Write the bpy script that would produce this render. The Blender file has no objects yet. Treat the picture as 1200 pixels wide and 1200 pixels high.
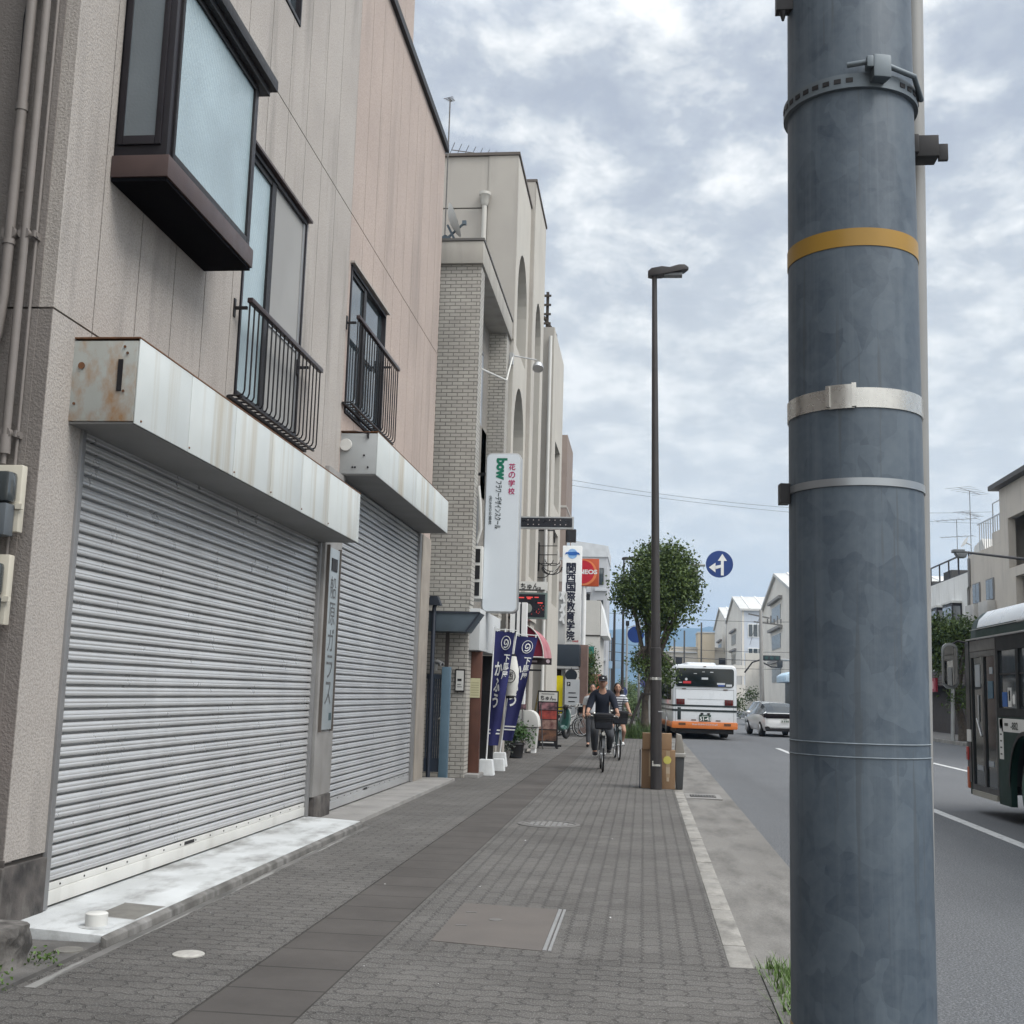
import bpy, bmesh, math, random
from mathutils import Vector, Matrix
random.seed(11)
S = bpy.context.scene
COL = S.collection
PI = math.pi
def R(d): return math.radians(d)

# ------------------------------------------------------------------ materials
MATS = {}
def nt(m):
    m.use_nodes = True
    t = m.node_tree; t.nodes.clear()
    o = t.nodes.new('ShaderNodeOutputMaterial'); b = t.nodes.new('ShaderNodeBsdfPrincipled')
    t.links.new(b.outputs[0], o.inputs[0])
    return t, b
def rgba(c): return (c[0], c[1], c[2], 1)
class NG:
    """tiny node helper"""
    def __init__(s, t): s.t = t
    def n(s, typ, **kw):
        x = s.t.nodes.new(typ)
        for k, v in kw.items(): setattr(x, k, v)
        return x
    def l(s, a, b): s.t.links.new(a, b)
    def math(s, op, a, b=None, clamp=False):
        x = s.n('ShaderNodeMath', operation=op, use_clamp=clamp)
        for i, v in enumerate((a, b)):
            if v is None: continue
            if isinstance(v, (int, float)): x.inputs[i].default_value = v
            else: s.l(v, x.inputs[i])
        return x.outputs[0]
    def ramp(s, f, p0, p1, c0=(0,0,0), c1=(1,1,1)):
        x = s.n('ShaderNodeValToRGB'); e = x.color_ramp.elements
        e[0].position = p0; e[1].position = p1; e[0].color = rgba(c0); e[1].color = rgba(c1)
        s.l(f, x.inputs[0]); return x.outputs[0]
    def mix(s, f, a, b, mode='MIX'):
        x = s.n('ShaderNodeMix', data_type='RGBA', blend_type=mode)
        for i, v in ((0, f), (6, a), (7, b)):
            if isinstance(v, (int, float)): x.inputs[i].default_value = v
            elif isinstance(v, tuple): x.inputs[i].default_value = rgba(v)
            else: s.l(v, x.inputs[i])
        return x.outputs[2]
    def noise(s, vec, scale, detail=5, rough=.55):
        x = s.n('ShaderNodeTexNoise'); x.inputs['Scale'].default_value = scale
        x.inputs['Detail'].default_value = detail; x.inputs['Roughness'].default_value = rough
        if vec is not None: s.l(vec, x.inputs['Vector'])
        return x.outputs[0]
    def mapping(s, vec, sc):
        x = s.n('ShaderNodeMapping'); x.inputs['Scale'].default_value = sc
        s.l(vec, x.inputs[0]); return x.outputs[0]
    def bump(s, h, b, strength=.4, dist=.01):
        x = s.n('ShaderNodeBump'); x.inputs['Strength'].default_value = strength; x.inputs['Distance'].default_value = dist
        s.l(h, x.inputs['Height']); s.l(x.outputs[0], b.inputs['Normal']); return x
def mat(name, c, c2=None, rough=.7, scale=2.0, metal=0, spec=.4, bump=0, bscale=120, bdist=.006, stain=None, stain_amt=.5, stretch=(3, 3, .35), stain_lo=.52, stain_hi=.75, speck=None, speck_scale=300, coat=0):
    """painted / mineral surface: two tones mixed by noise, optional vertical stains of a third colour, fine bump"""
    if name in MATS: return MATS[name]
    m = bpy.data.materials.new(name); t, b = nt(m); g = NG(t)
    co = g.n('ShaderNodeTexCoord').outputs['Object']
    if c2 is None: c2 = tuple(x * .86 for x in c)
    col = g.mix(g.ramp(g.noise(co, scale), .35, .65), c2, c)
    if speck is not None:
        col = g.mix(g.math('MULTIPLY', g.ramp(g.noise(co, speck_scale, 3, .75), .46, .64), .85), col, speck)
    if stain is not None:
        f = g.ramp(g.noise(g.mapping(co, stretch), 1.0, 6, .62), stain_lo, stain_hi)
        col = g.mix(g.math('MULTIPLY', f, stain_amt), col, stain)
    g.l(col, b.inputs['Base Color'])
    rr = g.math('ADD', g.math('MULTIPLY', g.noise(co, scale * 4), .24), rough - .12, True)
    g.l(rr, b.inputs['Roughness'])
    b.inputs['Metallic'].default_value = metal; b.inputs['Specular IOR Level'].default_value = spec
    if coat: b.inputs['Coat Weight'].default_value = coat
    if bump: g.bump(g.noise(co, bscale, 3, .6), b, bump, bdist)
    MATS[name] = m; return m
def plane_uv(g, plane):
    co = g.n('ShaderNodeTexCoord').outputs['Object']
    s = g.n('ShaderNodeSeparateXYZ'); g.l(co, s.inputs[0])
    c = g.n('ShaderNodeCombineXYZ')
    g.l(s.outputs['XYZ'.index(plane[0])], c.inputs[0]); g.l(s.outputs['XYZ'.index(plane[1])], c.inputs[1])
    return c.outputs[0], co
def brick_mat(name, plane, c1, c2, mortar, w, h, ms=.006, rough=.7, bump=.5, zig=0, var=.25, offset=.5, dirt=None, speck=None, spec=.4):
    """laid units (tiles, pavers); zig = depth of the toothed edge of interlocking pavers"""
    m = bpy.data.materials.new(name); t, b = nt(m); g = NG(t)
    uv, co = plane_uv(g, plane)
    if zig:
        s = g.n('ShaderNodeSeparateXYZ'); g.l(uv, s.inputs[0])
        tri = lambda v, per: g.math('SUBTRACT', g.math('MULTIPLY', g.math('PINGPONG', v, per / 2), zig * 4 / per), zig)
        c = g.n('ShaderNodeCombineXYZ')
        g.l(g.math('ADD', s.outputs[0], tri(s.outputs[1], h * .66)), c.inputs[0])
        g.l(g.math('ADD', s.outputs[1], tri(s.outputs[0], w * .4)), c.inputs[1])
        uv = c.outputs[0]
    x = g.n('ShaderNodeTexBrick'); g.l(uv, x.inputs['Vector'])
    x.offset = offset; x.inputs['Scale'].default_value = 1
    x.inputs['Brick Width'].default_value = w; x.inputs['Row Height'].default_value = h
    x.inputs['Mortar Size'].default_value = ms; x.inputs['Mortar Smooth'].default_value = .3; x.inputs['Bias'].default_value = 0
    x.inputs['Color1'].default_value = rgba(c1); x.inputs['Color2'].default_value = rgba(c2); x.inputs['Mortar'].default_value = rgba(mortar)
    col = g.mix(var, x.outputs[0], g.ramp(g.noise(co, 1.3, 7, .65), .3, .7, tuple(q * .55 for q in c1), tuple(min(1, q * 1.35) for q in c1)))
    if speck is not None:
        col = g.mix(g.math('MULTIPLY', g.ramp(g.noise(co, 105, 3, .75), .50, .66), .8), col, speck)
        col = g.mix(g.math('MULTIPLY', g.ramp(g.noise(co, 85, 3, .75), .52, .66), .7), col, tuple(q * .45 for q in c1))
    if dirt is not None: col = g.mix(g.math('MULTIPLY', g.ramp(g.noise(co, .55, 8, .7), .5, .72), .55), col, dirt)
    g.l(col, b.inputs['Base Color']); b.inputs['Roughness'].default_value = rough; b.inputs['Specular IOR Level'].default_value = spec
    hgt = g.math('ADD', g.math('MULTIPLY', x.outputs['Fac'], -1.0), g.math('MULTIPLY', g.noise(co, 220, 3), .35))
    g.bump(hgt, b, bump, .006)
    MATS[name] = m; return m
def glass_mat(name, c, rough=.06, ripple=0, rscale=(1, 1, 1)):
    """window pane seen from a bright street: dark room behind, sky mirrored on the face"""
    m = bpy.data.materials.new(name); t, b = nt(m); g = NG(t)
    co = g.n('ShaderNodeTexCoord').outputs['Object']
    g.l(g.mix(g.ramp(g.noise(co, 1.1, 3), .3, .7), tuple(q * .7 for q in c), c), b.inputs['Base Color'])
    b.inputs['Roughness'].default_value = rough; b.inputs['Specular IOR Level'].default_value = .9
    b.inputs['IOR'].default_value = 1.52
    if ripple: g.bump(g.noise(g.mapping(co, rscale), 60, 2), b, ripple, .004)
    MATS[name] = m; return m
def leaf_mat(name, c1, c2):
    m = bpy.data.materials.new(name); t, b = nt(m); g = NG(t)
    co = g.n('ShaderNodeTexCoord').outputs['Object']
    col = g.mix(g.ramp(g.noise(co, 1.6, 4), .38, .62), c1, c2)
    g.l(g.mix(g.ramp(g.noise(co, 14, 2), .4, .7), col, tuple(q * 1.4 for q in c2)), b.inputs['Base Color'])
    b.inputs['Roughness'].default_value = .55; b.inputs['Specular IOR Level'].default_value = .35
    MATS[name] = m; return m
def glow_mat(name, c, e):
    m = bpy.data.materials.new(name); t, b = nt(m)
    b.inputs['Base Color'].default_value = rgba(c); b.inputs['Emission Color'].default_value = rgba(c); b.inputs['Emission Strength'].default_value = e
    MATS[name] = m; return m

# ------------------------------------------------------------------ mesh builder
class MB:
    def __init__(s): s.v = []; s.f = []; s.sm = []; s.mi = []
    def add(s, vs, fs, smooth=False, mi=0):
        o = len(s.v); s.v += [tuple(p) for p in vs]
        for f in fs: s.f.append(tuple(i + o for i in f)); s.sm.append(smooth); s.mi.append(mi)
        return s
    def box(s, x0, x1, y0, y1, z0, z1, mi=0):
        if x0 > x1: x0, x1 = x1, x0
        if y0 > y1: y0, y1 = y1, y0
        if z0 > z1: z0, z1 = z1, z0
        v = [(x0,y0,z0),(x1,y0,z0),(x1,y1,z0),(x0,y1,z0),(x0,y0,z1),(x1,y0,z1),(x1,y1,z1),(x0,y1,z1)]
        return s.add(v, [(3,2,1,0),(4,5,6,7),(0,1,5,4),(1,2,6,5),(2,3,7,6),(3,0,4,7)], False, mi)
    def prism(s, poly, axis, a0, a1, mi=0, smooth=False):
        """poly in the two other axes (in xyz order), extruded along axis"""
        k = 'XYZ'.index(axis)
        def p3(p, a):
            q = [p[0], p[1]]; q.insert(k, a); return tuple(q)
        n = len(poly)
        vs = [p3(p, a0) for p in poly] + [p3(p, a1) for p in poly]
        s.add(vs, [tuple(range(n))[::-1], tuple(range(n, 2 * n))], False, mi)
        o = len(s.v) - 2 * n
        for i in range(n):
            j = (i + 1) % n
            s.f.append((o + i, o + j, o + n + j, o + n + i)); s.sm.append(smooth); s.mi.append(mi)
        return s
    def path(s, pts, r, n=8, closed=False, caps=True, mi=0):
        """tube along a polyline; r = radius or list of radii"""
        P = [Vector(p) for p in pts]; N = len(P)
        rs = r if isinstance(r, (list, tuple)) else [r] * N
        tang = []
        for i in range(N):
            a = P[(i - 1) % N] if (closed or i > 0) else P[i]
            b = P[(i + 1) % N] if (closed or i < N - 1) else P[i]
            d = (b - a); tang.append(d.normalized() if d.length > 1e-9 else Vector((0, 0, 1)))
        u = tang[0].orthogonal().normalized(); vs = []
        for i in range(N):
            u = (u - tang[i] * u.dot(tang[i])).normalized(); w = tang[i].cross(u)
            for k in range(n):
                a = 2 * PI * k / n
                vs.append(P[i] + (u * math.cos(a) + w * math.sin(a)) * rs[i])
        fs = []
        for i in range(N if closed else N - 1):
            j = (i + 1) % N
            for k in range(n):
                l = (k + 1) % n
                fs.append((i * n + k, i * n + l, j * n + l, j * n + k))
        s.add(vs, fs, True, mi)
        if caps and not closed:
            s.add([vs[k] for k in range(n)][::-1], [tuple(range(n))], False, mi)
            s.add([vs[(N - 1) * n + k] for k in range(n)], [tuple(range(n))], False, mi)
        return s
    def tube(s, p, q, r0, r1=None, n=12, mi=0):
        return s.path([p, q], [r0, r0 if r1 is None else r1], n, mi=mi)
    def bars(s, p, q, w, h=None, up=(0, 0, 1)):
        """rectangular bar from p to q"""
        h = h or w; p = Vector(p); q = Vector(q); d = (q - p).normalized(); up = Vector(up)
        if abs(d.dot(up)) > .98: up = Vector((0, 1, 0))
        a = d.cross(up).normalized() * w / 2; b = a.cross(d).normalized() * h / 2
        vs = [p-a-b, p+a-b, p+a+b, p-a+b, q-a-b, q+a-b, q+a+b, q-a+b]
        return s.add(vs, [(3,2,1,0),(4,5,6,7),(0,1,5,4),(1,2,6,5),(2,3,7,6),(3,0,4,7)])
    def lathe(s, prof, c=(0, 0, 0), n=24, axis='Z', mi=0, smooth=True):
        k = 'XYZ'.index(axis); vs = []
        for r, h in prof:
            for i in range(n):
                a = 2 * PI * i / n
                q = [r * math.cos(a), r * math.sin(a)]; q.insert(k, h)
                vs.append((q[0] + c[0], q[1] + c[1], q[2] + c[2]))
        fs = []
        for j in range(len(prof) - 1):
            for i in range(n):
                l = (i + 1) % n
                fs.append((j * n + i, j * n + l, (j + 1) * n + l, (j + 1) * n + i))
        s.add(vs, fs, smooth, mi)
        for j in (0, len(prof) - 1):
            if prof[j][0] > 1e-6: s.add(vs[j * n:(j + 1) * n], [tuple(range(n))], False, mi)
        return s
    def ball(s, c, rx, ry=None, rz=None, n=12, m=8, mi=0):
        ry = ry or rx; rz = rz or rx; vs = []; fs = []
        for j in range(m + 1):
            t = PI * j / m
            for i in range(n):
                a = 2 * PI * i / n
                vs.append((c[0] + rx * math.sin(t) * math.cos(a), c[1] + ry * math.sin(t) * math.sin(a), c[2] + rz * math.cos(t)))
        for j in range(m):
            for i in range(n):
                l = (i + 1) % n
                fs.append((j * n + i, (j + 1) * n + i, (j + 1) * n + l, j * n + l))
        return s.add(vs, fs, True, mi)
    def torus(s, c, Rr, r, axis='X', n=28, m=8):
        pts = []
        for i in range(n):
            a = 2 * PI * i / n; q = [Rr * math.cos(a), Rr * math.sin(a)]; q.insert('XYZ'.index(axis), 0)
            pts.append((c[0] + q[0], c[1] + q[1], c[2] + q[2]))
        return s.path(pts, r, m, closed=True)
    def loft(s, rings, caps=True, smooth=True, closed=True):
        n = len(rings[0]); vs = [p for r in rings for p in r]; fs = []
        for j in range(len(rings) - 1):
            for i in range(n if closed else n - 1):
                l = (i + 1) % n
                fs.append((j * n + i, j * n + l, (j + 1) * n + l, (j + 1) * n + i))
        s.add(vs, fs, smooth)
        if caps:
            s.add(rings[0], [tuple(range(n))[::-1]]); s.add(rings[-1], [tuple(range(n))])
        return s
    def xform(s, mtx):
        s.v = [tuple(mtx @ Vector(p)) for p in s.v]; return s
    def join(s, o):
        k = len(s.v); s.v += o.v
        s.f += [tuple(i + k for i in f) for f in o.f]; s.sm += o.sm; s.mi += o.mi; return s
    def mesh(s, name, mats, off=(0, 0, 0), bevel=0):
        me = bpy.data.meshes.new(name)
        me.from_pydata([(p[0] - off[0], p[1] - off[1], p[2] - off[2]) for p in s.v], [], s.f)
        for p, sm, mi in zip(me.polygons, s.sm, s.mi): p.use_smooth = sm; p.material_index = mi
        bm = bmesh.new(); bm.from_mesh(me)
        if any(s.sm) or True:
            bmesh.ops.remove_doubles(bm, verts=bm.verts, dist=1e-5)
            bmesh.ops.recalc_face_normals(bm, faces=bm.faces)
        if bevel:
            ed = [e for e in bm.edges if len(e.link_faces) == 2 and e.calc_face_angle(0) > .6]
            bmesh.ops.bevel(bm, geom=ed, offset=bevel, segments=2, affect='EDGES', clamp_overlap=True, profile=.6)
        bm.to_mesh(me); bm.free()
        me.set_sharp_from_angle(angle=R(42))
        for m in (mats if isinstance(mats, (list, tuple)) else [mats]): me.materials.append(m)
        return me
def rrect(x0, x1, z0, z1, r, n=5):
    pts = []
    for cx, cz, a0 in ((x1 - r, z1 - r, 0), (x0 + r, z1 - r, 90), (x0 + r, z0 + r, 180), (x1 - r, z0 + r, 270)):
        for i in range(n + 1):
            a = R(a0 + 90 * i / n); pts.append((cx + r * math.cos(a), cz + r * math.sin(a)))
    return pts
# ------------------------------------------------------------------ object tree
def tag(o, label=None, cat=None, group=None, kind=None):
    if label: o['label'] = label
    if cat: o['category'] = cat
    if group: o['group'] = group
    if kind: o['kind'] = kind
    return o
def thing(name, label, cat, loc=(0, 0, 0), rz=0, group=None):
    o = bpy.data.objects.new(name, None); COL.objects.link(o); o.empty_display_size = .2
    o.location = loc; o.rotation_euler = (0, 0, rz)
    return tag(o, label, cat, group)
def root_of(o):
    while o.parent: o = o.parent
    return o
def part(name, mb, m, parent, world=True, bevel=0, label=None):
    """a part in world coordinates (offset by its thing's place), or local when world=False"""
    off = root_of(parent).location if world else (0, 0, 0)
    o = bpy.data.objects.new(name, mb.mesh(name, m, off, bevel)); COL.objects.link(o); o.parent = parent
    if label: o['label'] = label
    return o
def solo(name, mb, m, label, cat, group=None, bevel=0):
    xs = [p[0] for p in mb.v]; ys = [p[1] for p in mb.v]; zs = [p[2] for p in mb.v]
    off = ((min(xs) + max(xs)) / 2, (min(ys) + max(ys)) / 2, min(zs))
    o = bpy.data.objects.new(name, mb.mesh(name, m, off, bevel)); o.location = off; COL.objects.link(o)
    return tag(o, label, cat, group)
def struct(name, mb, m, kind='structure', bevel=0):
    o = bpy.data.objects.new(name, mb.mesh(name, m, (0, 0, 0), bevel)); COL.objects.link(o); o['kind'] = kind; return o
def dup(root, loc, rz, label, group=None):
    r = root.copy(); COL.objects.link(r); r.location = loc; r.rotation_euler = (0, 0, rz); r['label'] = label
    if group: r['group'] = group
    def kids(a, b):
        for ch in [c for c in list(bpy.data.objects) if c.parent == a]:
            d = ch.copy(); COL.objects.link(d); d.parent = b; kids(ch, d)
    kids(root, r); return r
# ------------------------------------------------------------------ lettering
def glyphs(txt, size, bold=0):
    """vertices (u, v) and faces of a line of type, bottom left at 0,0; also its width"""
    cu = bpy.data.curves.new('type', 'FONT'); cu.body = txt; cu.size = size; cu.offset = bold * size; cu.resolution_u = 3
    ob = bpy.data.objects.new('type', cu); COL.objects.link(ob)
    dg = bpy.context.evaluated_depsgraph_get(); me = bpy.data.meshes.new_from_object(ob.evaluated_get(dg))
    vs = [(v.co.x, v.co.y) for v in me.vertices]; fs = [tuple(p.vertices) for p in me.polygons]
    bpy.data.objects.remove(ob); bpy.data.curves.remove(cu); bpy.data.meshes.remove(me)
    return vs, fs
def lettering(mb, txt, org, U, V, w, h, bold=0, off=.004):
    """fit txt in the w x h box whose lower-left corner is org; U, V unit directions"""
    vs, fs = glyphs(txt, 1, bold)
    if not vs: return mb
    if bold >= .02 and any(ord(c_) > 0x2e00 for c_ in txt):      # heavier strokes: shifted copies, each a hair in front of the last
        vs, fs = glyphs(txt, 1, 0); e_ = bold * 1.0
        for k_, (sx_, sy_) in enumerate(((-e_, 0), (e_, 0), (0, -e_), (0, e_))):
            lettering(mb, txt, Vector(org) + Vector(U) * sx_ * min(w, h) + Vector(V) * sy_ * min(w, h), U, V, w, h, 0, off + .0008 * (k_ + 1))
        return mb
    x0 = min(p[0] for p in vs); x1 = max(p[0] for p in vs); y0 = min(p[1] for p in vs); y1 = max(p[1] for p in vs)
    U = Vector(U); V = Vector(V); N = U.cross(V) * off; o = Vector(org)
    pts = [o + U * ((p[0] - x0) / max(1e-6, x1 - x0) * w) + V * ((p[1] - y0) / max(1e-6, y1 - y0) * h) + N for p in vs]
    return mb.add(pts, fs)
def column(mb, txt, top, U, V, size, pitch, bold=0, off=.004):
    """upright characters stacked downward; top = upper-left corner"""
    for i, ch in enumerate(txt):
        o = Vector(top) - Vector(V) * (i * pitch + size)
        if ch == 'ー':
            lettering(mb, '|', o + Vector(U) * size * .42, U, V, size * .12, size * .9, bold, off)
        else: lettering(mb, ch, o, U, V, size, size, bold, off)
    return mb
# ------------------------------------------------------------------ plants
def foliage(blobs, n, size, rnd, hang=.25):
    """leaf clumps on twigs spread through blobs (cx,cy,cz,rx,ry,rz); leaves are small bent quads"""
    mb = MB(); tot = sum(b[3] * b[4] * b[5] for b in blobs)
    for b in blobs:
        k = int(n * b[3] * b[4] * b[5] / tot / 9) + 1
        for _ in range(k):
            d = Vector((rnd.gauss(0, 1), rnd.gauss(0, 1), rnd.gauss(0, 1))).normalized()
            rr = rnd.random() ** .42 * (1 + .22 * math.sin(7 * d.x + 3 * d.z) * math.cos(5 * d.y + 2 * d.x))
            c = Vector((b[0] + d.x * b[3] * rr, b[1] + d.y * b[4] * rr, b[2] + d.z * b[5] * rr))
            for _ in range(9):
                p = c + Vector((rnd.gauss(0, 1), rnd.gauss(0, 1), rnd.gauss(0, 1))) * size * 1.15
                L = size * rnd.uniform(.7, 1.35); W = L * rnd.uniform(.45, .7)
                a = Vector((rnd.gauss(0, 1), rnd.gauss(0, 1), rnd.gauss(0, 1) - hang)).normalized()
                s = a.orthogonal().normalized(); s.rotate(Matrix.Rotation(rnd.uniform(0, 6.28), 3, a))
                t = a.cross(s) * W * .25
                mb.add([p, p + a * L * .5 + s * W * .5 + t, p + a * L, p + a * L * .5 - s * W * .5 + t], [(0, 1, 2), (0, 2, 3)])
    return mb
def limbs(base, top, r, blobs, rnd, k=3):
    mb = MB(); b = Vector(base); t = Vector(top)
    pts = [b.lerp(t, i / 5) + Vector((rnd.uniform(-1, 1), rnd.uniform(-1, 1), 0)) * r * .35 * (0 < i < 5) for i in range(6)]
    mb.path(pts, [r * 1.35] + [r * (1 - .11 * i) for i in range(1, 6)], 10)
    for bl in blobs:
        for _ in range(k):
            e = Vector((bl[0] + rnd.uniform(-.7, .7) * bl[3], bl[1] + rnd.uniform(-.7, .7) * bl[4], bl[2] + rnd.uniform(-.4, .8) * bl[5]))
            s = pts[rnd.choice((3, 4, 5))]; m_ = s.lerp(e, .5) + Vector((0, 0, .12 * bl[5]))
            mb.path([s, m_, e], [r * .5, r * .3, r * .1], 6)
    return mb
# ------------------------------------------------------------------ camera
f_px = 1390.0
d = Vector((155, -215, f_px)).normalized()
u = Vector((280, 9600, 1453)); u = (u - d * u.dot(d)).normalized()
r = d.cross(u); r = r if r.x > 0 else -r
rot = Matrix((r, d, u))                       # rows: street axes seen in camera axes (right, up, forward)
CAMM = Matrix(((rot[0][0], rot[0][1], -rot[0][2]), (rot[1][0], rot[1][1], -rot[1][2]), (rot[2][0], rot[2][1], -rot[2][2])))
cd = bpy.data.cameras.new('camera'); cam = bpy.data.objects.new('camera', cd); COL.objects.link(cam)
cam.matrix_world = Matrix.Translation((0, 0, 1.45)) @ CAMM.to_4x4()
cd.sensor_width = 36; cd.lens = 36 * f_px / 1200; cd.clip_end = 20000; cd.clip_start = .05
S.camera = cam

# ------------------------------------------------------------------ sky and sun
SUN_EL, SUN_AZ = 52, 112                      # azimuth from the street axis (+Y) towards the road (+X)
w = bpy.data.worlds.new('World'); S.world = w; w.use_nodes = True
g = NG(w.node_tree); bg = w.node_tree.nodes['Background']
sky = g.n('ShaderNodeTexSky', sky_type='NISHITA'); sky.sun_disc = False
sky.sun_elevation = R(SUN_EL); sky.sun_rotation = R(SUN_AZ); sky.dust_density = 2.0
co = g.n('ShaderNodeTexCoord').outputs['Generated']
sp = g.n('ShaderNodeSeparateXYZ'); g.l(co, sp.inputs[0])
den = g.math('ADD', g.math('MAXIMUM', sp.outputs[2], 0.0), .16)
cc = g.n('ShaderNodeCombineXYZ')
g.l(g.math('DIVIDE', sp.outputs[0], den), cc.inputs[0]); g.l(g.math('DIVIDE', sp.outputs[1], den), cc.inputs[1])
n1 = g.n('ShaderNodeTexNoise'); n1.inputs['Scale'].default_value = 5.8; n1.inputs['Detail'].default_value = 13; n1.inputs['Roughness'].default_value = .6; n1.inputs['Distortion'].default_value = .12
mp = g.n('ShaderNodeMapping'); mp.inputs['Location'].default_value = (3.7, 1.3, 0); mp.inputs['Scale'].default_value = (1.1, .85, 1); mp.inputs['Rotation'].default_value = (0, 0, R(-20))
g.l(cc.outputs[0], mp.inputs[0]); g.l(mp.outputs[0], n1.inputs['Vector'])
n2 = g.noise(mp.outputs[0], 1.5, 4, .5)
cl = g.math('ADD', g.math('MULTIPLY', n1.outputs[0], .74), g.math('MULTIPLY', n2, .26))
rp = g.n('ShaderNodeValToRGB'); e = rp.color_ramp.elements
e[0].position = .40; e[0].color = (4.9, 5.25, 5.9, 1); e[1].position = .61; e[1].color = (11.6, 11.5, 11.2, 1)
x = e.new(.465); x.color = (5.8, 6.15, 6.65, 1)
x = e.new(.535); x.color = (8.4, 8.6, 8.65, 1)
g.l(cl, rp.inputs[0])
hz = g.ramp(sp.outputs[2], .05, .44)
cloud = g.mix(hz, (8.6, 8.7, 8.3), rp.outputs[0])
sd = Vector((math.sin(R(SUN_AZ)) * math.cos(R(SUN_EL)), math.cos(R(SUN_AZ)) * math.cos(R(SUN_EL)), math.sin(R(SUN_EL))))
dt = g.n('ShaderNodeVectorMath', operation='DOT_PRODUCT'); g.l(co, dt.inputs[0]); dt.inputs[1].default_value = sd[:]
up_ = g.math('MULTIPLY', g.ramp(sp.outputs[2], .5, .95), 1.8)                            # overcast sky: brightest overhead
thin = g.math('ADD', g.math('ADD', 1.0, up_), g.math('MULTIPLY', g.ramp(g.math('MULTIPLY', sp.outputs[1], -1.0), -.1, .9), .9))
vm = g.n('ShaderNodeVectorMath', operation='SCALE'); g.l(cloud, vm.inputs[0]); g.l(thin, vm.inputs['Scale']); cloud = vm.outputs[0]
g.l(g.mix(.96, sky.outputs[0], cloud), bg.inputs['Color'])
bg.inputs['Strength'].default_value = .05
sl = bpy.data.lights.new('sun', 'SUN'); sun = bpy.data.objects.new('sun', sl); COL.objects.link(sun)
sl.energy = 1.5; sl.angle = R(30); sl.color = (1, .96, .9)
sun.rotation_euler = sd.to_track_quat('Z', 'Y').to_euler()
S.view_settings.view_transform = 'Standard'; S.view_settings.look = 'None'; S.view_settings.gamma = 1; S.view_settings.exposure = 1.06

# ------------------------------------------------------------------ materials
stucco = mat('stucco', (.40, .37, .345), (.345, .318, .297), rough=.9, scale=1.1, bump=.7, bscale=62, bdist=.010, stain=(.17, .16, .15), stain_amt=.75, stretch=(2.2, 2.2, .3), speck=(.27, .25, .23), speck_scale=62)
stucco_shaded = mat('stucco_shaded', (.215, .195, .183), (.185, .168, .157), rough=.9, scale=1.4, bump=.7, bscale=62, bdist=.010, stain=(.17, .155, .145), stain_amt=.4)  # same stucco, its colour darkened to carry the alley wall's shade
stucco_pink = mat('stucco_pink', (.45, .375, .335), (.39, .325, .292), rough=.9, scale=.7, bump=1, bscale=62, bdist=.010, speck=(.29, .235, .21), speck_scale=70, stain=(.25, .215, .195), stain_amt=.75, stretch=(1.6, 1.6, .22))
joint = mat('joint', (.05, .045, .042), rough=.9)
bronze = mat('bronze', (.020, .018, .022), (.016, .014, .018), rough=.45, scale=4, metal=.2, spec=.3)
bronze_brown = mat('bronze_brown', (.085, .058, .055), (.06, .042, .042), rough=.45, scale=3, metal=.35)
black_matt = mat('black_matt', (.007, .007, .009), rough=.9, spec=.05)
black = mat('black_paint', (.014, .013, .015), (.018, .017, .019), rough=.5, scale=8, spec=.3)
rail_brown = mat('rail_brown', (.05, .036, .038), rough=.4, scale=5, metal=.3)
shut = mat('shutter_metal', (.585, .59, .595), (.50, .505, .51), rough=.31, scale=1.1, metal=.5, stain=(.2, .21, .22), stain_amt=.35, stretch=(1, 1, .25), spec=.5)
shut2 = mat('shutter_metal_grey', (.52, .53, .54), (.44, .45, .465), rough=.33, scale=1.2, metal=.5, stain=(.2, .21, .23), stain_amt=.3, stretch=(1, 1, .25), spec=.5)
guide = mat('shutter_guide', (.26, .26, .265), rough=.5, scale=3, metal=.4, stain=(.14, .13, .12))
fascia = mat('fascia_white', (.55, .58, .575), (.48, .51, .505), rough=.5, scale=1.5, stain=(.33, .27, .18), stain_amt=.8, stretch=(1, 4.5, .16), stain_lo=.51, stain_hi=.72)
fascia_end = mat('fascia_end', (.36, .38, .37), (.32, .33, .31), rough=.55, scale=3, stain=(.28, .15, .06), stain_amt=.9, stretch=(5, 5, 3), stain_lo=.45, stain_hi=.64)
fascia_end2 = mat('fascia_end_clean', (.37, .39, .40), (.33, .345, .35), rough=.55, scale=3, stain=(.25, .2, .15), stain_amt=.3)
rust = mat('rust', (.16, .07, .03), (.10, .05, .03), rough=.9, scale=20)
soffit = mat('soffit', (.19, .19, .188), rough=.7, scale=2)
frost = glass_mat('frosted_glass', (.36, .46, .50), .2, .8, (1, 1.2, .8))
t_ = frost.node_tree; g = NG(t_); b_ = t_.nodes['Principled BSDF']
wv = g.n('ShaderNodeTexWave', bands_direction='DIAGONAL'); wv.inputs['Scale'].default_value = 9; wv.inputs['Distortion'].default_value = 1.2; wv.inputs['Detail'].default_value = 3; wv.inputs['Detail Scale'].default_value = 3
g.l(g.n('ShaderNodeTexCoord').outputs['Object'], wv.inputs['Vector'])
old = b_.inputs['Base Color'].links[0].from_socket
g.l(g.mix(g.math('MULTIPLY', wv.outputs[1], .28), old, (.20, .27, .30)), b_.inputs['Base Color'])      # woven pattern pressed in the glass
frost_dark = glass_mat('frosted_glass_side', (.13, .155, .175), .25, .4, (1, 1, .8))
clear = glass_mat('window_glass', (.05, .065, .075), .04)
screen = mat('window_screen', (.30, .30, .295), rough=.75, scale=1)
alu = mat('aluminium', (.45, .46, .47), rough=.38, scale=4, metal=.7)
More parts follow.
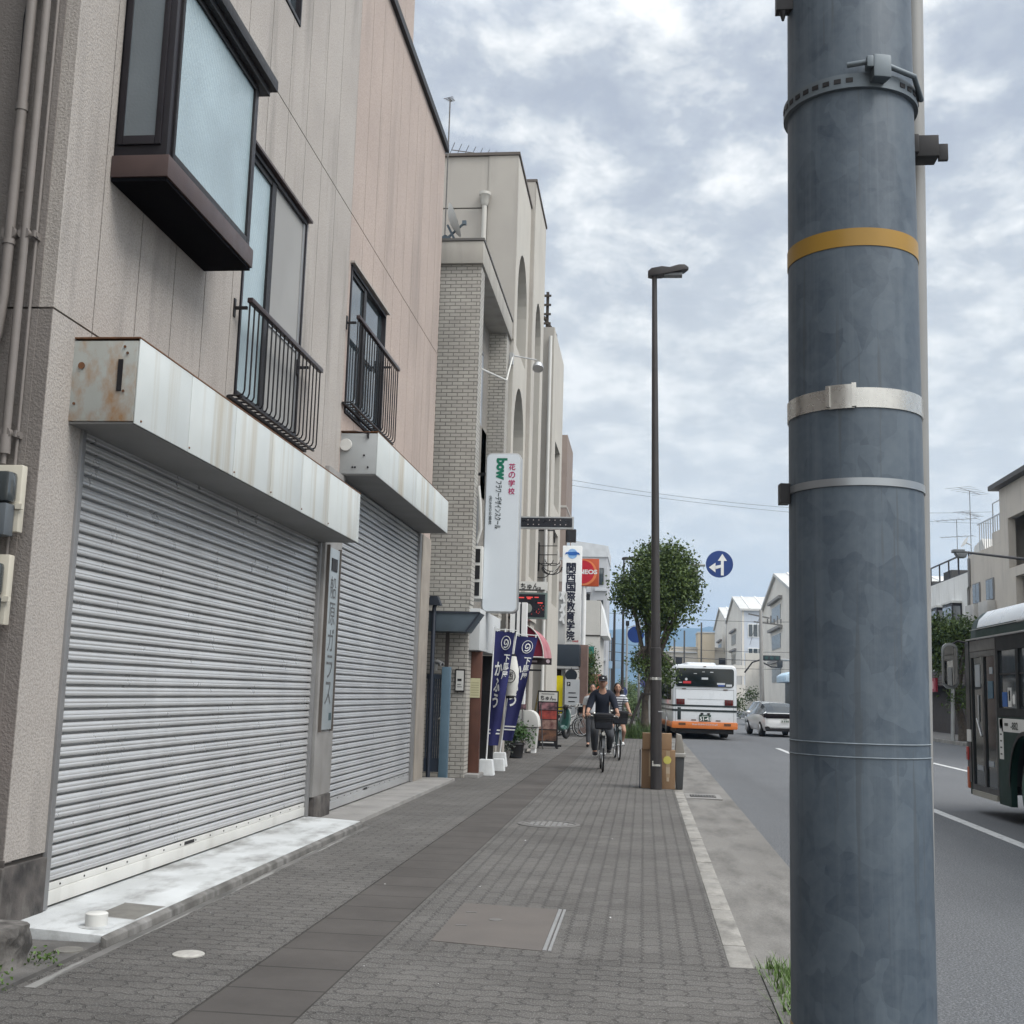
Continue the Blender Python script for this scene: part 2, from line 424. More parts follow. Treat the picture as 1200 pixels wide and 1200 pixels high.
steel = mat('stainless', (.58, .57, .54), (.42, .41, .39), rough=.28, scale=9, metal=.85)
pvc = mat('grey_pipe', (.20, .18, .17), (.17, .155, .145), rough=.6, scale=6, bump=.2, bscale=60)
cream = mat('cream_plastic', (.55, .52, .44), (.5, .47, .4), rough=.5, scale=3)
dkplastic = mat('dark_plastic', (.035, .04, .045), rough=.3, scale=3)
meterclear = glass_mat('meter_window', (.06, .07, .075), .12)
plinth = mat('plinth_stone', (.10, .09, .085), (.03, .028, .028), rough=.9, scale=5, stain=(.25, .24, .22), stain_amt=.5, stretch=(6, 6, 3), bump=.6, bscale=30)
concrete = mat('concrete', (.25, .245, .235), (.19, .185, .18), rough=.9, scale=1.8, bump=.4, bscale=90, stain=(.12, .115, .11), stain_amt=.5)
apron_white = mat('apron_white', (.50, .52, .53), (.40, .415, .42), rough=.8, scale=2.2, bump=.3, bscale=60, stain=(.2, .2, .195), stain_amt=.85, stretch=(3.6, 1.6, 3), stain_lo=.47, stain_hi=.66)
castiron = mat('cast_iron', (.13, .125, .12), (.09, .088, .085), rough=.7, scale=9, bump=.5, bscale=40)
hatchm = mat('hatch_plate', (.17, .165, .15), (.13, .125, .115), rough=.8, scale=12, bump=.6, bscale=50)
white = mat('white_paint', (.74, .75, .75), (.68, .69, .69), rough=.5, scale=2)
offwhite = mat('offwhite', (.6, .6, .58), (.54, .54, .52), rough=.6, scale=1.5)
ink = mat('ink', (.015, .015, .018), rough=.5)

# ------------------------------------------------------------------ ground
asph = mat('asphalt', (.082, .087, .094), (.07, .074, .08), rough=.88, scale=.35, bump=.8, bscale=170, bdist=.008, speck=(.21, .217, .23), speck_scale=70, spec=.3, stain=(.075, .078, .082), stain_amt=.45, stretch=(1.1, .06, 1))
PC = (.108, .103, .098)
pave_x = brick_mat('pavers_cross', 'XY', PC, tuple(q * .66 for q in PC), (.018, .017, .017), .225, .112, .0085, .92, 1.0, .011, .5, dirt=(.055, .052, .05), speck=(.24, .235, .23), spec=.2)
pave_y = brick_mat('pavers_long', 'YX', PC, tuple(q * .66 for q in PC), (.018, .017, .017), .225, .112, .0085, .92, 1.0, .011, .5, dirt=(.055, .052, .05), speck=(.24, .235, .23), spec=.2)
bandm = brick_mat('band_slab', 'YX', (.080, .074, .07), (.065, .06, .057), (.016, .015, .014), .45, .5, .010, .9, .4, 0, .45, offset=0, dirt=(.06, .055, .052), spec=.2)
gutterm = mat('gutter_concrete', (.20, .194, .183), (.145, .14, .132), rough=.92, scale=1.1, bump=.6, bscale=60, stain=(.075, .072, .068), stain_amt=.85, stretch=(2.6, .7, 1), stain_lo=.46, stain_hi=.68, speck=(.12, .115, .11), speck_scale=55)
kerbm = mat('kerb_stone', (.30, .29, .27), (.22, .215, .2), rough=.9, scale=3, bump=.5, bscale=80, stain=(.10, .096, .09), stain_amt=.7, stretch=(5, 2.5, 3), stain_lo=.47, stain_hi=.68, speck=(.2, .19, .175), speck_scale=60)
linem = mat('road_paint', (.55, .56, .56), (.42, .43, .43), rough=.8, scale=9, stain=(.2, .2, .2), stain_amt=.7, stretch=(9, 9, 9), stain_lo=.5, stain_hi=.62)
soil = mat('soil', (.06, .052, .042), rough=1, scale=6)
far_ground = mat('far_ground', (.12, .12, .115), rough=.95, scale=.02)
hillm = mat('forest_hill', (.035, .06, .045), (.025, .045, .035), rough=1, scale=.002)

struct('ground', MB().box(-6000, 6000, -40, 7500, -1.2, -.2), far_ground)
struct('road', MB().box(1.39, 12.3, -14, 300, -.196, -.13), asph)
struct('gutter', MB().prism([(.62, -.19), (1.39, -.19), (1.39, -.126), (.62, -.10)], 'Y', -14, 300), gutterm)
struct('sidewalk', MB().box(-4.2, -2.004, -14, 140, -.19, 0).box(-1.496, .63, -14, 6.86, -.19, 0), pave_x)
struct('sidewalk_lane', MB().box(-1.496, .478, 6.864, 140, -.19, 0), pave_y)
struct('paving_band', MB().box(-2.0, -1.5, -14, 140, -.19, -.003), bandm)
k = MB()
rr = random.Random(3)
y = 6.9
while y < 60:
    L = .6 if y < 30 else 3.0
    t = rr.uniform(-.004, .004)
    k.box(.482, .618, y, y + L - .008, -.17, -.008 + t); y += L
k.box(.482, .618, 60, 140, -.17, -.01)
struct('kerb', k, kerbm, bevel=.012)
k = MB()
for i in range(9):
    k.box(.634, .77, 6.86 - (i + 1) * .6, 6.86 - i * .6 - .008, -.17, .005)
k.prism([(.634, 6.87), (.77, 6.87), (.70, 7.03), (.634, 7.1)], 'Z', -.17, -.03)
struct('kerb', k, mat('kerb_old', (.16, .155, .148), (.10, .098, .093), rough=.95, scale=5, bump=.7, bscale=60), bevel=.015)
struct('sidewalk', MB().box(12.44, 16, -14, 300, -.19, 0), mat('far_pavers', (.15, .145, .14), rough=.9, scale=2))
struct('kerb', MB().box(12.3, 12.436, -14, 300, -.17, .004), kerbm)
for i, (x, y0, y1) in enumerate(((4.34, -2, 4), (4.34, 13.1, 19.1), (4.34, 28.1, 29), (4.34, 36.6, 40.2), (4.34, 62, 68), (7.76, -14, 33.9), (7.76, 62, 150), (1.62, 66, 150))):
    struct('lane_line', MB().box(x - .075, x + .075, y0, y1, -.15, -.1265), linem)
struct('drain_channel', MB().box(.66, 1.22, 19.0, 19.9, -.15, -.098), concrete)
gr = MB().box(.74, 1.14, 19.25, 19.65, -.12, -.0945)
gt = solo('drain_grate', gr, mat('void', (.01, .01, .01)), 'rectangular iron drain grate set in the concrete gutter near the lamp post', 'drain grate')
b = MB()
for i in range(9): b.box(.75 + i * .044, .775 + i * .044, 19.26, 19.64, -.0945, -.088)
part('bars', b, castiron, gt)
struct('shop_apron', MB().prism([(-3.6, -.1), (-2.95, -.1), (-2.95, .058), (-3.6, .088)], 'Y', 6.52, 12.57), apron_white, bevel=.004)
struct('apron_edge', MB().prism([(-2.949, -.1), (-2.905, -.1), (-2.912, .04), (-2.949, .057)], 'Y', 6.5, 12.58), mat('apron_edge', (.15, .145, .138), (.085, .082, .078), rough=.95, scale=6, bump=.6, bscale=40, stain=(.4, .4, .4), stain_amt=.4), bevel=.006)
struct('shop_apron', MB().box(-3.6, -3.02, 12.6, 19.35, -.1, .045), concrete, bevel=.01)
struct('shop_apron', MB().box(-3.9, -2.95, 5.2, 6.515, -.1, .02), mat('old_concrete', (.13, .125, .12), (.075, .072, .07), rough=.95, scale=4, bump=.6, bscale=50))

# street ironwork
struct('sidewalk_edge', MB().box(-2.90, -2.845, 5.6, 12.6, -.1, .003), mat('edge_concrete', (.15, .145, .14), (.08, .078, .075), rough=.95, scale=2, stain=(.3, .3, .29), stain_amt=.6, stretch=(9, .8, 1), stain_lo=.55, stain_hi=.6))
m = solo('manhole_cover', MB().lathe([(0, -.05), (.35, -.05), (.35, .003), (.30, .004), (.30, 0.0), (0, 0.0)], (-1.04, 13.55, .003), 36), castiron, 'round patterned iron manhole cover in the pavement ahead of the cyclists', 'manhole cover')
b = MB()
for i in range(-4, 5):
    for j in range(-4, 5):
        if i * i + j * j < 17: b.box(-1.04 + i * .062 - .02, -1.04 + i * .062 + .02, 13.55 + j * .062 - .02, 13.55 + j * .062 + .02, .001, .008)
part('tread', b, mat('worn_iron', (.27, .265, .26), rough=.5, metal=.3, scale=20), m)
m = solo('utility_hatch', MB().prism([(-1.217, 8.40), (-.56, 8.32), (-.56, 7.0), (-1.217, 7.12)], 'Z', -.05, .003), mat('hatch_slab', (.115, .103, .095), (.10, .09, .084), rough=.9, scale=3, bump=.3, bscale=100), 'rectangular brown paved access hatch with a metal edge in the pavement', 'access hatch')
part('edge_strip', MB().box(-.557, -.535, 7.0, 8.32, -.05, .007).box(-.525, -.508, 7.0, 8.32, -.05, .006), mat('dull_steel', (.33, .33, .33), rough=.5, metal=.6, scale=8), m)
part('lifting_hole', MB().lathe([(0, 0), (.045, 0), (.045, .002), (0, .002)], (-.93, 7.85, .003), 20).box(-1.15, -1.08, 8.05, 8.08, .003, .005).box(-1.15, -1.08, 7.6, 7.63, .003, .005), castiron, m)
solo('valve_cover', MB().lathe([(0, -.04), (.085, -.04), (.085, .006), (.078, .01), (0, .01)], (-2.42, 6.44, 0), 28), mat('pale_plate', (.42, .41, .38), (.33, .32, .3), rough=.7, scale=30), 'small round pale valve cover set in the dark pavers', 'valve cover')
m = solo('inspection_hatch', MB().prism([(-3.215, .04), (-2.965, .04), (-2.965, .061), (-3.215, .0726)], 'Y', 7.0, 7.40), hatchm, 'square rusty checker plate let into the white apron', 'pit cover')
part('rim', MB().prism([(-3.225, .05), (-2.96, .05), (-2.96, .0595), (-3.225, .0718)], 'Y', 6.975, 6.998).prism([(-3.225, .05), (-2.96, .05), (-2.96, .0595), (-3.225, .0718)], 'Y', 7.402, 7.425), concrete, m)
m = solo('drain_stub', MB().lathe([(0, .05), (.062, .05), (.062, .135), (.056, .14), (0, .14)], (-3.08, 6.72, 0), 24), offwhite, 'short round white pipe cap standing up from the white apron', 'pipe cap')
part('collar', MB().lathe([(.064, .058), (.10, .06), (.098, .0685), (.064, .072)], (-3.08, 6.72, 0), 24), apron_white, m)
solo('round_manhole', MB().lathe([(0, .0), (.075, .0), (.075, .026), (0, .028)], (-3.03, 6.30, 0), 24), hatchm, 'little round iron manhole in the dark concrete beside the stump', 'pit lid')
# rough old stone stump at the corner
st = MB(); rs = random.Random(5); rings = []
for j in range(7):
    zz = j * .036
    rings.append([(-3.22 + (.145 - .012 * (j > 5)) * math.copysign(abs(math.cos(a)) ** .5, math.cos(a)) + rs.uniform(-.012, .012), 5.88 + (.15 - .01 * (j > 5)) * math.copysign(abs(math.sin(a)) ** .5, math.sin(a)) + rs.uniform(-.012, .012), zz) for a in [2 * PI * i / 22 for i in range(22)]])
st.loft(rings, smooth=False)
solo('stone_stump', st, mat('old_stone', (.19, .18, .17), (.045, .042, .04), rough=.95, scale=9, bump=.8, bscale=30), 'weathered low concrete stump at the foot of the building corner', 'stone block')
grassm = leaf_mat('grass_blade', (.05, .09, .02), (.09, .15, .04))
def tuft(name, cx, cy, z, rx, ry, n, h, rnd):
    mb = MB()
    for _ in range(n):
        x = cx + rnd.uniform(-rx, rx); y = cy + rnd.uniform(-ry, ry); L = h * rnd.uniform(.4, 1.2); a = rnd.uniform(0, 6.28); k = rnd.uniform(.1, .8)
        dx, dy = math.cos(a) * k * L, math.sin(a) * k * L; sx, sy = -math.sin(a) * .006, math.cos(a) * .006
        mb.add([(x - sx, y - sy, z), (x + sx, y + sy, z), (x + dx * .5 + sx * .7, y + dy * .5 + sy * .7, z + L * .65), (x + dx * .5 - sx * .7, y + dy * .5 - sy * .7, z + L * .65), (x + dx, y + dy, z + L)], [(0, 1, 2, 3), (3, 2, 4)])
    return mb
rg = random.Random(9)
tag(solo('grass', tuft('g', .80, 6.3, -.11, .13, .65, 1900, .16, rg).join(tuft('g', .76, 6.7, -.11, .06, .4, 300, .1, rg)).join(tuft('g', .8, 5.2, -.11, .1, .7, 500, .12, rg)), grassm, None, None), kind='stuff')
for (x, y, lab) in ((-3.02, 5.98, 'small green weed growing by the stone stump'), (-3.02, 5.52, 'low leafy weed in the pavement edge nearest the bottom left corner')):
    solo('weed', foliage([(x, y, .03, .06, .06, .03)], 70, .026, rg), grassm, lab, 'weed')
tag(solo('litter', (lambda m_, q_: [m_.add([(x_ + q_.uniform(-.012, .012), y_ + q_.uniform(-.016, .016), .003 + q_.uniform(0, .006)) for _ in range(3)], [(0, 1, 2)]) for x_, y_ in ((-1.9, 9), (-1.2, 9.1), (-1.15, 12), (-1.44, 6.4), (-.3, 12.4), (-2.3, 11), (-.9, 10.3), (-2.73, 7.6), (-.2, 8.1), (-1.0, 6.1), (-2.2, 14), (-.6, 15.2))] and m_)(MB(), random.Random(1)), white, None, None), kind='stuff')
# hills
def hill(name, pts, y, depth):
    mb = MB(); rows = []
    rn = random.Random(len(pts)); N = 90
    xs = [pts[0][0] + (pts[-1][0] - pts[0][0]) * i / N for i in range(N + 1)]
    def H(x):
        for (a, ha), (b_, hb) in zip(pts, pts[1:]):
            if a <= x <= b_:
                t = (x - a) / (b_ - a); t = t * t * (3 - 2 * t); return ha + (hb - ha) * t
        return 0
    for j in range(7):
        t = j / 6; k = math.sin(PI * min(1, t * 1.0) * .5) if t <= 1 else 0
        rows.append([(x, y + depth * t, -1 + H(x) * k * (1 + .05 * math.sin(x * .013 + j) + .03 * math.sin(x * .041 + 2 * j))) for x in xs])
    rows.append([(x, y + depth * 1.9, -1) for x in xs])
    mb.loft(rows, caps=False, closed=False)
    struct(name, mb, hillm)
hill('hills', [(-2600, 90), (-900, 150), (-300, 235), (-40, 262), (160, 250), (330, 262), (480, 240), (700, 268), (1000, 252), (1700, 160), (3200, 60)], 3900, 700)
# ------------------------------------------------------------------ the big panel-clad building on the left
FX = -3.53
def cut(rects, hole):
    out = []
    for a, b, c, dd in rects:
        h0, h1, v0, v1 = hole
        if h1 <= a or h0 >= b or v1 <= c or v0 >= dd: out.append((a, b, c, dd)); continue
        if h0 > a: out.append((a, h0, c, dd))
        if h1 < b: out.append((h1, b, c, dd))
        m0, m1 = max(a, h0), min(b, h1)
        if v0 > c: out.append((m0, m1, c, v0))
        if v1 < dd: out.append((m0, m1, v1, dd))
    return out
def panels(mb, ys, zs, holes, x, gap=.013, th=.09):
    for a, b in zip(ys, ys[1:]):
        for c, dd in zip(zs, zs[1:]):
            rs = [(a + gap / 2, b - gap / 2, c + gap / 2, dd - gap / 2)]
            for h in holes: rs = cut(rs, h)
            for q in rs: mb.box(x - th, x, q[0], q[1], q[2], q[3])
def backing(mb, y0, y1, z0, z1, holes, x):
    for q in [q for q in __import__('functools').reduce(cut, holes, [(y0, y1, z0, z1)])]: mb.box(x - .25, x - .012, q[0], q[1], q[2], q[3])
NB = thing('corner_building', 'rendered building across the narrow alley from the meters, outside the left edge', 'building', (-9, 0, 0))
part('wall', MB().box(-14, -3.75, -8, 5.05, 0, 9), stucco_shaded, NB); part('roof', MB().box(-14.1, -3.65, -8.1, 5.15, 9, 9.2), joint, NB)
B1 = thing('panel_building', 'tall panel clad building with two roller shutters and dark window guards, nearest on the left', 'building', (-8.5, 13, 0))
holesA = [(6.93, 12.53, -1, 3.02), (7.06, 8.74, 4.72, 6.27), (9.57, 11.40, 3.90, 6.20), (9.7, 10.78, 8.0, 9.4), (12.53, 13.15, -1, 3.02)]
ysA = [6.46, 6.97] + [6.97 + .602 * i for i in range(1, 10)] + [13.13]
mb = MB(); panels(mb, ysA, [.42, 3.635, 7.02, 13.2], holesA, FX)
# below the first joint the corner pier is one plain rendered piece
wa = part('wall', mb, stucco, B1, label='grey beige panel wall of the front half')
mb = MB(); backing(mb, 6.5, 13.1, .3, 13.1, holesA, FX); part('joints', mb, joint, wa)
holesB = [(13.3, 18.2, -1, 3.9), (13.24, 15.16, 4.62, 6.44)]
ysB = [13.136] + [13.136 + .598 * i for i in range(1, 10)] + [19.1]
mb = MB(); panels(mb, ysB, [.12, 7.03, 10.72], holesB, FX - .004); panels(mb, ysB[:6], [10.72, 12.0], [], FX - .004)
wb = part('wall', mb, stucco_pink, B1, label='pinkish panel wall of the far half')
mb = MB(); backing(mb, 13.15, 19.06, .1, 10.7, holesB, FX); backing(mb, 13.15, 16.05, 10.7, 11.9, [], FX); part('joints', mb, joint, wb)
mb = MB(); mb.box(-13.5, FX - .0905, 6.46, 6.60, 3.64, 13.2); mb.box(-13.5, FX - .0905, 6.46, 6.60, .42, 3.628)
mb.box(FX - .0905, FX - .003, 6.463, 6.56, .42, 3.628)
part('wall', mb, stucco_shaded, B1, label='shaded end wall facing the viewer')
part('plinth', MB().box(-13.5, FX + .02, 6.42, 6.93, -.1, .40).box(FX - .1, FX + .012, 6.452, 6.46, .40, .44), plinth, B1, bevel=.008)
part('wall', MB().box(-13.5, FX - .3, 6.62, 19.05, 10.4, 10.6).box(-13.5, -13.3, 6.62, 19.05, 0, 10.4).box(-13.2, FX - .26, 18.98, 19.08, 0, 10.7).box(-13.2, FX - .3, 6.62, 16.1, 13.0, 13.1).box(-13.2, FX - .26, 15.98, 16.1, 10.6, 12.0), stucco_pink, B1, label='flat roof and far end wall')
part('roof_edge', MB().box(FX - .2, FX + .05, 13.12, 19.16, 10.725, 10.80).box(FX - .02, FX + .055, 13.12, 19.16, 10.66, 10.7245), black, B1)
# shutter pit box behind
part('inner_wall', MB().box(-4.2, -4.0, 6.6, 18.9, 0, 4.5), soffit, B1)
# signboard boxes over the shutters
def sign_box(y0, y1, z0, z1, x1, endm, seams, label):
    o = part('shutter_box', MB().box(FX - .02, x1 - .006, y0, y1, z0 + .012, z1), endm, B1, bevel=.006, label=label)
    f_ = MB()
    for a, b in zip(seams, seams[1:]): f_.box(x1 - .004, x1 + .004, a + .003, b - .003, z0, z1 + .012)
    part('fascia', f_, fascia, o, bevel=.002)
    part('soffit', MB().box(FX - .01, x1 - .008, y0 + .01, y1 - .01, z0 - .004, z0 + .0095), soffit, o)
    part('edge_trim', MB().box(FX - .015, x1 + .006, y0 - .004, y1 + .004, z1 + .0125, z1 + .022), rust, o)
    return o
b1 = sign_box(6.76, 12.52, 3.0, 3.52, -3.11, fascia_end, [6.76, 7.62, 8.52, 9.42, 10.32, 11.24, 12.52], 'long box over the near shutter with a rust stained end')
e = MB().box(-3.235, -3.205, 6.752, 6.76, 3.2, 3.40); part('slot', e, black, b1)
e = MB().lathe([(0, 0), (.022, 0), (.02, .008), (0, .01)], (-3.47, 6.75, 3.36), 14, 'Y')
for x, z in ((-3.18, 3.44), (-3.19, 3.2), (-3.5, 3.12), (-3.2, 3.48)): e.lathe([(0, 0), (.009, 0), (.008, .006), (0, .006)], (x, 6.752, z), 8, 'Y')
for yy in (7.64, 8.54, 9.44, 10.34, 11.26, 6.85): e.ball((-3.105, yy, 3.03), .008)
part('rivet', e, rust, b1)
b2 = sign_box(13.18, 18.2, 3.87, 4.36, -3.10, fascia_end2, [13.18, 14.4, 15.6, 16.9, 18.2], 'shorter box over the far shutter with a clean grey end')
e = MB().lathe([(0, -.02), (.07, -.02), (.075, 0), (0, 0)], (-3.47, 13.172, 4.22), 20, 'Y'); part('cover_plate', e, offwhite, b2)
e = MB().box(-3.22, -3.2, 13.155, 13.18, 4.30, 4.37).path([(-3.53, 13.16, 4.38), (-3.36, 13.15, 4.38), (-3.215, 13.16, 4.35)], .005, 6)
for x, z in ((-3.25, 4.1), (-3.38, 3.96), (-3.35, 3.96), (-3.2, 3.96)): e.ball((x, 13.175, z), .012)
part('bracket', e, black, b2)
# roller shutters
def shutter(y0, y1, z0, z1, x, m, pitch, label):
    prof = []; z = z0 + .13
    shp = ((0, -.026), (.11, -.026), (.15, .008), (.22, .018), (.34, .0195), (.50, .0165), (.545, .0135), (.60, .016), (.74, .014), (.88, .009), (.945, .004), (.95, -.026))
    prof.append((z0 + .1305, .004))
    while z < z1:
        for t, q in shp: prof.append((z + t * pitch, q))
        z += pitch
    mb = MB(); n = len(prof); ns = 9; vs = []
    rn = random.Random(int(y0 * 10))
    for i in range(ns):
        yy = y0 + (y1 - y0) * i / (ns - 1)
        for j, (zz, q) in enumerate(prof):
            vs.append((x + q + rn.uniform(-.0003, .0003), yy, zz))
    fs = [(i * n + j, (i + 1) * n + j, (i + 1) * n + j + 1, i * n + j + 1) for i in range(ns - 1) for j in range(n - 1)]
    mb.add(vs, fs, True); mb.box(x - .04, x - .032, y0, y1, z0, z1)
    o = part('roller_shutter', mb, m, B1, label=label)
    bb = MB().box(x - .01, x + .022, y0, y1, z0, z0 + .085).box(x - .01, x + .014, y0, y1, z0 + .086, z0 + .13)
    yy = y0 + .2
    part('bottom_bar', bb, mat('bar_white', (.58, .58, .56), (.52, .52, .5), rough=.45, scale=2, stain=(.3, .29, .27), stain_amt=.4) if m is shut else m, o, bevel=.004)
    rv = MB()
    while yy < y1: rv.ball((x + .0145, yy, z0 + .108), .007, n=8, m=5); yy += .32
    rv.box(x + .0145, x + .018, (y0 + y1) / 2 - .55, (y0 + y1) / 2 - .35, z0 + .095, z0 + .12)
    part('rivet', rv, black, o)
    return o
shutter(6.985, 12.495, .10, 3.01, FX - .03, shut, .0735, 'wide pale roller shutter')
shutter(13.36, 18.14, .06, 3.9, FX - .03, shut2, .0735, 'far roller shutter in a darker grey')
for y0, y1, z0, z1 in ((6.93, 6.985, .09, 3.0), (12.495, 12.56, .02, 3.0), (13.29, 13.36, .05, 3.87), (18.14, 18.32, .05, 3.87)):
    part('shutter_guide', MB().box(FX - .08, FX + .018, y0, y1, z0, z1), guide, B1, bevel=.004)
part('pier', MB().box(FX - .1, FX + .05, 12.565, 13.285, .28, 3.86), mat('pier_paint', (.27, .265, .26), (.21, .205, .2), rough=.7, scale=3, stain=(.12, .11, .1)), B1, bevel=.006)
part('pier_base', MB().box(FX - .1, FX + .065, 12.60, 13.25, -.05, .278), plinth, B1, bevel=.008)
part('pier', MB().box(FX - .1, FX + .03, 18.325, 19.05, -.05, 3.868), mat('pier_tan', (.30, .27, .235), (.24, .215, .19), rough=.8, scale=3, stain=(.12, .11, .1)), B1, bevel=.006)
# shop name board on the pier
sg = solo('shop_sign', MB().box(FX + .052, FX + .07, 12.66, 13.12, .98, 2.97), mat('sign_grey', (.29, .33, .355), (.25, .285, .305), rough=.45, scale=2, stain=(.25, .26, .26)), 'tall narrow pale board with brushed black characters on the pier between the shutters', 'sign', bevel=.003)
L = MB(); column(L, '船原ガラス', (FX + .07, 12.77, 2.66), (0, 1, 0), (0, 0, 1), .25, .29, .0, .003)
part('lettering', L, mat('faded_ink', (.06, .062, .065), (.12, .125, .13), rough=.6, scale=9), sg)
part('plate', MB().box(FX + .07, FX + .078, 12.78, 13.02, 2.72, 2.86), black, sg)
part('sticker', MB().box(FX + .07, FX + .073, 12.98, 13.08, 1.08, 1.16), mat('teal_sticker', (.05, .08, .09)), sg)
part('frame', MB().box(FX + .05, FX + .085, 12.635, 12.657, .96, 2.99).box(FX + .05, FX + .085, 13.123, 13.145, .96, 2.99), mat('sign_frame', (.10, .085, .075), rough=.5), sg)
# bay window
bay = part('bay_window', MB().box(FX - .1, -3.17, 7.067, 7.14, 4.74, 6.268).box(FX - .1, -3.17, 7.141, 8.735, 4.875, 4.93).box(-3.26, -3.17, 8.65, 8.735, 4.931, 6.268).box(FX - .1, -3.261, 8.66, 8.735, 4.931, 6.268).box(FX - .1, -3.27, 7.141, 8.649, 6.19, 6.268), bronze, B1, bevel=.004, label='projecting bay window in dark bronze')
part('sill', MB().box(FX + .003, -3.135, 7.03, 8.74, 4.715, 4.865), bronze_brown, bay, bevel=.005)
part('soffit', MB().box(FX + .003, -3.150, 7.045, 8.725, 4.69, 4.7145), black_matt, bay)
part('hood', MB().box(FX - .02, -3.06, 6.99, 8.87, 6.275, 6.37).box(FX - .02, -3.11, 7.01, 8.83, 6.22, 6.2745), black, bay, bevel=.004)
part('pane', MB().box(-3.21, -3.175, 7.17, 8.62, 4.932, 6.19), frost, bay)
part('frame', MB().box(-3.175, -3.155, 7.14, 7.17, 4.87, 6.22).box(-3.175, -3.155, 8.62, 8.65, 4.87, 6.22).box(-3.175, -3.155, 7.17, 8.62, 4.87, 4.932).box(-3.175, -3.155, 7.17, 8.62, 6.17, 6.22), black, bay, bevel=.003)
part('side_frame', MB().box(FX + .02, FX + .06, 7.045, 7.065, 4.95, 6.22).box(-3.25, -3.21, 7.045, 7.065, 4.95, 6.22).box(FX + .06, -3.25, 7.045, 7.065, 4.95, 5.01), bronze, bay, bevel=.003)
part('pane', MB().box(FX + .06, -3.25, 7.054, 7.061, 5.01, 6.2), frost_dark, bay)
# tall window with a flower guard
def window(y0, y1, z0, z1, mid, left_m, right_m, split=True):
    o = part('window', MB().box(FX - .09, FX + .012, y0, y0 + .035, z0, z1).box(FX - .09, FX + .012, y1 - .035, y1, z0, z1).box(FX - .09, FX + .012, y0 + .035, y1 - .035, z1 - .04, z1).box(FX - .09, FX + .012, y0 + .035, y1 - .035, z0, z0 + .04), bronze, B1, bevel=.003)
    part('sash', MB().box(FX - .06, FX - .005, mid - .06, mid + .06, z0 + .04, z1 - .04).box(FX - .06, FX - .01, y0 + .035, y0 + .055, z0 + .04, z1 - .04).box(FX - .06, FX - .01, y0 + .055, mid - .06, z1 - .09, z1 - .04), black, o)
    part('pane', MB().box(FX - .055, FX - .03, y0 + .05, mid - .06, z0 + .04, z1 - .05), left_m, o)
    part('pane', MB().box(FX - .07, FX - .02 if right_m is screen else FX - .045, mid + .06, y1 - .035, z0 + .04, z1 - .04), right_m, o)
    return o
w2 = window(9.58, 11.39, 3.91, 6.19, 10.33, frost, screen)
part('screen_rail', MB().box(FX - .019, FX - .008, 10.39, 11.355, 4.78, 4.80).box(FX - .019, FX - .005, 11.30, 11.355, 3.95, 6.15), alu, w2)
part('drip_cap', MB().box(FX - .01, FX + .05, 9.54, 11.44, 6.20, 6.225), bronze_brown, w2)
w3 = window(13.25, 15.15, 4.63, 6.43, 14.02, clear, clear)
part('drip_cap', MB().box(FX - .01, FX + .05, 13.2, 15.2, 6.44, 6.465), stucco, w3)
w4 = window(9.71, 10.77, 8.01, 9.39, 10.2, clear, clear)
def guard(y0, y1, z0, z1, label):
    xo = FX + .14
    o = part('window_guard', MB().box(xo - .02, xo + .03, y0 - .02, y1 + .02, z1 - .02, z1 + .025), rail_brown, B1, bevel=.008, label=label)
    bars = MB(); n = int(round((y1 - y0) / .125))
    for i in range(n + 1):
        yy = y0 + (y1 - y0) * i / n
        bars.path([(xo, yy, z1 - .02), (xo, yy, z0 + .045), (xo - .012, yy, z0 + .012), (xo - .045, yy, z0), (FX + .0, yy, z0)], .0085, 6)
    part('bar', bars, black, o)
    part('bottom_rail', MB().box(FX + .005, FX + .035, y0 - .05, y1 + .02, z0 - .03, z0 - .008).box(FX + .1, FX + .125, y0, y1, z0 - .026, z0 - .008), black, o)
    for yy in (y0, y1 - .35):
        part('bracket', MB().box(FX - .002, xo - .02, yy - .012, yy + .012, z1 - .075, z1 - .05).box(FX - .002, FX + .012, yy - .02, yy + .02, z1 - .14, z1 + .02), black, o)
guard(9.45, 11.68, 3.86, 4.69, 'dark flower guard on the near tall window')
guard(13.14, 15.42, 4.72, 5.74, 'dark flower guard on the far window')
# pipes and meters on the shaded end wall
def pipe(name, pts, r, m, lab, cat): return solo(name, MB().path(pts, r, 12), m, lab, cat)
p1 = pipe('drain_pipe', [(-3.80, 6.38, 12.5), (-3.80, 6.38, 3.7), (-3.82, 6.38, 3.45), (-3.90, 6.38, 3.2), (-4.0, 6.38, 3.0), (-4.02, 6.38, .2)], .032, pvc, 'thick grey pipe on the end wall, farther from the corner and bending sideways', 'pipe')
part('joint', MB().tube((-3.80, 6.38, 4.0), (-3.80, 6.38, 4.03), .038).tube((-3.80, 6.38, 4.85), (-3.80, 6.38, 4.9), .037), pvc, p1)
p2 = pipe('drain_pipe', [(-3.71, 6.39, 12.5), (-3.71, 6.39, 2.83)], .026, pvc, 'straight grey conduit on the end wall ending in a grey fitting above the meters', 'pipe')
part('joint', MB().tube((-3.71, 6.39, 2.73), (-3.71, 6.39, 2.84), .034).tube((-3.71, 6.39, 2.67), (-3.71, 6.39, 2.73), .016), pvc, p2)
p3 = pipe('drain_pipe', [(-3.665, 6.44, 12.5), (-3.665, 6.44, 2.1)], .01, pvc, 'thinnest grey conduit on the end wall, closest to the corner', 'pipe')
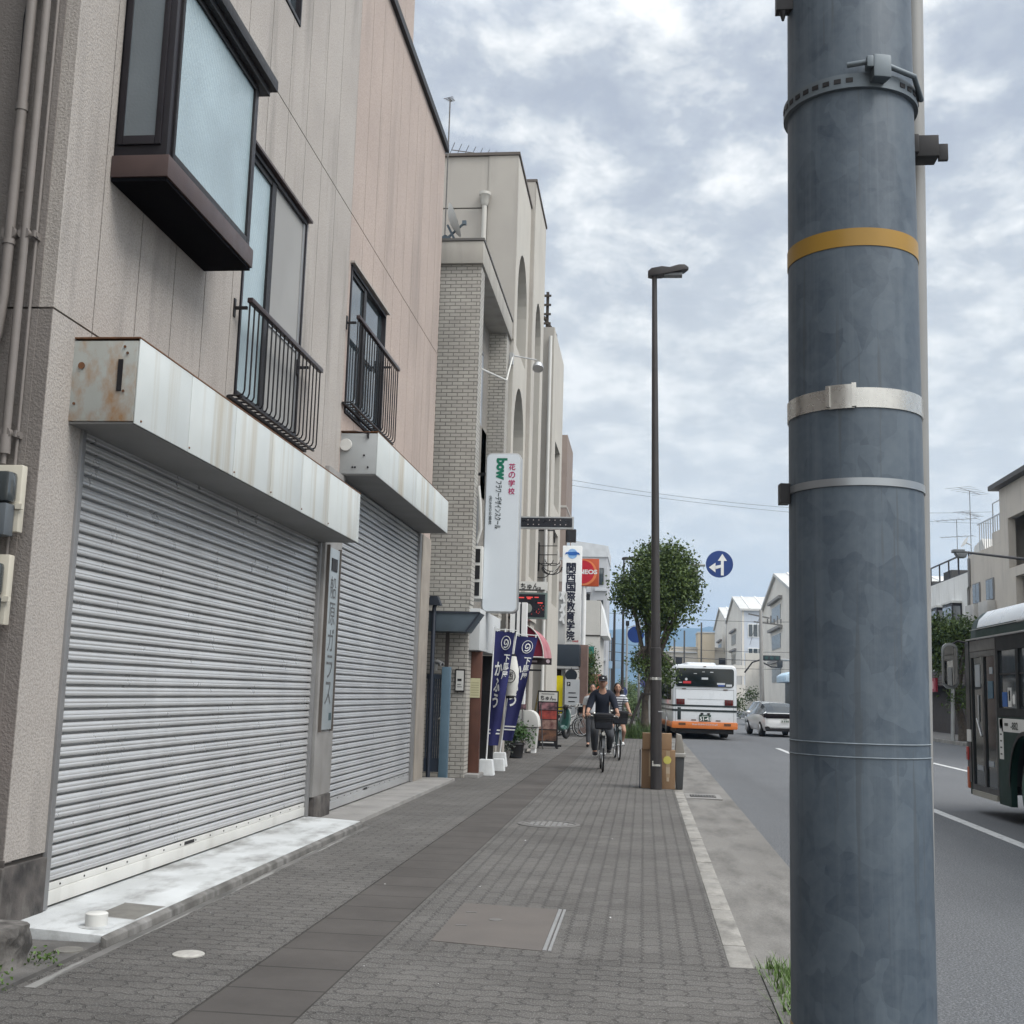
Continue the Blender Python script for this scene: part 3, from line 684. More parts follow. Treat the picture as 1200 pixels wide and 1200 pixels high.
pipe('cable', [(-3.83, 6.44, 5.9), (-3.87, 6.43, 5.5), (-3.86, 6.43, 4.9), (-3.85, 6.44, 4.3), (-3.86, 6.44, 3.5)], .006, black, 'loose black cable hanging beside the pipes on the end wall', 'cable')
for z, n_ in ((4.07, 'upper'), (5.75, 'top'), (2.85, 'low')):
    solo('pipe_clip', MB().box(-3.85, -3.64, 6.40, 6.425, z - .012, z + .012).tube((-3.80, 6.36, z), (-3.80, 6.41, z), .045, n=10).tube((-3.71, 6.37, z), (-3.71, 6.41, z), .036, n=10).box(-3.655, -3.645, 6.38, 6.46, z - .02, z + .02), pvc, {'upper': 'grey pipe clip beside the bottom of the bay window', 'top': 'highest grey pipe clip on the end wall', 'low': 'lowest grey pipe clip, just above the meters'}[n_], 'pipe clip')
def meter(z0, z1, dx, lab):
    t = thing('electricity_meter', lab, 'meter', (-3.75 + dx, 6.38, z0))
    part('back_board', MB().box(-4.05 + dx, -3.60 + dx, 6.36, 6.42, z0, z1), cream, t, bevel=.008)
    part('cover', MB().box(-4.0 + dx, -3.612 + dx, 6.25, 6.355, z0 + .16, z1 - .05), meterclear, t, bevel=.03)
    part('terminal_cover', MB().box(-3.98 + dx, -3.622 + dx, 6.26, 6.358, z0 - .03, z0 + .155), mat('grey_plastic', (.11, .125, .14), rough=.35, scale=2), t, bevel=.012)
    part('dial', MB().box(-3.85 + dx, -3.68 + dx, 6.24, 6.2495, z1 - .16, z1 - .1), offwhite, t)
    part('latch', MB().box(-3.615 + dx, -3.575 + dx, 6.34, 6.37, z0 + .13, z0 + .16), cream, t)
meter(2.27, 2.66, .03, 'upper electricity meter with smoky cover on a cream board')
meter(1.74, 2.14, .0, 'lower electricity meter with smoky cover on a cream board')
gm = solo('gas_meter', MB().box(-4.2, -3.715, 6.1, 6.4, .78, 1.34), mat('pink_plastic', (.40, .27, .26), (.34, .23, .22), rough=.6, scale=3), 'pinkish rounded utility cover low on the end wall', 'utility cover', bevel=.09)
part('pipe', MB().tube((-3.9, 6.25, .05), (-3.9, 6.25, .8), .02).path([(-3.8, 6.3, 1.33), (-3.8, 6.33, 1.45), (-3.82, 6.38, 1.5)], .012), pvc, gm)
# ------------------------------------------------------------------ tiled building with the restaurant
tileX = brick_mat('grey_tile_south', 'XZ', (.40, .385, .35), (.33, .315, .29), (.10, .095, .09), .19, .066, .009, .6, .7, dirt=(.2, .19, .175))
tileY = brick_mat('grey_tile_street', 'YZ', (.40, .385, .35), (.33, .315, .29), (.10, .095, .09), .19, .066, .009, .6, .7, dirt=(.2, .19, .175))
rough_panel = mat('split_face_panel', (.26, .245, .225), (.19, .18, .165), rough=.95, scale=14, bump=1, bscale=40, bdist=.02)
slab = mat('slab_beige', (.36, .345, .315), (.31, .295, .27), rough=.85, scale=2, stain=(.17, .16, .15), stain_amt=.5)
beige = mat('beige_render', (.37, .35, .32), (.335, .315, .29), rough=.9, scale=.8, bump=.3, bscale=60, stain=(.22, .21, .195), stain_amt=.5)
beige_lit = mat('beige_render_lit', (.46, .44, .40), (.42, .40, .365), rough=.9, scale=.8, bump=.3, bscale=60, stain=(.28, .265, .25), stain_amt=.4)  # the beige render again, street-side light put into a paler colour
dark = mat('dark_interior', (.012, .012, .014), rough=.6)
wood = mat('stained_wood', (.11, .045, .03), (.075, .03, .02), rough=.5, scale=2.5, stain=(.04, .018, .012), stain_amt=.7, stretch=(9, 9, .4))
gblue = mat('grey_blue_steel', (.075, .10, .125), (.06, .082, .10), rough=.5, scale=3)
lblue = mat('faded_blue_steel', (.09, .15, .20), (.07, .12, .165), rough=.55, scale=3)
navy = mat('navy_steel', (.02, .026, .04), rough=.45, scale=3)
B2 = thing('tiled_building', 'narrow grey tiled building with a wooden restaurant door beside the panel clad one', 'building', (-7.5, 22, 0))
part('wall', MB().box(-12, -2.98, 20.0, 20.45, 0, 8.94), tileX, B2, label='tiled end wall')
o = part('pier', MB().box(-3.6, -2.965, 20.003, 20.44, 2.9, 8.93), tileY, B2)
part('pier', MB().box(-3.6, -2.98, 24.1, 24.62, 2.9, 8.94), tileX, B2)
part('wall', MB().box(-3.6, -3.35, 20.45, 24.1, 2.85, 4.2).box(-3.6, -3.35, 20.45, 24.1, 5.35, 6.75).box(-3.6, -3.35, 20.45, 24.1, 8.3, 8.94).box(-3.6, -3.35, 20.45, 20.6, 4.2, 8.3).box(-3.6, -3.35, 23.4, 24.1, 4.2, 8.3), rough_panel, B2, label='rough recessed wall between the tiled piers')
part('wall', MB().box(-12, -11.8, 20.45, 24.6, 0, 8.9).box(-12, -3.0, 24.4, 24.62, 0, 8.9).box(-3.7, -3.5, 22.9, 24.4, 0, 2.85), beige, B2)
part('roof', MB().box(-12, -2.93, 19.93, 24.64, 8.945, 9.36), slab, B2, bevel=.015)
part('coping', MB().box(-12.02, -2.915, 19.915, 24.66, 9.365, 9.41), mat('coping_dark', (.12, .115, .11), rough=.7), B2)
for z0, z1, m_ in ((6.75, 8.3, mat('window_film', (.42, .46, .52), (.36, .4, .47), rough=.3, scale=1)), (4.2, 5.35, clear)):
    o = part('window', MB().box(-3.42, -3.355, 20.6, 20.66, z0, z1).box(-3.42, -3.355, 23.34, 23.4, z0, z1).box(-3.42, -3.355, 21.95, 22.03, z0 + .05, z1 - .05).box(-3.42, -3.355, 20.66, 23.34, z0, z0 + .05).box(-3.42, -3.355, 20.66, 23.34, z1 - .05, z1), alu, B2)
    part('pane', MB().box(-3.41, -3.375, 20.66, 21.95, z0 + .05, z1 - .05).box(-3.41, -3.375, 22.03, 23.34, z0 + .05, z1 - .05), m_, o)
    if z0 > 6:
        L = MB()
        for yy in (22.6, 22.75): L.path([(-3.372, yy, 7.9), (-3.372, yy + .1, 7.7), (-3.372, yy - .04, 7.45), (-3.372, yy + .12, 7.2), (-3.372, yy, 6.95)], .035, 6)
        part('brush_mark', L, mat('blue_ink', (.02, .035, .12)), o)
part('lintel', MB().box(-3.3, -2.80, 20.12, 23.0, 2.13, 2.84), mat('lintel_white', (.52, .54, .55), rough=.6, scale=1), B2, bevel=.01)
part('wood_panel', MB().box(-3.1, -2.80, 20.47, 20.6, .05, 2.12), wood, B2, bevel=.006)
part('inner_wall', MB().box(-3.6, -2.86, 22.87, 22.95, .05, 2.12), dark, B2)
dr = part('door', MB().box(-3.25, -3.15, 21.2, 22.85, .05, 2.12), dark, B2)
part('handle', MB().box(-3.15, -3.11, 21.5, 21.56, .8, 1.2).box(-3.15, -3.12, 21.4, 21.6, 1.25, 1.4), alu, dr)
part('step', MB().box(-3.5, -2.75, 20.1, 23.2, -.02, .06), concrete, B2, bevel=.01)
part('louvre', MB().box(-3.34, -2.87, 20.66, 21.4, 3.05, 3.98), offwhite, B2, bevel=.01)
ac = MB()
for i in range(3): ac.box(-3.3, -2.91, 20.652, 20.66, 3.1 + i * .295, 3.34 + i * .295)
part('louvre', ac, dark, B2, label='dark slots of the ventilation box')
part('conduit', MB().path([(-2.93, 20.3, 5.0), (-2.9, 20.35, 4.7), (-2.88, 20.4, 4.25), (-2.95, 20.45, 4.02), (-3.1, 20.5, 4.0)], .028, 8).path([(-3.3, 20.5, 7.2), (-3.25, 20.55, 7.3), (-2.95, 24.0, 7.9), (-2.9, 24.6, 8.6)], .018, 6).path([(-3.33, 20.48, 7.1), (-3.3, 20.52, 3.3)], .02, 6), offwhite, B2)
nb = solo('notice', MB().box(-3.17, -3.01, 19.965, 19.998, 1.42, 1.80), black, 'black framed white notice on the tiled wall by the blue gate', 'notice')
part('sheet', MB().box(-3.155, -3.025, 19.96, 19.966, 1.445, 1.775), offwhite, nb)
part('print', MB().box(-3.13, -3.06, 19.957, 19.961, 1.60, 1.64).box(-3.13, -3.07, 19.957, 19.961, 1.54, 1.55).box(-3.13, -3.05, 19.957, 19.961, 1.5, 1.51), ink, nb)
nb = solo('notice', MB().box(-2.985, -2.81, 20.455, 20.468, 1.33, 1.66), mat('yellow_paper', (.52, .50, .32), rough=.8), 'yellowish paper notice pinned to the brown wooden panel', 'notice')
pr = MB()
for i in range(6): pr.box(-2.965, -2.83, 20.452, 20.455, 1.37 + i * .042, 1.376 + i * .042)
part('print', pr, mat('faded_print', (.22, .2, .13)), nb)
# blue gate in the gap
G = thing('steel_gate', 'narrow dark blue steel gate with a lighter blue post in the gap between buildings', 'gate', (-3.4, 19.5, 0))
gp = MB()
for i in range(7): gp.box(-3.56 + i * .034, -3.535 + i * .034, 19.5, 19.53, .14, 1.68)
gp.box(-3.57, -3.32, 19.49, 19.54, 1.62, 1.70).box(-3.57, -3.32, 19.49, 19.54, .12, .34)
part('leaf', gp, mat('gate_navy', (.03, .042, .065), rough=.5, scale=4), G)
part('post', MB().box(-3.31, -3.17, 19.42, 19.54, 0, 1.82), lblue, G, bevel=.006)
part('post', MB().box(-3.30, -3.24, 19.6, 19.66, 1.7, 2.52), mat('brown_post', (.04, .032, .03)), G)
part('handle', MB().ball((-3.325, 19.46, .98), .022), steel, G)
can = solo('gate_canopy', MB().prism([(-3.55, 2.40), (-2.92, 2.40), (-2.70, 2.72), (-3.55, 2.72)], 'Y', 19.35, 19.95), gblue, 'small grey blue steel canopy over the blue gate', 'canopy', bevel=.006)
part('edge', MB().bars((-2.925, 19.345, 2.40), (-2.70, 19.345, 2.72), .03).box(-3.55, -2.70, 19.33, 19.349, 2.70, 2.73), navy, can)
dp = pipe('drain_pipe', [(-3.46, 19.32, 0), (-3.46, 19.32, 2.78), (-3.44, 19.4, 2.9)], .035, navy, 'dark pipe standing beside the far shutter and the blue gate', 'pipe')
part('hood', MB().prism([(-3.56, 2.82), (-3.34, 2.82), (-3.40, 2.97), (-3.52, 2.97)], 'Y', 19.22, 19.42), navy, dp)
sc = solo('security_camera', MB().tube((-3.40, 19.42, 1.90), (-3.29, 19.30, 1.86), .04).box(-3.5, -3.4, 19.42, 19.5, 1.76, 1.93), alu, 'small silver security camera above the blue gate', 'camera')
part('lens', MB().lathe([(0, 0), (.025, 0), (.025, .006), (0, .006)], (-3.287, 19.293, 1.858), 12, 'Y'), dark, sc)
# restaurant street furniture
cwhite = mat('cast_base', (.55, .57, .58), (.46, .48, .49), rough=.8, scale=6, stain=(.3, .3, .3))
nobm = mat('banner_blue', (.022, .024, .115), (.018, .02, .09), rough=.8, scale=4)
def nobori(bx, by, top, w_, lean, drop, lab, lablb, txtL, txtR, yaw=0):
    base = solo('concrete_weight', MB().loft([[(bx - q, by - q, z), (bx + q, by - q, z), (bx + q, by + q, z), (bx - q, by + q, z)] for q, z in ((.15, 0), (.145, .02), (.115, .25), (.105, .27))], smooth=False), cwhite, lablb, 'weight', group='weights under the blue banners', bevel=.008)
    t = thing('banner', lab, 'banner', (bx, by, .2), group='blue banners by the restaurant door')
    px = lambda z: bx + lean * (z - .2)
    part('pole', MB().tube((px(.2), by, .2), (px(top), by, top), .013, n=8).tube((px(top - .04), by, top - .04), (px(top - .04) + w_ + .03, by - yaw * w_, top - .04 - .02), .008, n=6), white, t)
    bm_ = MB(); nu, nv = 9, 24; vs = []
    U = Vector((1, -yaw, 0)).normalized(); Nn = Vector((U.y, -U.x, 0))
    def P(a, b, off=0):
        z = top - .07 - b * drop; k = (.3 + .7 * math.sin(PI * min(1, b * 1.1)))
        wv = .035 * math.sin(a * 6 + b * 4 + by) * k + .03 * math.sin(b * 9 + by) * a
        p = Vector((px(z) + .015, by, z - .025 * a * (1 - b))) + U * (a * w_ * (1 - .52 * b)) + Nn * (wv + off)
        return p
    for j in range(nv + 1):
        for i in range(nu + 1): vs.append(P(i / nu, j / nv))
    bm_.add(vs, [(j * (nu + 1) + i, j * (nu + 1) + i + 1, (j + 1) * (nu + 1) + i + 1, (j + 1) * (nu + 1) + i) for j in range(nv) for i in range(nu)], True)
    c_ = part('cloth', bm_, nobm, t)
    L = MB()
    def put(txt, a0, b0, sa, sb, pitch, bold=.015):
        for i, ch in enumerate(txt):
            vs_, fs_ = glyphs(ch, 1, bold)
            if not vs_: continue
            x0 = min(p[0] for p in vs_); x1 = max(p[0] for p in vs_); y0 = min(p[1] for p in vs_); y1 = max(p[1] for p in vs_)
            L.add([P(a0 + (p[0] - x0) / (x1 - x0) * sa, b0 + i * pitch + sb - (p[1] - y0) / (y1 - y0) * sb, .012) for p in vs_], fs_)
    put(txtL, .10, .27, .46, .125, .14, .03); put(txtR, .58, .20, .34, .07, .075, .02)
    for rr_ in (.25, .20):
        ring = [P(.6 + rr_ * math.cos(2 * PI * i / 20), .10 + rr_ * .24 * math.sin(2 * PI * i / 20), .012) for i in range(20)]
        if rr_ == .25: L.path(ring, .007, 5, closed=True)
    sw = [P(.6 + (.04 + .13 * i / 12) * math.cos(i * .7), .10 + (.04 + .13 * i / 12) * .26 * math.sin(i * .7), .012) for i in range(13)]
    L.path(sw, .012, 5)
    for bb in (.86, .89):
        L.add([P(.02, bb, .008), P(.98, bb, .008), P(.98, bb + .012, .008), P(.02, bb + .012, .008)], [(0, 1, 2, 3)])
    part('lettering', L, white, c_)
    tb = MB()
    for a in (.1, .5, .9): q = P(a, 0); tb.box(q.x - .012, q.x + .012, q.y - .008, q.y + .008, q.z - .01, q.z + .05)
    part('loop', tb, white, c_)
nobori(-2.73, 20.95, 2.58, .36, .035, 2.0, 'blue banner with white brush characters, nearest to the wooden door', 'white cast weight under the near blue banner', 'かふう', '下馬屋', .1)
nobori(-2.80, 23.5, 2.62, .42, .11, 2.05, 'blue banner leaning towards the street behind the paper lantern', 'white cast weight under the far blue banner', 'かふう', '下馬屋', .05)
solo('concrete_weight', MB().loft([[(-2.66 - q, 22.2 - q, z), (-2.66 + q, 22.2 - q, z), (-2.66 + q, 22.2 + q, z), (-2.66 - q, 22.2 + q, z)] for q, z in ((.12, 0), (.115, .02), (.1, .2), (.09, .22))], smooth=False), cwhite, 'lower white cast block standing between the two taller banner weights', 'weight', group='weights under the blue banners', bevel=.008)
lt = thing('paper_lantern', 'long white paper lantern with a ringed black character', 'lantern', (-2.50, 22.4, 1.36))
prof = [(.07, 0), (.10, .02)] + [(.10 + .05 * math.sin(PI * i / 14) + .004 * (i % 2), .03 + .68 * i / 14) for i in range(15)] + [(.10, .74), (.07, .75)]
part('paper', MB().lathe(prof, (-2.50, 22.4, 1.36), 24), mat('paper_white', (.62, .62, .59), rough=.85), lt)
part('rim', MB().lathe([(.08, 0), (.08, .05), (.0, .05)], (-2.50, 22.4, 1.32), 20).lathe([(.08, 0), (.08, .05), (0, .05)], (-2.50, 22.4, 2.10), 20).path([(-2.5, 22.4, 2.15), (-2.5, 22.4, 2.25), (-2.8, 22.4, 2.26)], .008), black, lt)
L = MB(); lettering(L, '西', (-2.56, 22.242, 1.67), (1, 0, 0), (0, 0, 1), .12, .13, .02)
L.path([(-2.5 + .1 * math.cos(a), 22.238 + .03 * math.cos(a) ** 2, 1.735 + .12 * math.sin(a)) for a in [2 * PI * i / 24 for i in range(24)]], .008, 5, closed=True)
part('lettering', L, ink, lt)
# tall illuminated flower-school sign
sg = thing('sign_box', 'tall white rounded sign box with green and pink lettering for a flower school', 'sign', (-2.565, 20.9, 2.82))
part('case', MB().prism(rrect(-2.885, -2.245, 2.82, 5.69, .10), 'Y', 20.80, 21.05), alu, sg, bevel=.012)
part('face', MB().prism(rrect(-2.862, -2.268, 2.845, 5.665, .085), 'Y', 20.79, 20.80), mat('sign_face', (.62, .67, .72), (.58, .63, .68), rough=.35, scale=.6), sg)
DN, RT = (0, 0, -1), (1, 0, 0); fy = 20.788; ft = 5.665; fl = -2.862
L = MB(); lettering(L, 'bow', (fl + .17, fy, ft - .07), DN, RT, .40, .20, .06, .002)
part('lettering', L, mat('sign_green', (.0, .15, .09), rough=.4), sg)
L = MB(); lettering(L, 'フラワーデザインスクール', (fl + .17, fy, ft - .49), DN, RT, .86, .12, .02, .002)
lettering(L, '(社)NFD公認校', (fl + .055, fy, ft - .76), DN, RT, .52, .06, .02, .002)
part('lettering', L, mat('sign_black', (.04, .055, .06)), sg)
L = MB(); column(L, '花の学校', (fl + .40, fy, ft - .17), RT, (0, 0, 1), .115, .148, .022, .002)
part('lettering', L, mat('sign_pink', (.42, .02, .12)), sg)
part('bracket', MB().box(-3.3, -2.7, 20.9, 20.95, 5.3, 5.35).box(-3.3, -2.7, 20.9, 20.95, 3.1, 3.15), black, sg)
wp = solo('white_signboard', MB().box(-2.80, -2.70, 24.66, 24.9, 1.2, 3.3).box(-2.66, -2.60, 24.66, 24.9, 1.2, 3.3).box(-2.56, -2.46, 24.66, 24.9, 1.2, 3.3), white, 'white upright slats standing behind the blue banners', 'signboard')
part('gap', MB().box(-2.70, -2.66, 24.7, 24.85, 1.2, 3.28).box(-2.60, -2.56, 24.7, 24.85, 1.2, 3.28), navy, wp)
# ------------------------------------------------------------------ beige building with arched windows
B3 = thing('arched_building', 'beige building with tall arched windows and a stepped front', 'building', (-8, 27.5, 0))
def arched_wall(mb, x, y0, y1, z0, z1, arches, th=.35):
    """street wall in strips; arches = (yc, halfwidth, sill, spring)"""
    ys = {y0, y1}
    for yc, hw, zs, zp in arches:
        for i in range(13): ys.add(yc + hw * math.cos(PI * i / 12))
    ys = sorted(ys); zoff = 0
    for a, b in zip(ys, ys[1:]):
        mid = (a + b) / 2; hol = []
        for yc, hw, zs, zp in arches:
            if abs(mid - yc) < hw:
                f = lambda q: zp + 1.15 * math.sqrt(max(0, hw * hw - (q - yc) ** 2))
                hol.append((zs, f(a), f(b)))
        hol.sort(); lo = z0
        for zs, ha, hb in hol:
            mb.box(x - th, x, a, b, lo, zs)
            vs = [(x, a, ha), (x, b, hb), (x, b, max(ha, hb) + .001), (x, a, max(ha, hb) + .001)]
            top = max(ha, hb)
            mb.prism([(a, ha), (b, hb), (b, top + .02), (a, top + .02)], 'X', x - th, x)
            lo = top + .02
        mb.box(x - th, x, a, b, lo, z1)
mb = MB(); A1 = [(26.15, 1.0, 9.0, 10.25), (26.15, 1.05, 5.2, 7.05)]
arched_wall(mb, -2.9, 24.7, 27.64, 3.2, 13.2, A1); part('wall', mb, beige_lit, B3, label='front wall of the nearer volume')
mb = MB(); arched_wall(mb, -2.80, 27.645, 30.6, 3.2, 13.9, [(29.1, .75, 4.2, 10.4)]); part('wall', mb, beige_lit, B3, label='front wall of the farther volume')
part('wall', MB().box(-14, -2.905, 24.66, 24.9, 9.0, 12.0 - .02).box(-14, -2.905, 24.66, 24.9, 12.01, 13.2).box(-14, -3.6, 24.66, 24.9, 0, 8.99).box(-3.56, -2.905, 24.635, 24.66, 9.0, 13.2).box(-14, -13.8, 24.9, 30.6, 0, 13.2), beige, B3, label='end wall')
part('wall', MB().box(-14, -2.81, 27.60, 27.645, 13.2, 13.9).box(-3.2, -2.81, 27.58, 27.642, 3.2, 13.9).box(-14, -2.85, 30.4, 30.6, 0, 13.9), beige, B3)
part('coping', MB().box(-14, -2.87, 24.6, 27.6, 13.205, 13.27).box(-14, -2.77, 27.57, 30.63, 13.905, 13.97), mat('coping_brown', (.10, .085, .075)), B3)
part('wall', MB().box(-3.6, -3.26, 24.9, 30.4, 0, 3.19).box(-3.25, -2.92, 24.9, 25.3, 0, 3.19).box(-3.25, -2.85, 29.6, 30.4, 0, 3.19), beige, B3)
for yc, hw, z0, z1 in ((26.15, 1.0, 9.0, 11.5), (26.15, 1.05, 5.2, 8.3), (29.1, .75, 4.2, 11.4)):
    o = part('window', MB().box(-3.6, -3.34, yc - hw - .3, yc + hw + .3, z0 - .2, z1 + .1), clear, B3)
    part('frame', MB().box(-3.34, -3.29, yc - .04, yc + .04, z0, z1).box(-3.34, -3.3, yc - hw, yc + hw, (z0 + z1) / 2, (z0 + z1) / 2 + .06), bronze, o)
hp = MB().tube((-3.62, 24.55, 9.4), (-3.62, 24.55, 12.0), .055).lathe([(.06, 0), (.09, .06), (.11, .22), (.13, .24), (.13, .3), (0, .3)], (-3.62, 24.55, 12.0), 16)
solo('drain_pipe', hp, mat('cream_pipe', (.46, .45, .42), rough=.6), 'cream drainpipe with a rain hopper on the arched building end wall', 'pipe')
ds = thing('satellite_dish', 'white satellite dish on the tiled building roof beside the panel clad wall', 'dish', (-4.1, 22.5, 9.4))
dd = [(0.0, .0)] + [(.36 * i / 6, .11 * (i / 6) ** 2) for i in range(1, 7)]
db = MB().lathe(dd, (0, 0, 0), 24); db.xform(Matrix.Translation((-4.0, 22.4, 10.75)) @ Matrix.Rotation(R(100), 4, 'Z') @ Matrix.Rotation(R(68), 4, 'X') @ Matrix.Rotation(R(180), 4, 'X') @ Matrix.Rotation(R(180), 4, 'X'))
part('bowl', db, offwhite, ds)
part('arm', MB().bars((-4.1, 22.5, 10.4), (-3.72, 22.4, 10.7), .035).bars((-4.05, 22.45, 10.7), (-3.85, 22.4, 10.3), .04).box(-3.74, -3.66, 22.36, 22.44, 10.68, 10.76), gblue, ds)
part('mast', MB().tube((-4.1, 22.5, 9.41), (-4.1, 22.5, 10.5), .04).box(-4.18, -3.98, 22.4, 22.6, 10.2, 10.45), gblue, ds)
def antenna(x, y, z, h, n, lab, rz, L=.9, two=False):
    t = thing('tv_antenna', lab, 'antenna', (x, y, z))
    part('mast', MB().tube((x, y, z), (x, y, z + h), .016, n=6), castiron, t)
    b = MB(); c, s_ = math.cos(rz), math.sin(rz)
    for zz, LL, nn in ((z + h, L, n), (z + h * .72, L * .8, n)) if two else ((z + h, L, n),):
        b.tube((x - c * LL / 2, y - s_ * LL / 2, zz), (x + c * LL / 2, y + s_ * LL / 2, zz), .012, n=5)
        for i in range(nn):
            q = -LL / 2 + LL * i / (nn - 1); e = min(.32, L * .55) * (1.25 - i / nn * .6) * (1.6 if two and zz > z + h * .9 else 1)
            b.tube((x + c * q - s_ * e, y + s_ * q + c * e, zz), (x + c * q + s_ * e, y + s_ * q - c * e, zz), .008, n=4)
    part('aerial', b, castiron, t); return t
antenna(-4.27, 23.4, 9.41, 4.5, 4, 'thin television aerial on a tall leaning mast at the panel building edge', 1.2, .16, False)
antenna(-4.1, 26.2, 13.27, .75, 8, 'fishbone television aerial on the arched building roof', .35, 1.2)
fl_ = thing('flood_light', 'sign lamp on a horizontal arm at the arched building front', 'lamp', (-2.9, 25.6, 8.6))
part('arm', MB().tube((-2.93, 24.62, 8.62), (-2.40, 24.75, 8.55), .014, n=6).box(-2.97, -2.89, 24.55, 24.66, 8.4, 8.66), alu, fl_)
hd = MB().lathe([(0, 0), (.1, .02), (.12, .1), (.12, .14), (0, .14)], (0, 0, 0), 16); hd.xform(Matrix.Translation((-2.36, 24.76, 8.46)) @ Matrix.Rotation(R(150), 4, 'X'))
part('head', hd, alu, fl_)
# signs on and beside it
lb = solo('led_sign', MB().box(-2.80, -1.60, 25.95, 26.1, 5.04, 5.31), alu, 'long black horizontal display panel with faint dots sticking out from the beige building', 'sign')
part('screen', MB().box(-2.78, -1.63, 25.94, 25.95, 5.075, 5.28), mat('led_black', (.012, .013, .02), rough=.3), lb)
dots = MB(); rn = random.Random(4)
for i in range(9):
    for j in range(2):
        if rn.random() < .7: dots.box(-2.62 + i * .12, -2.60 + i * .12, 25.936, 25.94, 5.12 + j * .1, 5.14 + j * .1)
part('dots', dots, mat('led_dot', (.5, .45, .45)), lb)
ch = solo('shop_sign', MB().box(-2.95, -2.15, 25.96, 26.06, 3.66, 3.86), offwhite, 'small white board with black Japanese lettering above the red display', 'sign')
L = MB(); lettering(L, 'ちゅん。', (-2.73, 25.958, 3.69), RT, (0, 0, 1), .44, .13, .03); part('lettering', L, ink, ch)
part('bar', MB().box(-2.9, -2.2, 25.92, 25.96, 3.665, 3.685), black, ch)
ld = solo('led_sign', MB().box(-2.95, -2.15, 25.95, 26.12, 3.04, 3.62), mat('led_case', (.16, .21, .2), rough=.4), 'square dark display showing red text under the small white board', 'sign')
part('screen', MB().box(-2.92, -2.19, 25.94, 25.95, 3.08, 3.58), mat('led_black', (.012, .013, .02)), ld)
L = MB(); rn = random.Random(2)
for (a, b, z) in ((-2.85, -2.65, 3.49), (-2.60, -2.46, 3.5), (-2.42, -2.33, 3.5), (-2.58, -2.50, 3.47), (-2.35, -2.24, 3.38)): L.box(a, b, 25.936, 25.94, z, z + .022)
for _ in range(10): x_, z_ = rn.uniform(-2.5, -2.22), rn.uniform(3.12, 3.33); L.box(x_, x_ + .014, 25.936, 25.94, z_, z_ + .012)
part('red_text', L, glow_mat('led_red', (.8, .07, .06), .22), ld)
part('picture', MB().prism([(-2.55 + .08 * math.cos(2 * PI * i / 14), 3.27 + .1 * math.sin(2 * PI * i / 14)) for i in range(14)], 'Y', 25.936, 25.94), mat('led_grey', (.25, .27, .25)), ld)
aw = thing('red_awning', 'dark red rounded awning with a pale pink front over a shop door', 'awning', (-2.7, 28, 2.2))
arc = [(-2.88 + .60 * math.sin(PI / 2 * i / 9), 2.24 + .76 * math.cos(PI / 2 * i / 9)) for i in range(10)]
part('canopy', MB().prism([(-2.88, 2.24)] + arc[::-1], 'Y', 27.0, 27.015), mat('awning_red', (.16, .008, .028), rough=.75), aw)
part('canopy', MB().loft([[(x, 27.0 - .01, z) for x, z in arc], [(x, 29.4, z) for x, z in arc]], caps=False, closed=False), mat('awning_pink', (.42, .2, .22), (.3, .08, .1), rough=.75, scale=3), aw, label='curved front of the awning')
part('trim', MB().path([(-2.88, 26.98, 2.24), (-2.28, 26.98, 2.24)], .015, 6).path([(x, 26.98, z) for x, z in arc], .012, 6), offwhite, aw)
st_ = solo('shop_sign', MB().box(-2.87, -2.12, 27.3, 27.36, 2.08, 2.23), mat('dark_board', (.03, .02, .022)), 'narrow dark board with white lettering under the red awning', 'sign')
part('lettering', MB().box(-2.75, -2.6, 27.294, 27.3, 2.13, 2.17).box(-2.57, -2.45, 27.294, 27.3, 2.13, 2.17).lathe([(0, 0), (.045, 0), (.045, .005), (0, .005)], (-2.2, 27.293, 2.16), 12, 'Y'), mat('pale_pink', (.5, .42, .46)), st_)
part('lamp', MB().box(-2.85, -2.35, 27.32, 27.36, 1.93, 1.97), black, st_)
df = solo('doorway', MB().box(-2.98, -2.88, 27.0, 29.4, 0, 2.05), mat('maroon', (.06, .015, .02), rough=.5), 'maroon shop doorway under the red awning', 'doorway')
part('pane', MB().box(-2.88, -2.872, 27.3, 28.3, .3, 1.95).box(-2.88, -2.872, 28.5, 29.2, .3, 1.95), clear, df)
part('frame', MB().box(-2.94, -2.84, 26.9, 26.995, 0, 2.05), alu, df)
# bin, pot, ladder, menu board
bn = thing('storage_bin', 'white plastic storage bin with a rounded lid by the potted plant', 'bin', (-2.78, 29.2, 0))
part('body', MB().loft([[(-2.78 + q * sx, 29.2 + .3 * sy * q / .24, z) for sx, sy in ((-1, -1), (1, -1), (1, 1), (-1, 1))] for q, z in ((.19, .1), (.22, .55), (.24, .6))], smooth=False), offwhite, bn, bevel=.02)
part('lid', MB().prism([(-2.78 + .26 * math.cos(PI * i / 12) * (1 if i < 6 else 1), .62 + .40 * math.sin(PI * i / 12) ** .7) for i in range(13)], 'Y', 28.88, 29.52), offwhite, bn, bevel=.02)
part('foot', MB().box(-2.96, -2.86, 29.0, 29.4, 0, .1).box(-2.70, -2.60, 29.0, 29.4, 0, .1), white, bn)
pl = thing('potted_plant', 'bushy green plant in a dark pot on the pavement edge', 'plant', (-2.82, 26.6, 0))
part('pot', MB().lathe([(.12, 0), (.16, .02), (.19, .28), (.21, .3), (.2, .34), (.17, .33), (0, .3)], (-2.82, 26.6, 0), 20), mat('pot_black', (.02, .02, .022), rough=.5), pl)
rp_ = random.Random(8)
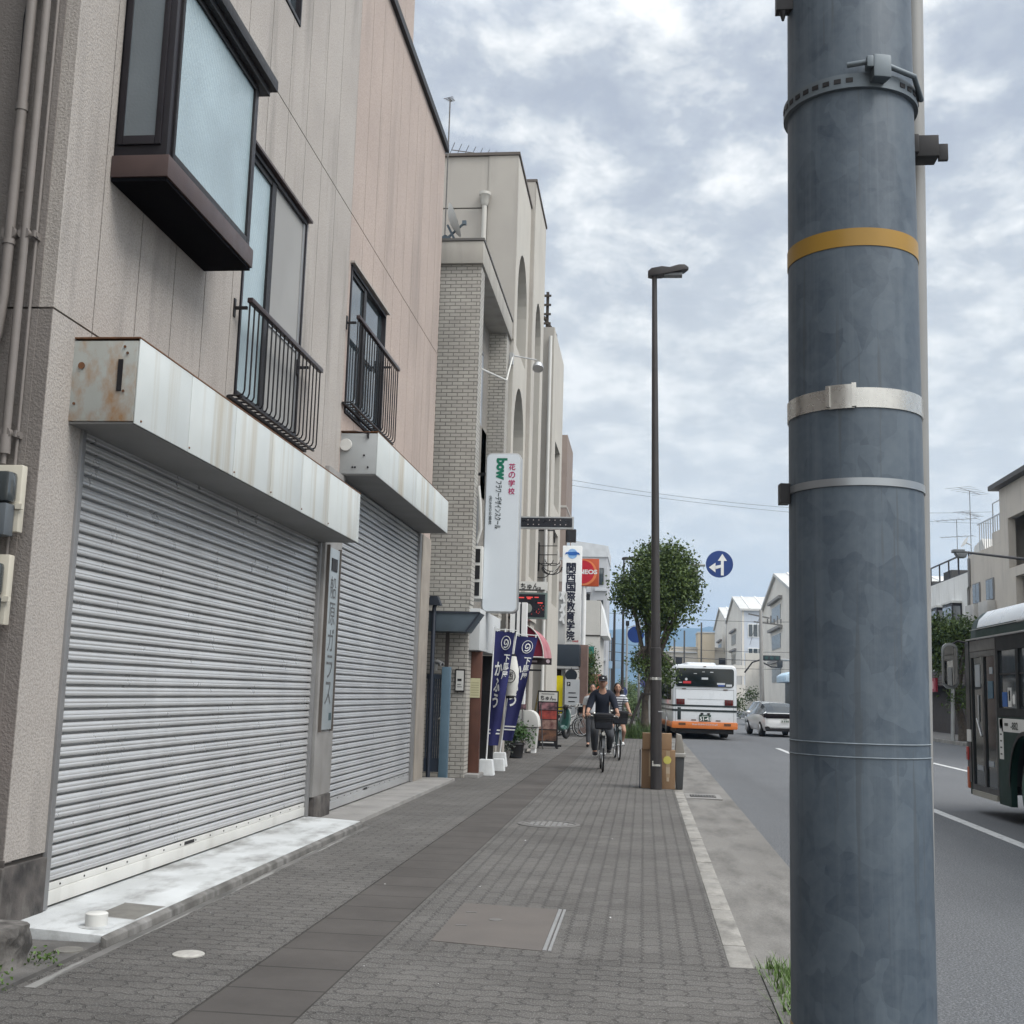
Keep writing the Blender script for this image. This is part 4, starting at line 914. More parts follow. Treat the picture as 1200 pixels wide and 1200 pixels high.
part('foliage', foliage([(-2.85, 26.6, .58, .22, .22, .22), (-2.62, 26.6, .5, .16, .2, .13), (-3.0, 26.6, .55, .16, .2, .18)], 900, .07, rp_), leaf_mat('pot_leaf', (.02, .05, .018), (.05, .10, .03)), pl)
pl = thing('potted_plant', 'small grey leaved shrub in a low pot behind the banners', 'plant', (-2.95, 25.6, 0))
part('pot', MB().lathe([(.1, 0), (.14, .2), (.12, .2), (0, .18)], (-2.95, 25.6, 0), 16), castiron, pl)
part('foliage', foliage([(-2.95, 25.6, .32, .16, .16, .16)], 260, .06, rp_), leaf_mat('grey_leaf', (.05, .06, .05), (.09, .1, .085)), pl)
la = solo('step_ladder', MB().bars((-2.86, 31.75, 0), (-2.74, 31.95, 1.5), .035).bars((-3.04, 31.8, 0), (-2.80, 32.0, 1.5), .035).bars((-2.7, 32.3, 0), (-2.72, 32.0, 1.45), .03), mat('bamboo', (.26, .20, .075), rough=.6, scale=5), 'yellow wooden stepladder leaning next to the menu board', 'ladder')
stp = MB()
for i in range(4): t_ = .2 + i * .2; stp.bars((-2.86 + .12 * t_, 31.75 + .2 * t_, 1.5 * t_), (-3.04 + .24 * t_, 31.8 + .2 * t_, 1.5 * t_), .03)
part('rung', stp, alu, la)
mn = thing('menu_board', 'tall black standing menu board with food photos and white heading', 'menu board', (-2.52, 31.7, 0))
part('frame', MB().box(-2.80, -2.25, 31.68, 31.73, .1, 1.5).bars((-2.72, 31.7, 1.2), (-2.60, 31.25, 0), .025).bars((-2.33, 31.7, 1.2), (-2.33, 32.1, 0), .025).box(-2.9, -2.15, 31.66, 31.72, .05, .1).box(-2.8, -2.76, 31.6, 31.9, 0, .1).box(-2.28, -2.24, 31.6, 31.9, 0, .1), black, mn)
part('heading', MB().box(-2.77, -2.28, 31.672, 31.68, 1.22, 1.46), offwhite, mn)
L = MB(); lettering(L, 'ちゅん。', (-2.72, 31.67, 1.25), RT, (0, 0, 1), .4, .12, .03); L.box(-2.7, -2.36, 31.667, 31.672, 1.41, 1.425); part('lettering', L, ink, mn)
for (z0, z1, c1, c2) in ((1.0, 1.19, (.35, .17, .19), (.05, .03, .04)), (.76, .98, (.40, .07, .05), (.18, .03, .03)), (.5, .74, (.36, .24, .2), (.1, .03, .03)), (.2, .47, (.2, .1, .06), (.03, .02, .02))):
    part('picture', MB().box(-2.76, -2.29, 31.672, 31.68, z0, z1), mat('menu_%d' % int(z0 * 100), c1, c2, rough=.6, scale=7), mn)
part('lettering', MB().box(-2.7, -2.35, 31.668, 31.672, .14, .17), offwhite, mn)
# ------------------------------------------------------------------ farther buildings on the left
B4 = thing('beige_block', 'plain beige block with a roof trellis, beyond the arched building', 'building', (-7, 35, 0))
part('wall', MB().box(-12, -2.72, 33.0, 33.3, 0, 11.9).box(-12, -11.8, 33.3, 37, 0, 11.9).box(-12, -2.72, 36.8, 37, 0, 11.9), beige, B4)
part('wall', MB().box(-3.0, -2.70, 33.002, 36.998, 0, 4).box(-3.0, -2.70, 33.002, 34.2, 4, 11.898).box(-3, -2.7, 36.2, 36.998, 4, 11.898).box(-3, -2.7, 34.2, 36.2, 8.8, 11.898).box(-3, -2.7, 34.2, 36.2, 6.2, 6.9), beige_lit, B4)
part('window', MB().box(-3.0, -2.9, 34.2, 36.2, 4, 8.8), clear, B4)
part('roof', MB().box(-12, -2.72, 33.01, 36.99, 11.6, 11.7), beige, B4)
part('joint', MB().box(-12, -2.715, 32.995, 33.0, 6.0, 6.03), joint, B4)
tr = solo('roof_trellis', MB().box(-3.5, -3.42, 33.4, 33.5, 11.9, 13.2).box(-3.0, -2.92, 33.4, 33.5, 11.9, 13.1).bars((-3.05, 33.3, 12.3), (-2.75, 34.2, 12.0), .07).box(-3.25, -3.15, 33.7, 33.8, 11.9, 13.15), mat('weathered_wood', (.06, .05, .042), rough=.9), 'weathered dark timber trellis on the roof of the plain beige block', 'trellis')
sl_ = MB()
for i in range(9): sl_.box(-3.75, -3.35, 33.45, 33.49, 11.95 + i * .14, 12.0 + i * .14)
for i in range(4): sl_.box(-3.45, -2.85, 33.35, 33.39, 12.1 + i * .28, 12.16 + i * .28)
part('slat', sl_, MATS['weathered_wood'], tr)
dpp = pipe('drain_pipe', [(-2.8, 32.9, 0), (-2.8, 32.9, 11.6)], .05, offwhite, 'pale drainpipe on the corner of the plain beige block', 'pipe')
rk = thing('cable_rack', 'black cable rack with coiled wires on the plain beige block', 'cable rack', (-2.9, 32.9, 4.8))
b = MB()
for z in (5.0, 5.25, 5.5): b.tube((-3.2, 32.85, z), (-2.45, 32.75, z), .012, n=5)
b.box(-3.0, -2.96, 32.8, 32.95, 4.8, 5.6).path([(-3.2, 32.9, 5.95), (-2.55, 32.9, 5.95), (-2.55, 32.9, 5.6)], .02, 5)
part('frame', b, black, rk)
b = MB(); rn = random.Random(6)
for i in range(7):
    cx, cz, q = -2.75 + rn.uniform(-.3, .3), 4.95 + rn.uniform(-.15, .25), rn.uniform(.15, .3)
    b.path([(cx + q * math.cos(a), 32.8 - .02 * i, cz + q * .8 * math.sin(a)) for a in [PI + PI * k_ / 9 for k_ in range(10)]], .012, 5)
part('wire', b, black, rk)
part('wire', MB().path([(-2.45, 32.7, 5.4), (-2.35, 32.7, 5.0), (-2.6, 32.7, 4.7)], .012, 5), offwhite, rk)
B5 = thing('brown_building', 'slim brown building rising behind the plain beige block', 'building', (-8, 54, 0))
part('wall', MB().box(-13, -3.55, 52, 56, 0, 12.9), mat('brown_wall', (.235, .19, .165), (.2, .16, .14), rough=.85, scale=1), B5)
part('band', MB().box(-13, -3.53, 51.98, 56.02, 6.3, 6.7).box(-13, -3.53, 51.98, 56.02, 9.6, 9.7), beige, B5)
part('window', MB().box(-3.55, -3.54, 53, 55, 4.2, 5.6).box(-3.55, -3.54, 53, 55, 7.4, 8.8), clear, B5)
ub = solo('wall_box', MB().box(-3.53, -3.1, 52.1, 52.5, 8.1, 8.65), black, 'small black box on the brown building beside the school sign top', 'box')
# school building
B6 = thing('school_building', 'low building with a navy projecting box and a pinkish column', 'building', (-6, 46, 0))
part('wall', MB().box(-11, -2.95, 44.2, 50, 0, 5.2), mat('grey_white_wall', (.45, .45, .44), rough=.8), B6)
part('entrance', MB().box(-3.4, -2.9, 43.9, 44.19, 0, 2.3), mat('brown_dark', (.05, .035, .03)), B6)
part('box_front', MB().box(-4.2, -2.30, 42.2, 44.19, 2.40, 3.16), mat('box_navy', (.03, .042, .06), (.025, .036, .05), rough=.5), B6, bevel=.02)
part('soffit', MB().box(-4.2, -2.34, 42.22, 44.2, 2.31, 2.398), mat('soffit_white', (.5, .5, .5)), B6)
part('column', MB().box(-2.34, -2.06, 43.2, 44.1, 0, 3.2), mat('pink_tile', (.30, .2, .17), (.26, .17, .145), rough=.8, scale=4), B6)
part('column', MB().box(-3.0, -2.88, 43.3, 43.5, 0, 2.3), alu, B6)
L = MB(); 
for z in (4.9, 4.45, 4.1): L.bars((-3.15, 44.15, z), (-2.98, 44.15, z + .3), .09).bars((-3.1, 44.15, z + .28), (-3.0, 44.15, z - .1), .07)
part('letter_sign', L, white, B6)
for (lab, mb_, m_) in (('yellow upright panel leaning by the school entrance', MB().box(-3.06, -2.84, 41.9, 41.96, .75, 2.05), mat('yellow_panel', (.75, .62, .0), rough=.5)),):
    solo('panel', mb_, m_, lab, 'panel')
rd = solo('round_sign', MB().lathe([(0, 0), (.2, 0), (.21, .02), (.2, .05), (0, .05)], (-2.56, 42.1, 2.08), 24, 'Y'), mat('disc_navy', (.012, .02, .03), rough=.4), 'round dark disc sign hanging under the navy box', 'sign')
part('bracket', MB().tube((-2.56, 42.13, 2.28), (-2.56, 42.3, 2.4), .012), black, rd)
pk = solo('parking_sign', MB().box(-2.75, -2.24, 41.7, 41.75, .7, 1.93), mat('sign_palegrey', (.48, .5, .52), rough=.5), 'white parking notice board with a black P square', 'sign')
L = MB().box(-2.68, -2.56, 41.693, 41.7, 1.70, 1.84); 
for z, a in ((1.45, .25), (1.3, .3), (1.15, .22), (1.0, .28)): L.box(-2.62, -2.62 + a, 41.693, 41.7, z, z + .035)
part('print', L, ink, pk)
L = MB(); lettering(L, 'P', (-2.645, 41.69, 1.72), RT, (0, 0, 1), .05, .09, .03); part('lettering', L, white, pk)
part('leg', MB().box(-2.7, -2.67, 41.72, 41.75, 0, .7).box(-2.32, -2.29, 41.72, 41.75, 0, .7), alu, pk)
ks = thing('school_sign', 'tall white vertical sign of a language school with a blue globe emblem', 'sign', (-2.8, 45, 3.3))
part('case', MB().box(-3.16, -2.43, 45, 45.3, 3.28, 7.03), white, ks, bevel=.015)
L = MB(); column(L, '関西国際教育学院', (-3.0, 44.998, 6.36), RT, (0, 0, 1), .345, .368, .04)
part('lettering', L, mat('navy_ink', (.012, .015, .035)), ks)
L = MB(); lettering(L, '072-977-', (-3.1, 44.998, 3.36), RT, (0, 0, 1), .36, .08, .02); part('lettering', L, ink, ks)
L = MB(); lettering(L, '6468', (-2.72, 44.998, 3.36), RT, (0, 0, 1), .22, .08, .02); part('lettering', L, mat('red_ink', (.45, .02, .02)), ks)
gl = MB().lathe([(0, 0), (.19, 0), (.19, .004), (0, .004)], (-2.79, 44.994, 6.72), 24, 'Y')
part('emblem', gl, mat('globe_pale', (.3, .5, .75), (.15, .33, .65), rough=.5, scale=9), ks)
gl = MB().prism([(-3.08, 6.68), (-2.98, 6.73), (-2.9, 6.66), (-2.68, 6.66), (-2.6, 6.70), (-2.5, 6.68), (-2.54, 6.76), (-2.66, 6.80), (-2.92, 6.79), (-3.04, 6.77)], 'Y', 44.988, 44.993)
part('emblem', gl, mat('globe_blue', (.02, .12, .42), rough=.5), ks)
part('bracket', MB().box(-3.4, -3.16, 45.1, 45.2, 6.5, 6.6).box(-3.4, -3.16, 45.1, 45.2, 4.0, 4.1), alu, ks)
es = thing('station_sign', 'square red fuel station sign with an orange swirl', 'sign', (-3.0, 60, 6.8))
part('case', MB().box(-3.78, -2.36, 60, 60.3, 6.84, 8.24), mat('sign_orange', (.46, .075, .02), rough=.4), es, bevel=.02)
cx, cz, q = -3.12, 7.54, .66
part('swirl', MB().lathe([(0, 0), (q, 0), (q, .006), (0, .006)], (cx, 59.992, cz), 36, 'Y'), mat('sign_lightorange', (.72, .22, .08)), es)
part('disc', MB().lathe([(0, 0), (q - .07, 0), (q - .07, .006), (0, .006)], (cx - .06, 59.985, cz + .02), 36, 'Y'), mat('sign_red', (.5, .012, .03), rough=.4), es)
L = MB(); lettering(L, 'ENEOS', (-3.56, 59.984, 7.45), RT, (0, 0, 1), 1.12, .23, .04); part('lettering', L, white, es)
part('pole', MB().tube((-3.1, 60.15, 0), (-3.1, 60.15, 6.84), .12), white, es)
ysg = solo('small_sign', MB().box(-4.0, -3.55, 62, 62.1, 5.9, 6.6), mat('lime_yellow', (.6, .6, .1)), 'small yellow sign just below the red fuel sign', 'sign')
part('mark', MB().box(-3.85, -3.72, 61.99, 62, 6.0, 6.35), ink, ysg)
B7 = thing('white_block', 'low off white building below the red fuel sign', 'building', (-6, 73, 0))
part('wall', MB().box(-12, -2.62, 70, 77, 0, 6.9), mat('cream_wall', (.5, .49, .46), rough=.8, scale=.5), B7)
part('band', MB().box(-12, -2.6, 69.97, 70, 4.8, 4.88), joint, B7)
part('window', MB().box(-2.62, -2.6, 71, 76, 1.2, 2.6), clear, B7)
part('awning', MB().prism([(-2.6, 6.8), (-2.15, 4.9), (-2.15, 4.85), (-2.6, 4.85)], 'Y', 70.2, 76.5), white, B7)
part('green_panel', MB().box(-3.65, -2.95, 69.9, 69.96, 3.0, 4.2), mat('teal_green', (.02, .16, .13), rough=.5), B7)
B8 = thing('apartment_block', 'grey concrete apartment block with dark windows at the end of the left row', 'building', (-6.5, 88, 0))
gcon = mat('grey_concrete_wall', (.42, .43, .45), (.37, .38, .4), rough=.85, scale=.3, stain=(.25, .26, .27), stain_amt=.5)
part('wall', MB().box(-10, -2.75, 85, 92, 0, 10.9).box(-6, -2.75, 85.0, 92, 10.9, 11.2), gcon, B8)
part('roof_edge', MB().prism([(-6.2, 11.2), (-2.7, 11.2), (-2.7, 12.0), (-6.2, 12.5)], 'Y', 84.9, 92.1), mat('pale_concrete', (.5, .52, .54), rough=.8), B8)
for zz in (9.2, 6.9, 4.3, 1.6):
    o = part('window', MB().box(-3.45, -3.0, 84.93, 84.99, zz, zz + 1.2), black, B8)
    part('pane', MB().box(-3.40, -3.22, 84.92, 84.93, zz + .05, zz + 1.15).box(-3.2, -3.05, 84.915, 84.925, zz + .05, zz + 1.15), clear, o)
part('balcony', MB().box(-6, -3.9, 84.3, 85, 8.6, 9.5).box(-6, -3.9, 84.3, 85, 5.9, 6.9).box(-6, -3.9, 84.3, 84.99, 3.2, 4.2), gcon, B8)
part('opening', MB().box(-5.9, -3.7, 84.96, 84.99, 9.51, 11.0).box(-5.9, -3.95, 84.96, 84.99, 6.91, 8.5).box(-5.9, -3.95, 84.96, 84.99, 4.21, 5.8), black, B8)
part('ledge', MB().box(-3.6, -2.7, 84.8, 84.99, 8.75, 8.95).box(-3.6, -2.7, 84.8, 84.99, 6.4, 6.6).box(-3.6, -2.7, 84.8, 84.99, 3.8, 4.0), mat('pale_concrete', (.5, .52, .54)), B8)
rnd = random.Random(21)
leafA = leaf_mat('street_leaf', (.018, .037, .011), (.062, .094, .020)); barkm = mat('bark', (.09, .075, .06), (.05, .042, .035), rough=.95, scale=9, bump=.8, bscale=25)
def tree(name, loc, top, r, blobs, n, size, lab, cat='tree', lm=None, k=3, group=None):
    t = thing(name, lab, cat, loc, group=group)
    part('trunk', limbs(loc, top, r, blobs, rnd, k), barkm, t)
    part('crown', foliage(blobs, n, size, rnd), lm or leafA, t); return t
tree('small_tree', (-2.3, 50, 0), (-2.3, 50, 2.4), .05, [(-2.25, 50, 2.4, .35, .35, .7), (-2.1, 50, 1.4, .5, .4, .8), (-2.3, 50, 3.0, .25, .25, .5)], 2600, .10, 'narrow leafy green tree beside the pinkish column')
for i, (x, y, h, c_, lab) in enumerate(((-6.5, 118, 6.5, (.42, .41, .39), 'small pale house past the apartment block'), (-7.4, 136, 8.0, (.36, .36, .37), 'grey flat roofed house far along the left row'), (-8.3, 160, 7.0, (.46, .45, .43), 'far cream house near the end of the left row'))):
    t = thing('house', lab, 'house', (x - 3, y + 4, 0), group='far houses on the left')
    part('wall', MB().box(x - 6, x, y, y + 10, 0, h), mat('house_%d' % i, c_, rough=.85), t)
    part('roof', MB().box(x - 6.2, x + .2, y - .2, y + 10.2, h, h + .25), mat('house_roof', (.12, .12, .125), rough=.8), t)
    for z in (1.0, 3.6):
        o = part('window', MB().box(x - 1.6, x - .4, y - .04, y - .001, z, z + 1.2), alu, t); part('pane', MB().box(x - 1.55, x - .45, y - .06, y - .041, z + .05, z + 1.15), clear, o)
# ------------------------------------------------------------------ utility pole in the foreground
galv = bpy.data.materials.new('galvanised'); t_, b_ = nt(galv); g = NG(t_)
co = g.n('ShaderNodeTexCoord').outputs['Object']
dn = g.n('ShaderNodeTexNoise'); dn.inputs['Scale'].default_value = 6; g.l(co, dn.inputs['Vector'])
wv = g.n('ShaderNodeVectorMath', operation='MULTIPLY_ADD'); g.l(dn.outputs[1], wv.inputs[0]); wv.inputs[1].default_value = (.16, .16, .16); g.l(co, wv.inputs[2])
vo = g.n('ShaderNodeTexVoronoi'); vo.inputs['Scale'].default_value = 8; g.l(g.mapping(wv.outputs[0], (1, 1, .62)), vo.inputs['Vector'])
sv = g.n('ShaderNodeSeparateColor'); g.l(vo.outputs['Color'], sv.inputs[0])
v2 = g.n('ShaderNodeTexVoronoi'); v2.inputs['Scale'].default_value = 17; g.l(g.mapping(wv.outputs[0], (1, 1, .7)), v2.inputs['Vector'])
s2 = g.n('ShaderNodeSeparateColor'); g.l(v2.outputs['Color'], s2.inputs[0])
pt = g.math('ADD', g.math('MULTIPLY', sv.outputs[0], .45), g.math('MULTIPLY', s2.outputs[1], .55))
stk = g.ramp(g.noise(g.mapping(co, (26, 26, .5)), 1, 5, .65), .50, .70)
pt = g.math('ADD', g.math('MULTIPLY', pt, .7), g.math('MULTIPLY', g.noise(co, 9, 6, .65), .3))
cg = g.mix(g.ramp(pt, .2, .8), (.042, .060, .084), (.084, .109, .137))
cg = g.mix(g.math('MULTIPLY', g.ramp(g.noise(co, 38, 5), .3, .7), .25), cg, (.13, .155, .175))
cg = g.mix(g.math('MULTIPLY', stk, .4), cg, (.13, .155, .18))
sc_ = g.ramp(g.noise(g.mapping(co, (42, 42, 1.1)), 1, 4, .6), .60, .66)
sx = g.n('ShaderNodeSeparateXYZ'); g.l(co, sx.inputs[0])
low = g.math('MULTIPLY', g.ramp(sx.outputs[2], .7, .85), g.math('SUBTRACT', 1.0, g.ramp(sx.outputs[2], 1.12, 1.2)))
cg = g.mix(g.math('MULTIPLY', g.math('MULTIPLY', sc_, low), .55), cg, (.06, .07, .08))
g.l(cg, b_.inputs['Base Color']); b_.inputs['Metallic'].default_value = .12; b_.inputs['Specular IOR Level'].default_value = .45
g.l(g.math('ADD', g.math('MULTIPLY', pt, .2), .42), b_.inputs['Roughness'])
g.bump(g.noise(co, 70, 3), b_, .06, .004)
PX, PY, PR = .622, 3.60, .202
P = thing('utility_pole', 'thick galvanised steel pole with yellow tape and metal bands in the foreground', 'pole', (PX, PY, 0))
def cyl(r, z0, z1, n=64): return MB().lathe([(r - .006, z0), (r, z0), (r, z1), (r - .006, z1)], (PX, PY, 0), n)
part('shaft', MB().lathe([(PR - .004, -.2), (PR - .004, 1.2), (PR - .005, 1.24), (PR - .010, 3), (PR - .03, 9), (0, 9)], (PX, PY, 0), 96), galv, P)
tape = mat('yellow_tape', (.30, .17, .025), (.26, .15, .025), rough=.4, scale=5)
part('tape', cyl(PR - .007, 2.772, 2.826), tape, P)
part('tape', cyl(PR - .0025, .42, .553), tape, P)
ss = part('band', cyl(PR - .004, 2.285, 2.343), steel, P)
def around(a, r, z): return (PX + r * math.sin(a), PY - r * math.cos(a), z)
def plate(a0, a1, r0, r1, z0, z1, n=6):
    mb = MB(); pr = []
    for i in range(n + 1):
        a = a0 + (a1 - a0) * i / n; pr.append([around(a, r0, z0), around(a, r1, z0), around(a, r1, z1), around(a, r0, z1)])
    return mb.loft(pr, smooth=False)
part('buckle', plate(-.52, -.16, PR - .004, PR + .004, 2.282, 2.352).join(plate(-.2, -.14, PR, PR + .012, 2.285, 2.354, 2)).join(plate(-.55, -.5, PR, PR + .012, 2.288, 2.35, 2)), steel, ss)
b_ = part('band', cyl(PR - .003, 2.058, 2.080), mat('band_dull', (.30, .32, .34), rough=.35, metal=.6, scale=6), P)
part('buckle', plate(-1.62, -1.4, PR - .004, PR + .025, 2.03, 2.09), black, b_)
wd = MB(); 
for z in (1.335, 1.298): wd.lathe([(PR - .006, z - .003), (PR - .002, z), (PR - .006, z + .003)], (PX, PY, 0), 64)
part('weld', wd, mat('weld_pale', (.17, .20, .225), (.11, .135, .155), rough=.6, scale=30), P)
cl_ = part('clamp', MB().lathe([(PR - .012, 3.262), (PR + .002, 3.264), (PR + .002, 3.308), (PR - .012, 3.31)], (PX, PY, 0), 64), mat('clamp_grey', (.13, .155, .175), rough=.5, metal=.4, scale=8), P)
sl_ = MB()
for i in range(-9, 10):
    a = i * .17
    if abs(a - .25) > .3: sl_.join(plate(a - .05, a + .05, PR + .001, PR + .004, 3.28, 3.294, 2))
part('slot', sl_, black, cl_)
bo = MB()
bo.path([around(-.2, PR + .02, 3.325), around(.15, PR + .032, 3.33), around(.8, PR + .025, 3.315), around(1.3, PR + .012, 3.29)], .009, 8)
bo.join(plate(.12, .34, PR, PR + .045, 3.275, 3.345)).join(plate(.04, .12, PR + .01, PR + .045, 3.305, 3.34, 2))
part('bolt', bo, MATS['clamp_grey'], cl_, bevel=.004)
part('conduit', MB().tube((PX + .193, PY + .16, -.2), (PX + .287, PY + .16, 9), .036, n=16), mat('conduit_grey', (.25, .25, .245), rough=.5, scale=3), P)
part('bracket', MB().box(PX + .19, PX + .275, PY + .02, PY + .09, 3.145, 3.215).box(PX + .275, PX + .305, PY + .03, PY + .045, 3.135, 3.19).box(PX + .18, PX + .21, PY - .0, PY + .2, 3.15, 3.21), black, P, bevel=.003)
part('bracket', MB().box(PX - PR - .03, PX - PR + .03, PY - .06, PY - .02, 3.61, 3.72).tube((PX - PR - .01, PY - .06, 3.60), (PX - PR - .01, PY - .06, 3.57), .012, .004), black, P)
# ------------------------------------------------------------------ street lamps
lampm = mat('lamp_brown', (.040, .036, .036), (.032, .029, .03), rough=.45, scale=3)
def lamp(loc, H, lab, lean=-.014, hd=1, rz=0, group='dark street lamps along the kerb'):
    t = thing('street_lamp', lab, 'street lamp', loc, rz, group)
    top = (lean * H, 0, H)
    part('post', MB().path([(0, 0, 0), (0, 0, .02), (lean * 2.2, 0, 2.2), (lean * 2.21, 0, 2.21), top], [.092, .092, .090, .075, .042], 20), lampm, t, world=False)
    p = MB(); L = .64
    rings = []
    for q, hw, zb, zt in ((-.11, .07, -.03, .06), (-.05, .10, -.035, .105), (.12, .12, -.02, .13), (.25, .115, .005, .115), (.4, .135, .03, .15), (.5, .11, .06, .16), (.565, .03, .09, .13)):
        rings.append([(top[0] + q, hw * s_, H + (zb if w < 1 else zt) - (.015 if w == 2 else 0)) for s_, w in ((-1, 0), (1, 0), (1, 2), (.6, 1), (-.6, 1), (-1, 2))])
    p.loft(rings, smooth=False)
    h = part('lamp_head', p, lampm, t, world=False, bevel=.008)
    part('lens', MB().prism([(top[0] + .16, -.07), (top[0] + .46, -.08), (top[0] + .46, .08), (top[0] + .16, .07)], 'Z', H - .03, H + .012), mat('lens_grey', (.14, .15, .16), rough=.3), h, world=False)
    bb = MB().lathe([(.0935, 1.70), (.0935, 1.74)], (lean * 1.7, 0, 0), 20) if hd else MB().lathe([(.09, 1.7), (.09, 1.72)], (0, 0, 0), 12)
    part('band', bb, steel, t, world=False)
    return t
L1 = lamp((.204, 19.19, 0), 8.42, 'dark brown street lamp rising from the cardboard boxes on the kerb')
part('band', MB().box(-.05, .06, -.098, -.085, .36, .39).box(-.07, -.05, -.10, -.08, .36, .44), steel, L1, world=False)
part('sticker', MB().box(.02, .09, -.093, -.088, 1.2, 1.215), alu, L1, world=False)
lamp((-1.12, 61, 0), 8.35, 'second dark street lamp, behind the round street tree', 0)
for x, y, h, lab in ((-2.35, 92, 7.9, 'third dark street lamp, slim and far down the pavement'), (-3.2, 118, 7.0, 'farthest slim street lamp down the pavement')):
    t = thing('street_lamp', lab, 'street lamp', (x, y, 0), group='dark street lamps along the kerb')
    part('post', MB().tube((0, 0, 0), (0, 0, h), .13, .09), lampm, t, world=False)
# lamp on an arm from the far pavement
t = thing('street_lamp', 'street lamp with a long horizontal arm reaching in from the far right pavement', 'street lamp', (14.1, 40, 0))
part('post', MB().tube((14.1, 40, 0), (14.1, 40, 6.6), .1, .07), lampm, t)
part('arm', MB().path([(14.1, 40, 6.05), (12.0, 40, 6.22), (10.15, 40, 6.42)], [.055, .05, .04], 10), mat('arm_dark', (.05, .05, .055), rough=.5), t)
part('lamp_head', MB().box(9.98, 10.35, 39.85, 40.15, 6.37, 6.47).prism([(10.05, 6.36), (10.45, 6.36), (10.38, 6.2), (10.15, 6.2)], 'Y', 39.85, 40.15), mat('head_grey', (.12, .13, .14), rough=.4), t, bevel=.02)
# ------------------------------------------------------------------ cardboard and bin by the lamp
card = mat('cardboard', (.26, .165, .095), (.22, .14, .08), rough=.85, scale=3, stain=(.15, .095, .055), stain_amt=.4)
cardd = mat('cardboard_dark', (.19, .118, .068), (.16, .10, .058), rough=.85, scale=3)
def carton(x0, x1, y0, y1, z0, z1, m_, lab, tilt=0, flap=True):
    t = thing('cardboard_box', lab, 'cardboard box', ((x0 + x1) / 2, (y0 + y1) / 2, z0), tilt, 'cardboard boxes stacked at the lamp post')
    w_, d_ = (x1 - x0) / 2, (y1 - y0) / 2; h = z1 - z0
    part('carton', MB().box(-w_, w_, -d_, d_, 0, h), m_, t, world=False, bevel=.006)
    part('tape', MB().box(-w_ - .001, w_ + .001, -.03, .03, h - .001, h + .002).box(-.03, .03, -d_ - .002, -d_, h * .3, h), mat('parcel_tape', (.33, .24, .15), rough=.35), t, world=False)
    return t
carton(-.03, .26, 19.36, 19.66, 0, .62, cardd, 'tall brown carton on the pavement on the left of the lamp post')
carton(.27, .50, 19.30, 19.6, 0, .60, card, 'narrow brown carton with a round yellow sticker, right of the lamp post')
carton(-.02, .44, 19.33, 19.6, .605, .86, card, 'wide brown carton lying on top of the two upright cartons', .02)
tk = [o for o in bpy.data.objects if o.name.startswith('cardboard_box')][1]
part('sticker', MB().lathe([(0, 0), (.062, 0), (.062, .003), (0, .003)], (-.01, -.155, .45), 20, 'Y'), mat('yellow_sticker', (.55, .5, .12), rough=.6), tk, world=False)
part('print', MB().box(-.03, .03, -.153, -.15, .24, .34).box(-.02, .02, -.153, -.15, .12, .18), mat('print_pale', (.42, .34, .25)), tk, world=False)
bl = solo('card_sheet', MB().box(-.062, -.046, 19.36, 19.68, 0, .60), navy, 'dark blue sheet standing against the left carton', 'sheet')
gb = thing('plastic_tub', 'dark grey plastic tub with a pale rim beside the cartons at the kerb', 'tub', (.60, 19.55, 0))
part('body', MB().loft([[(.57 + q * sx, 19.6 + .26 * sy, z) for sx, sy in ((-1, -1), (1, -1), (1, 1), (-1, 1))] for q, z in ((.05, .0), (.075, .5))], smooth=False), mat('tub_grey', (.05, .052, .055), rough=.5), gb, bevel=.008)
part('rim', MB().box(.49, .665, 19.31, 19.88, .50, .56), mat('tub_rim', (.32, .31, .29), rough=.5), gb, bevel=.01)
part('lid', MB().prism([(.5, .56), (.65, .56), (.60, .84), (.52, .86)], 'Y', 19.45, 19.8), mat('tub_lid', (.25, .235, .21), rough=.6), gb, bevel=.01)
# ------------------------------------------------------------------ trees, road signs
T1 = tree('street_tree', (.02, 41.6, 0), (.15, 41.6, 3.2), .15,
     [(.55, 41.6, 5.15, 1.35, 1.3, 1.25), (-.35, 41.5, 4.95, .9, 1.0, .85), (1.25, 41.7, 5.4, .65, .9, .85), (.2, 41.6, 6.1, .8, .9, .6), (1.0, 41.6, 6.3, .65, .8, .5), (.6, 41.6, 4.1, .72, .85, .65), (.3, 41.6, 2.45, .62, .6, .5), (-.2, 41.5, 2.6, .4, .45, .35), (.75, 41.6, 2.2, .4, .5, .35)],
     19000, .12, 'round leafy street tree on the kerb behind the brown lamp post', group='street trees along the kerb', k=4)
tree('street_tree', (.15, 52.5, 0), (.3, 52.5, 2.2), .13, [(.5, 52.5, 2.5, .75, .8, 1.3), (.8, 52.5, 1.6, .5, .6, .9)], 2600, .12, 'low dark street tree beside the white bus', group='street trees along the kerb')
solo('tree_stake', MB().bars((-.62, 41.2, 0), (-.05, 41.5, 1.55), .07), mat('stake_dark', (.035, .03, .028), rough=.9), 'dark leaning stake propping the round street tree', 'stake')
solo('tree_stake', MB().bars((-.1, 41.35, 1.48), (.55, 41.35, 1.52), .06).bars((.6, 42.0, 0), (.25, 41.7, 1.5), .06), MATS['stake_dark'], 'dark crosspiece and rear stake tied to the round street tree', 'stake')
tag(solo('grass', tuft('g', -.2, 41.6, 0, .55, .8, 2200, .5, rg).join(tuft('g', .1, 52, 0, .4, 2, 900, .5, rg)), leaf_mat('verge_green', (.03, .06, .02), (.06, .1, .03)), None, None), kind='stuff')
sb = mat('road_sign_blue', (.008, .04, .19), rough=.4, scale=1)
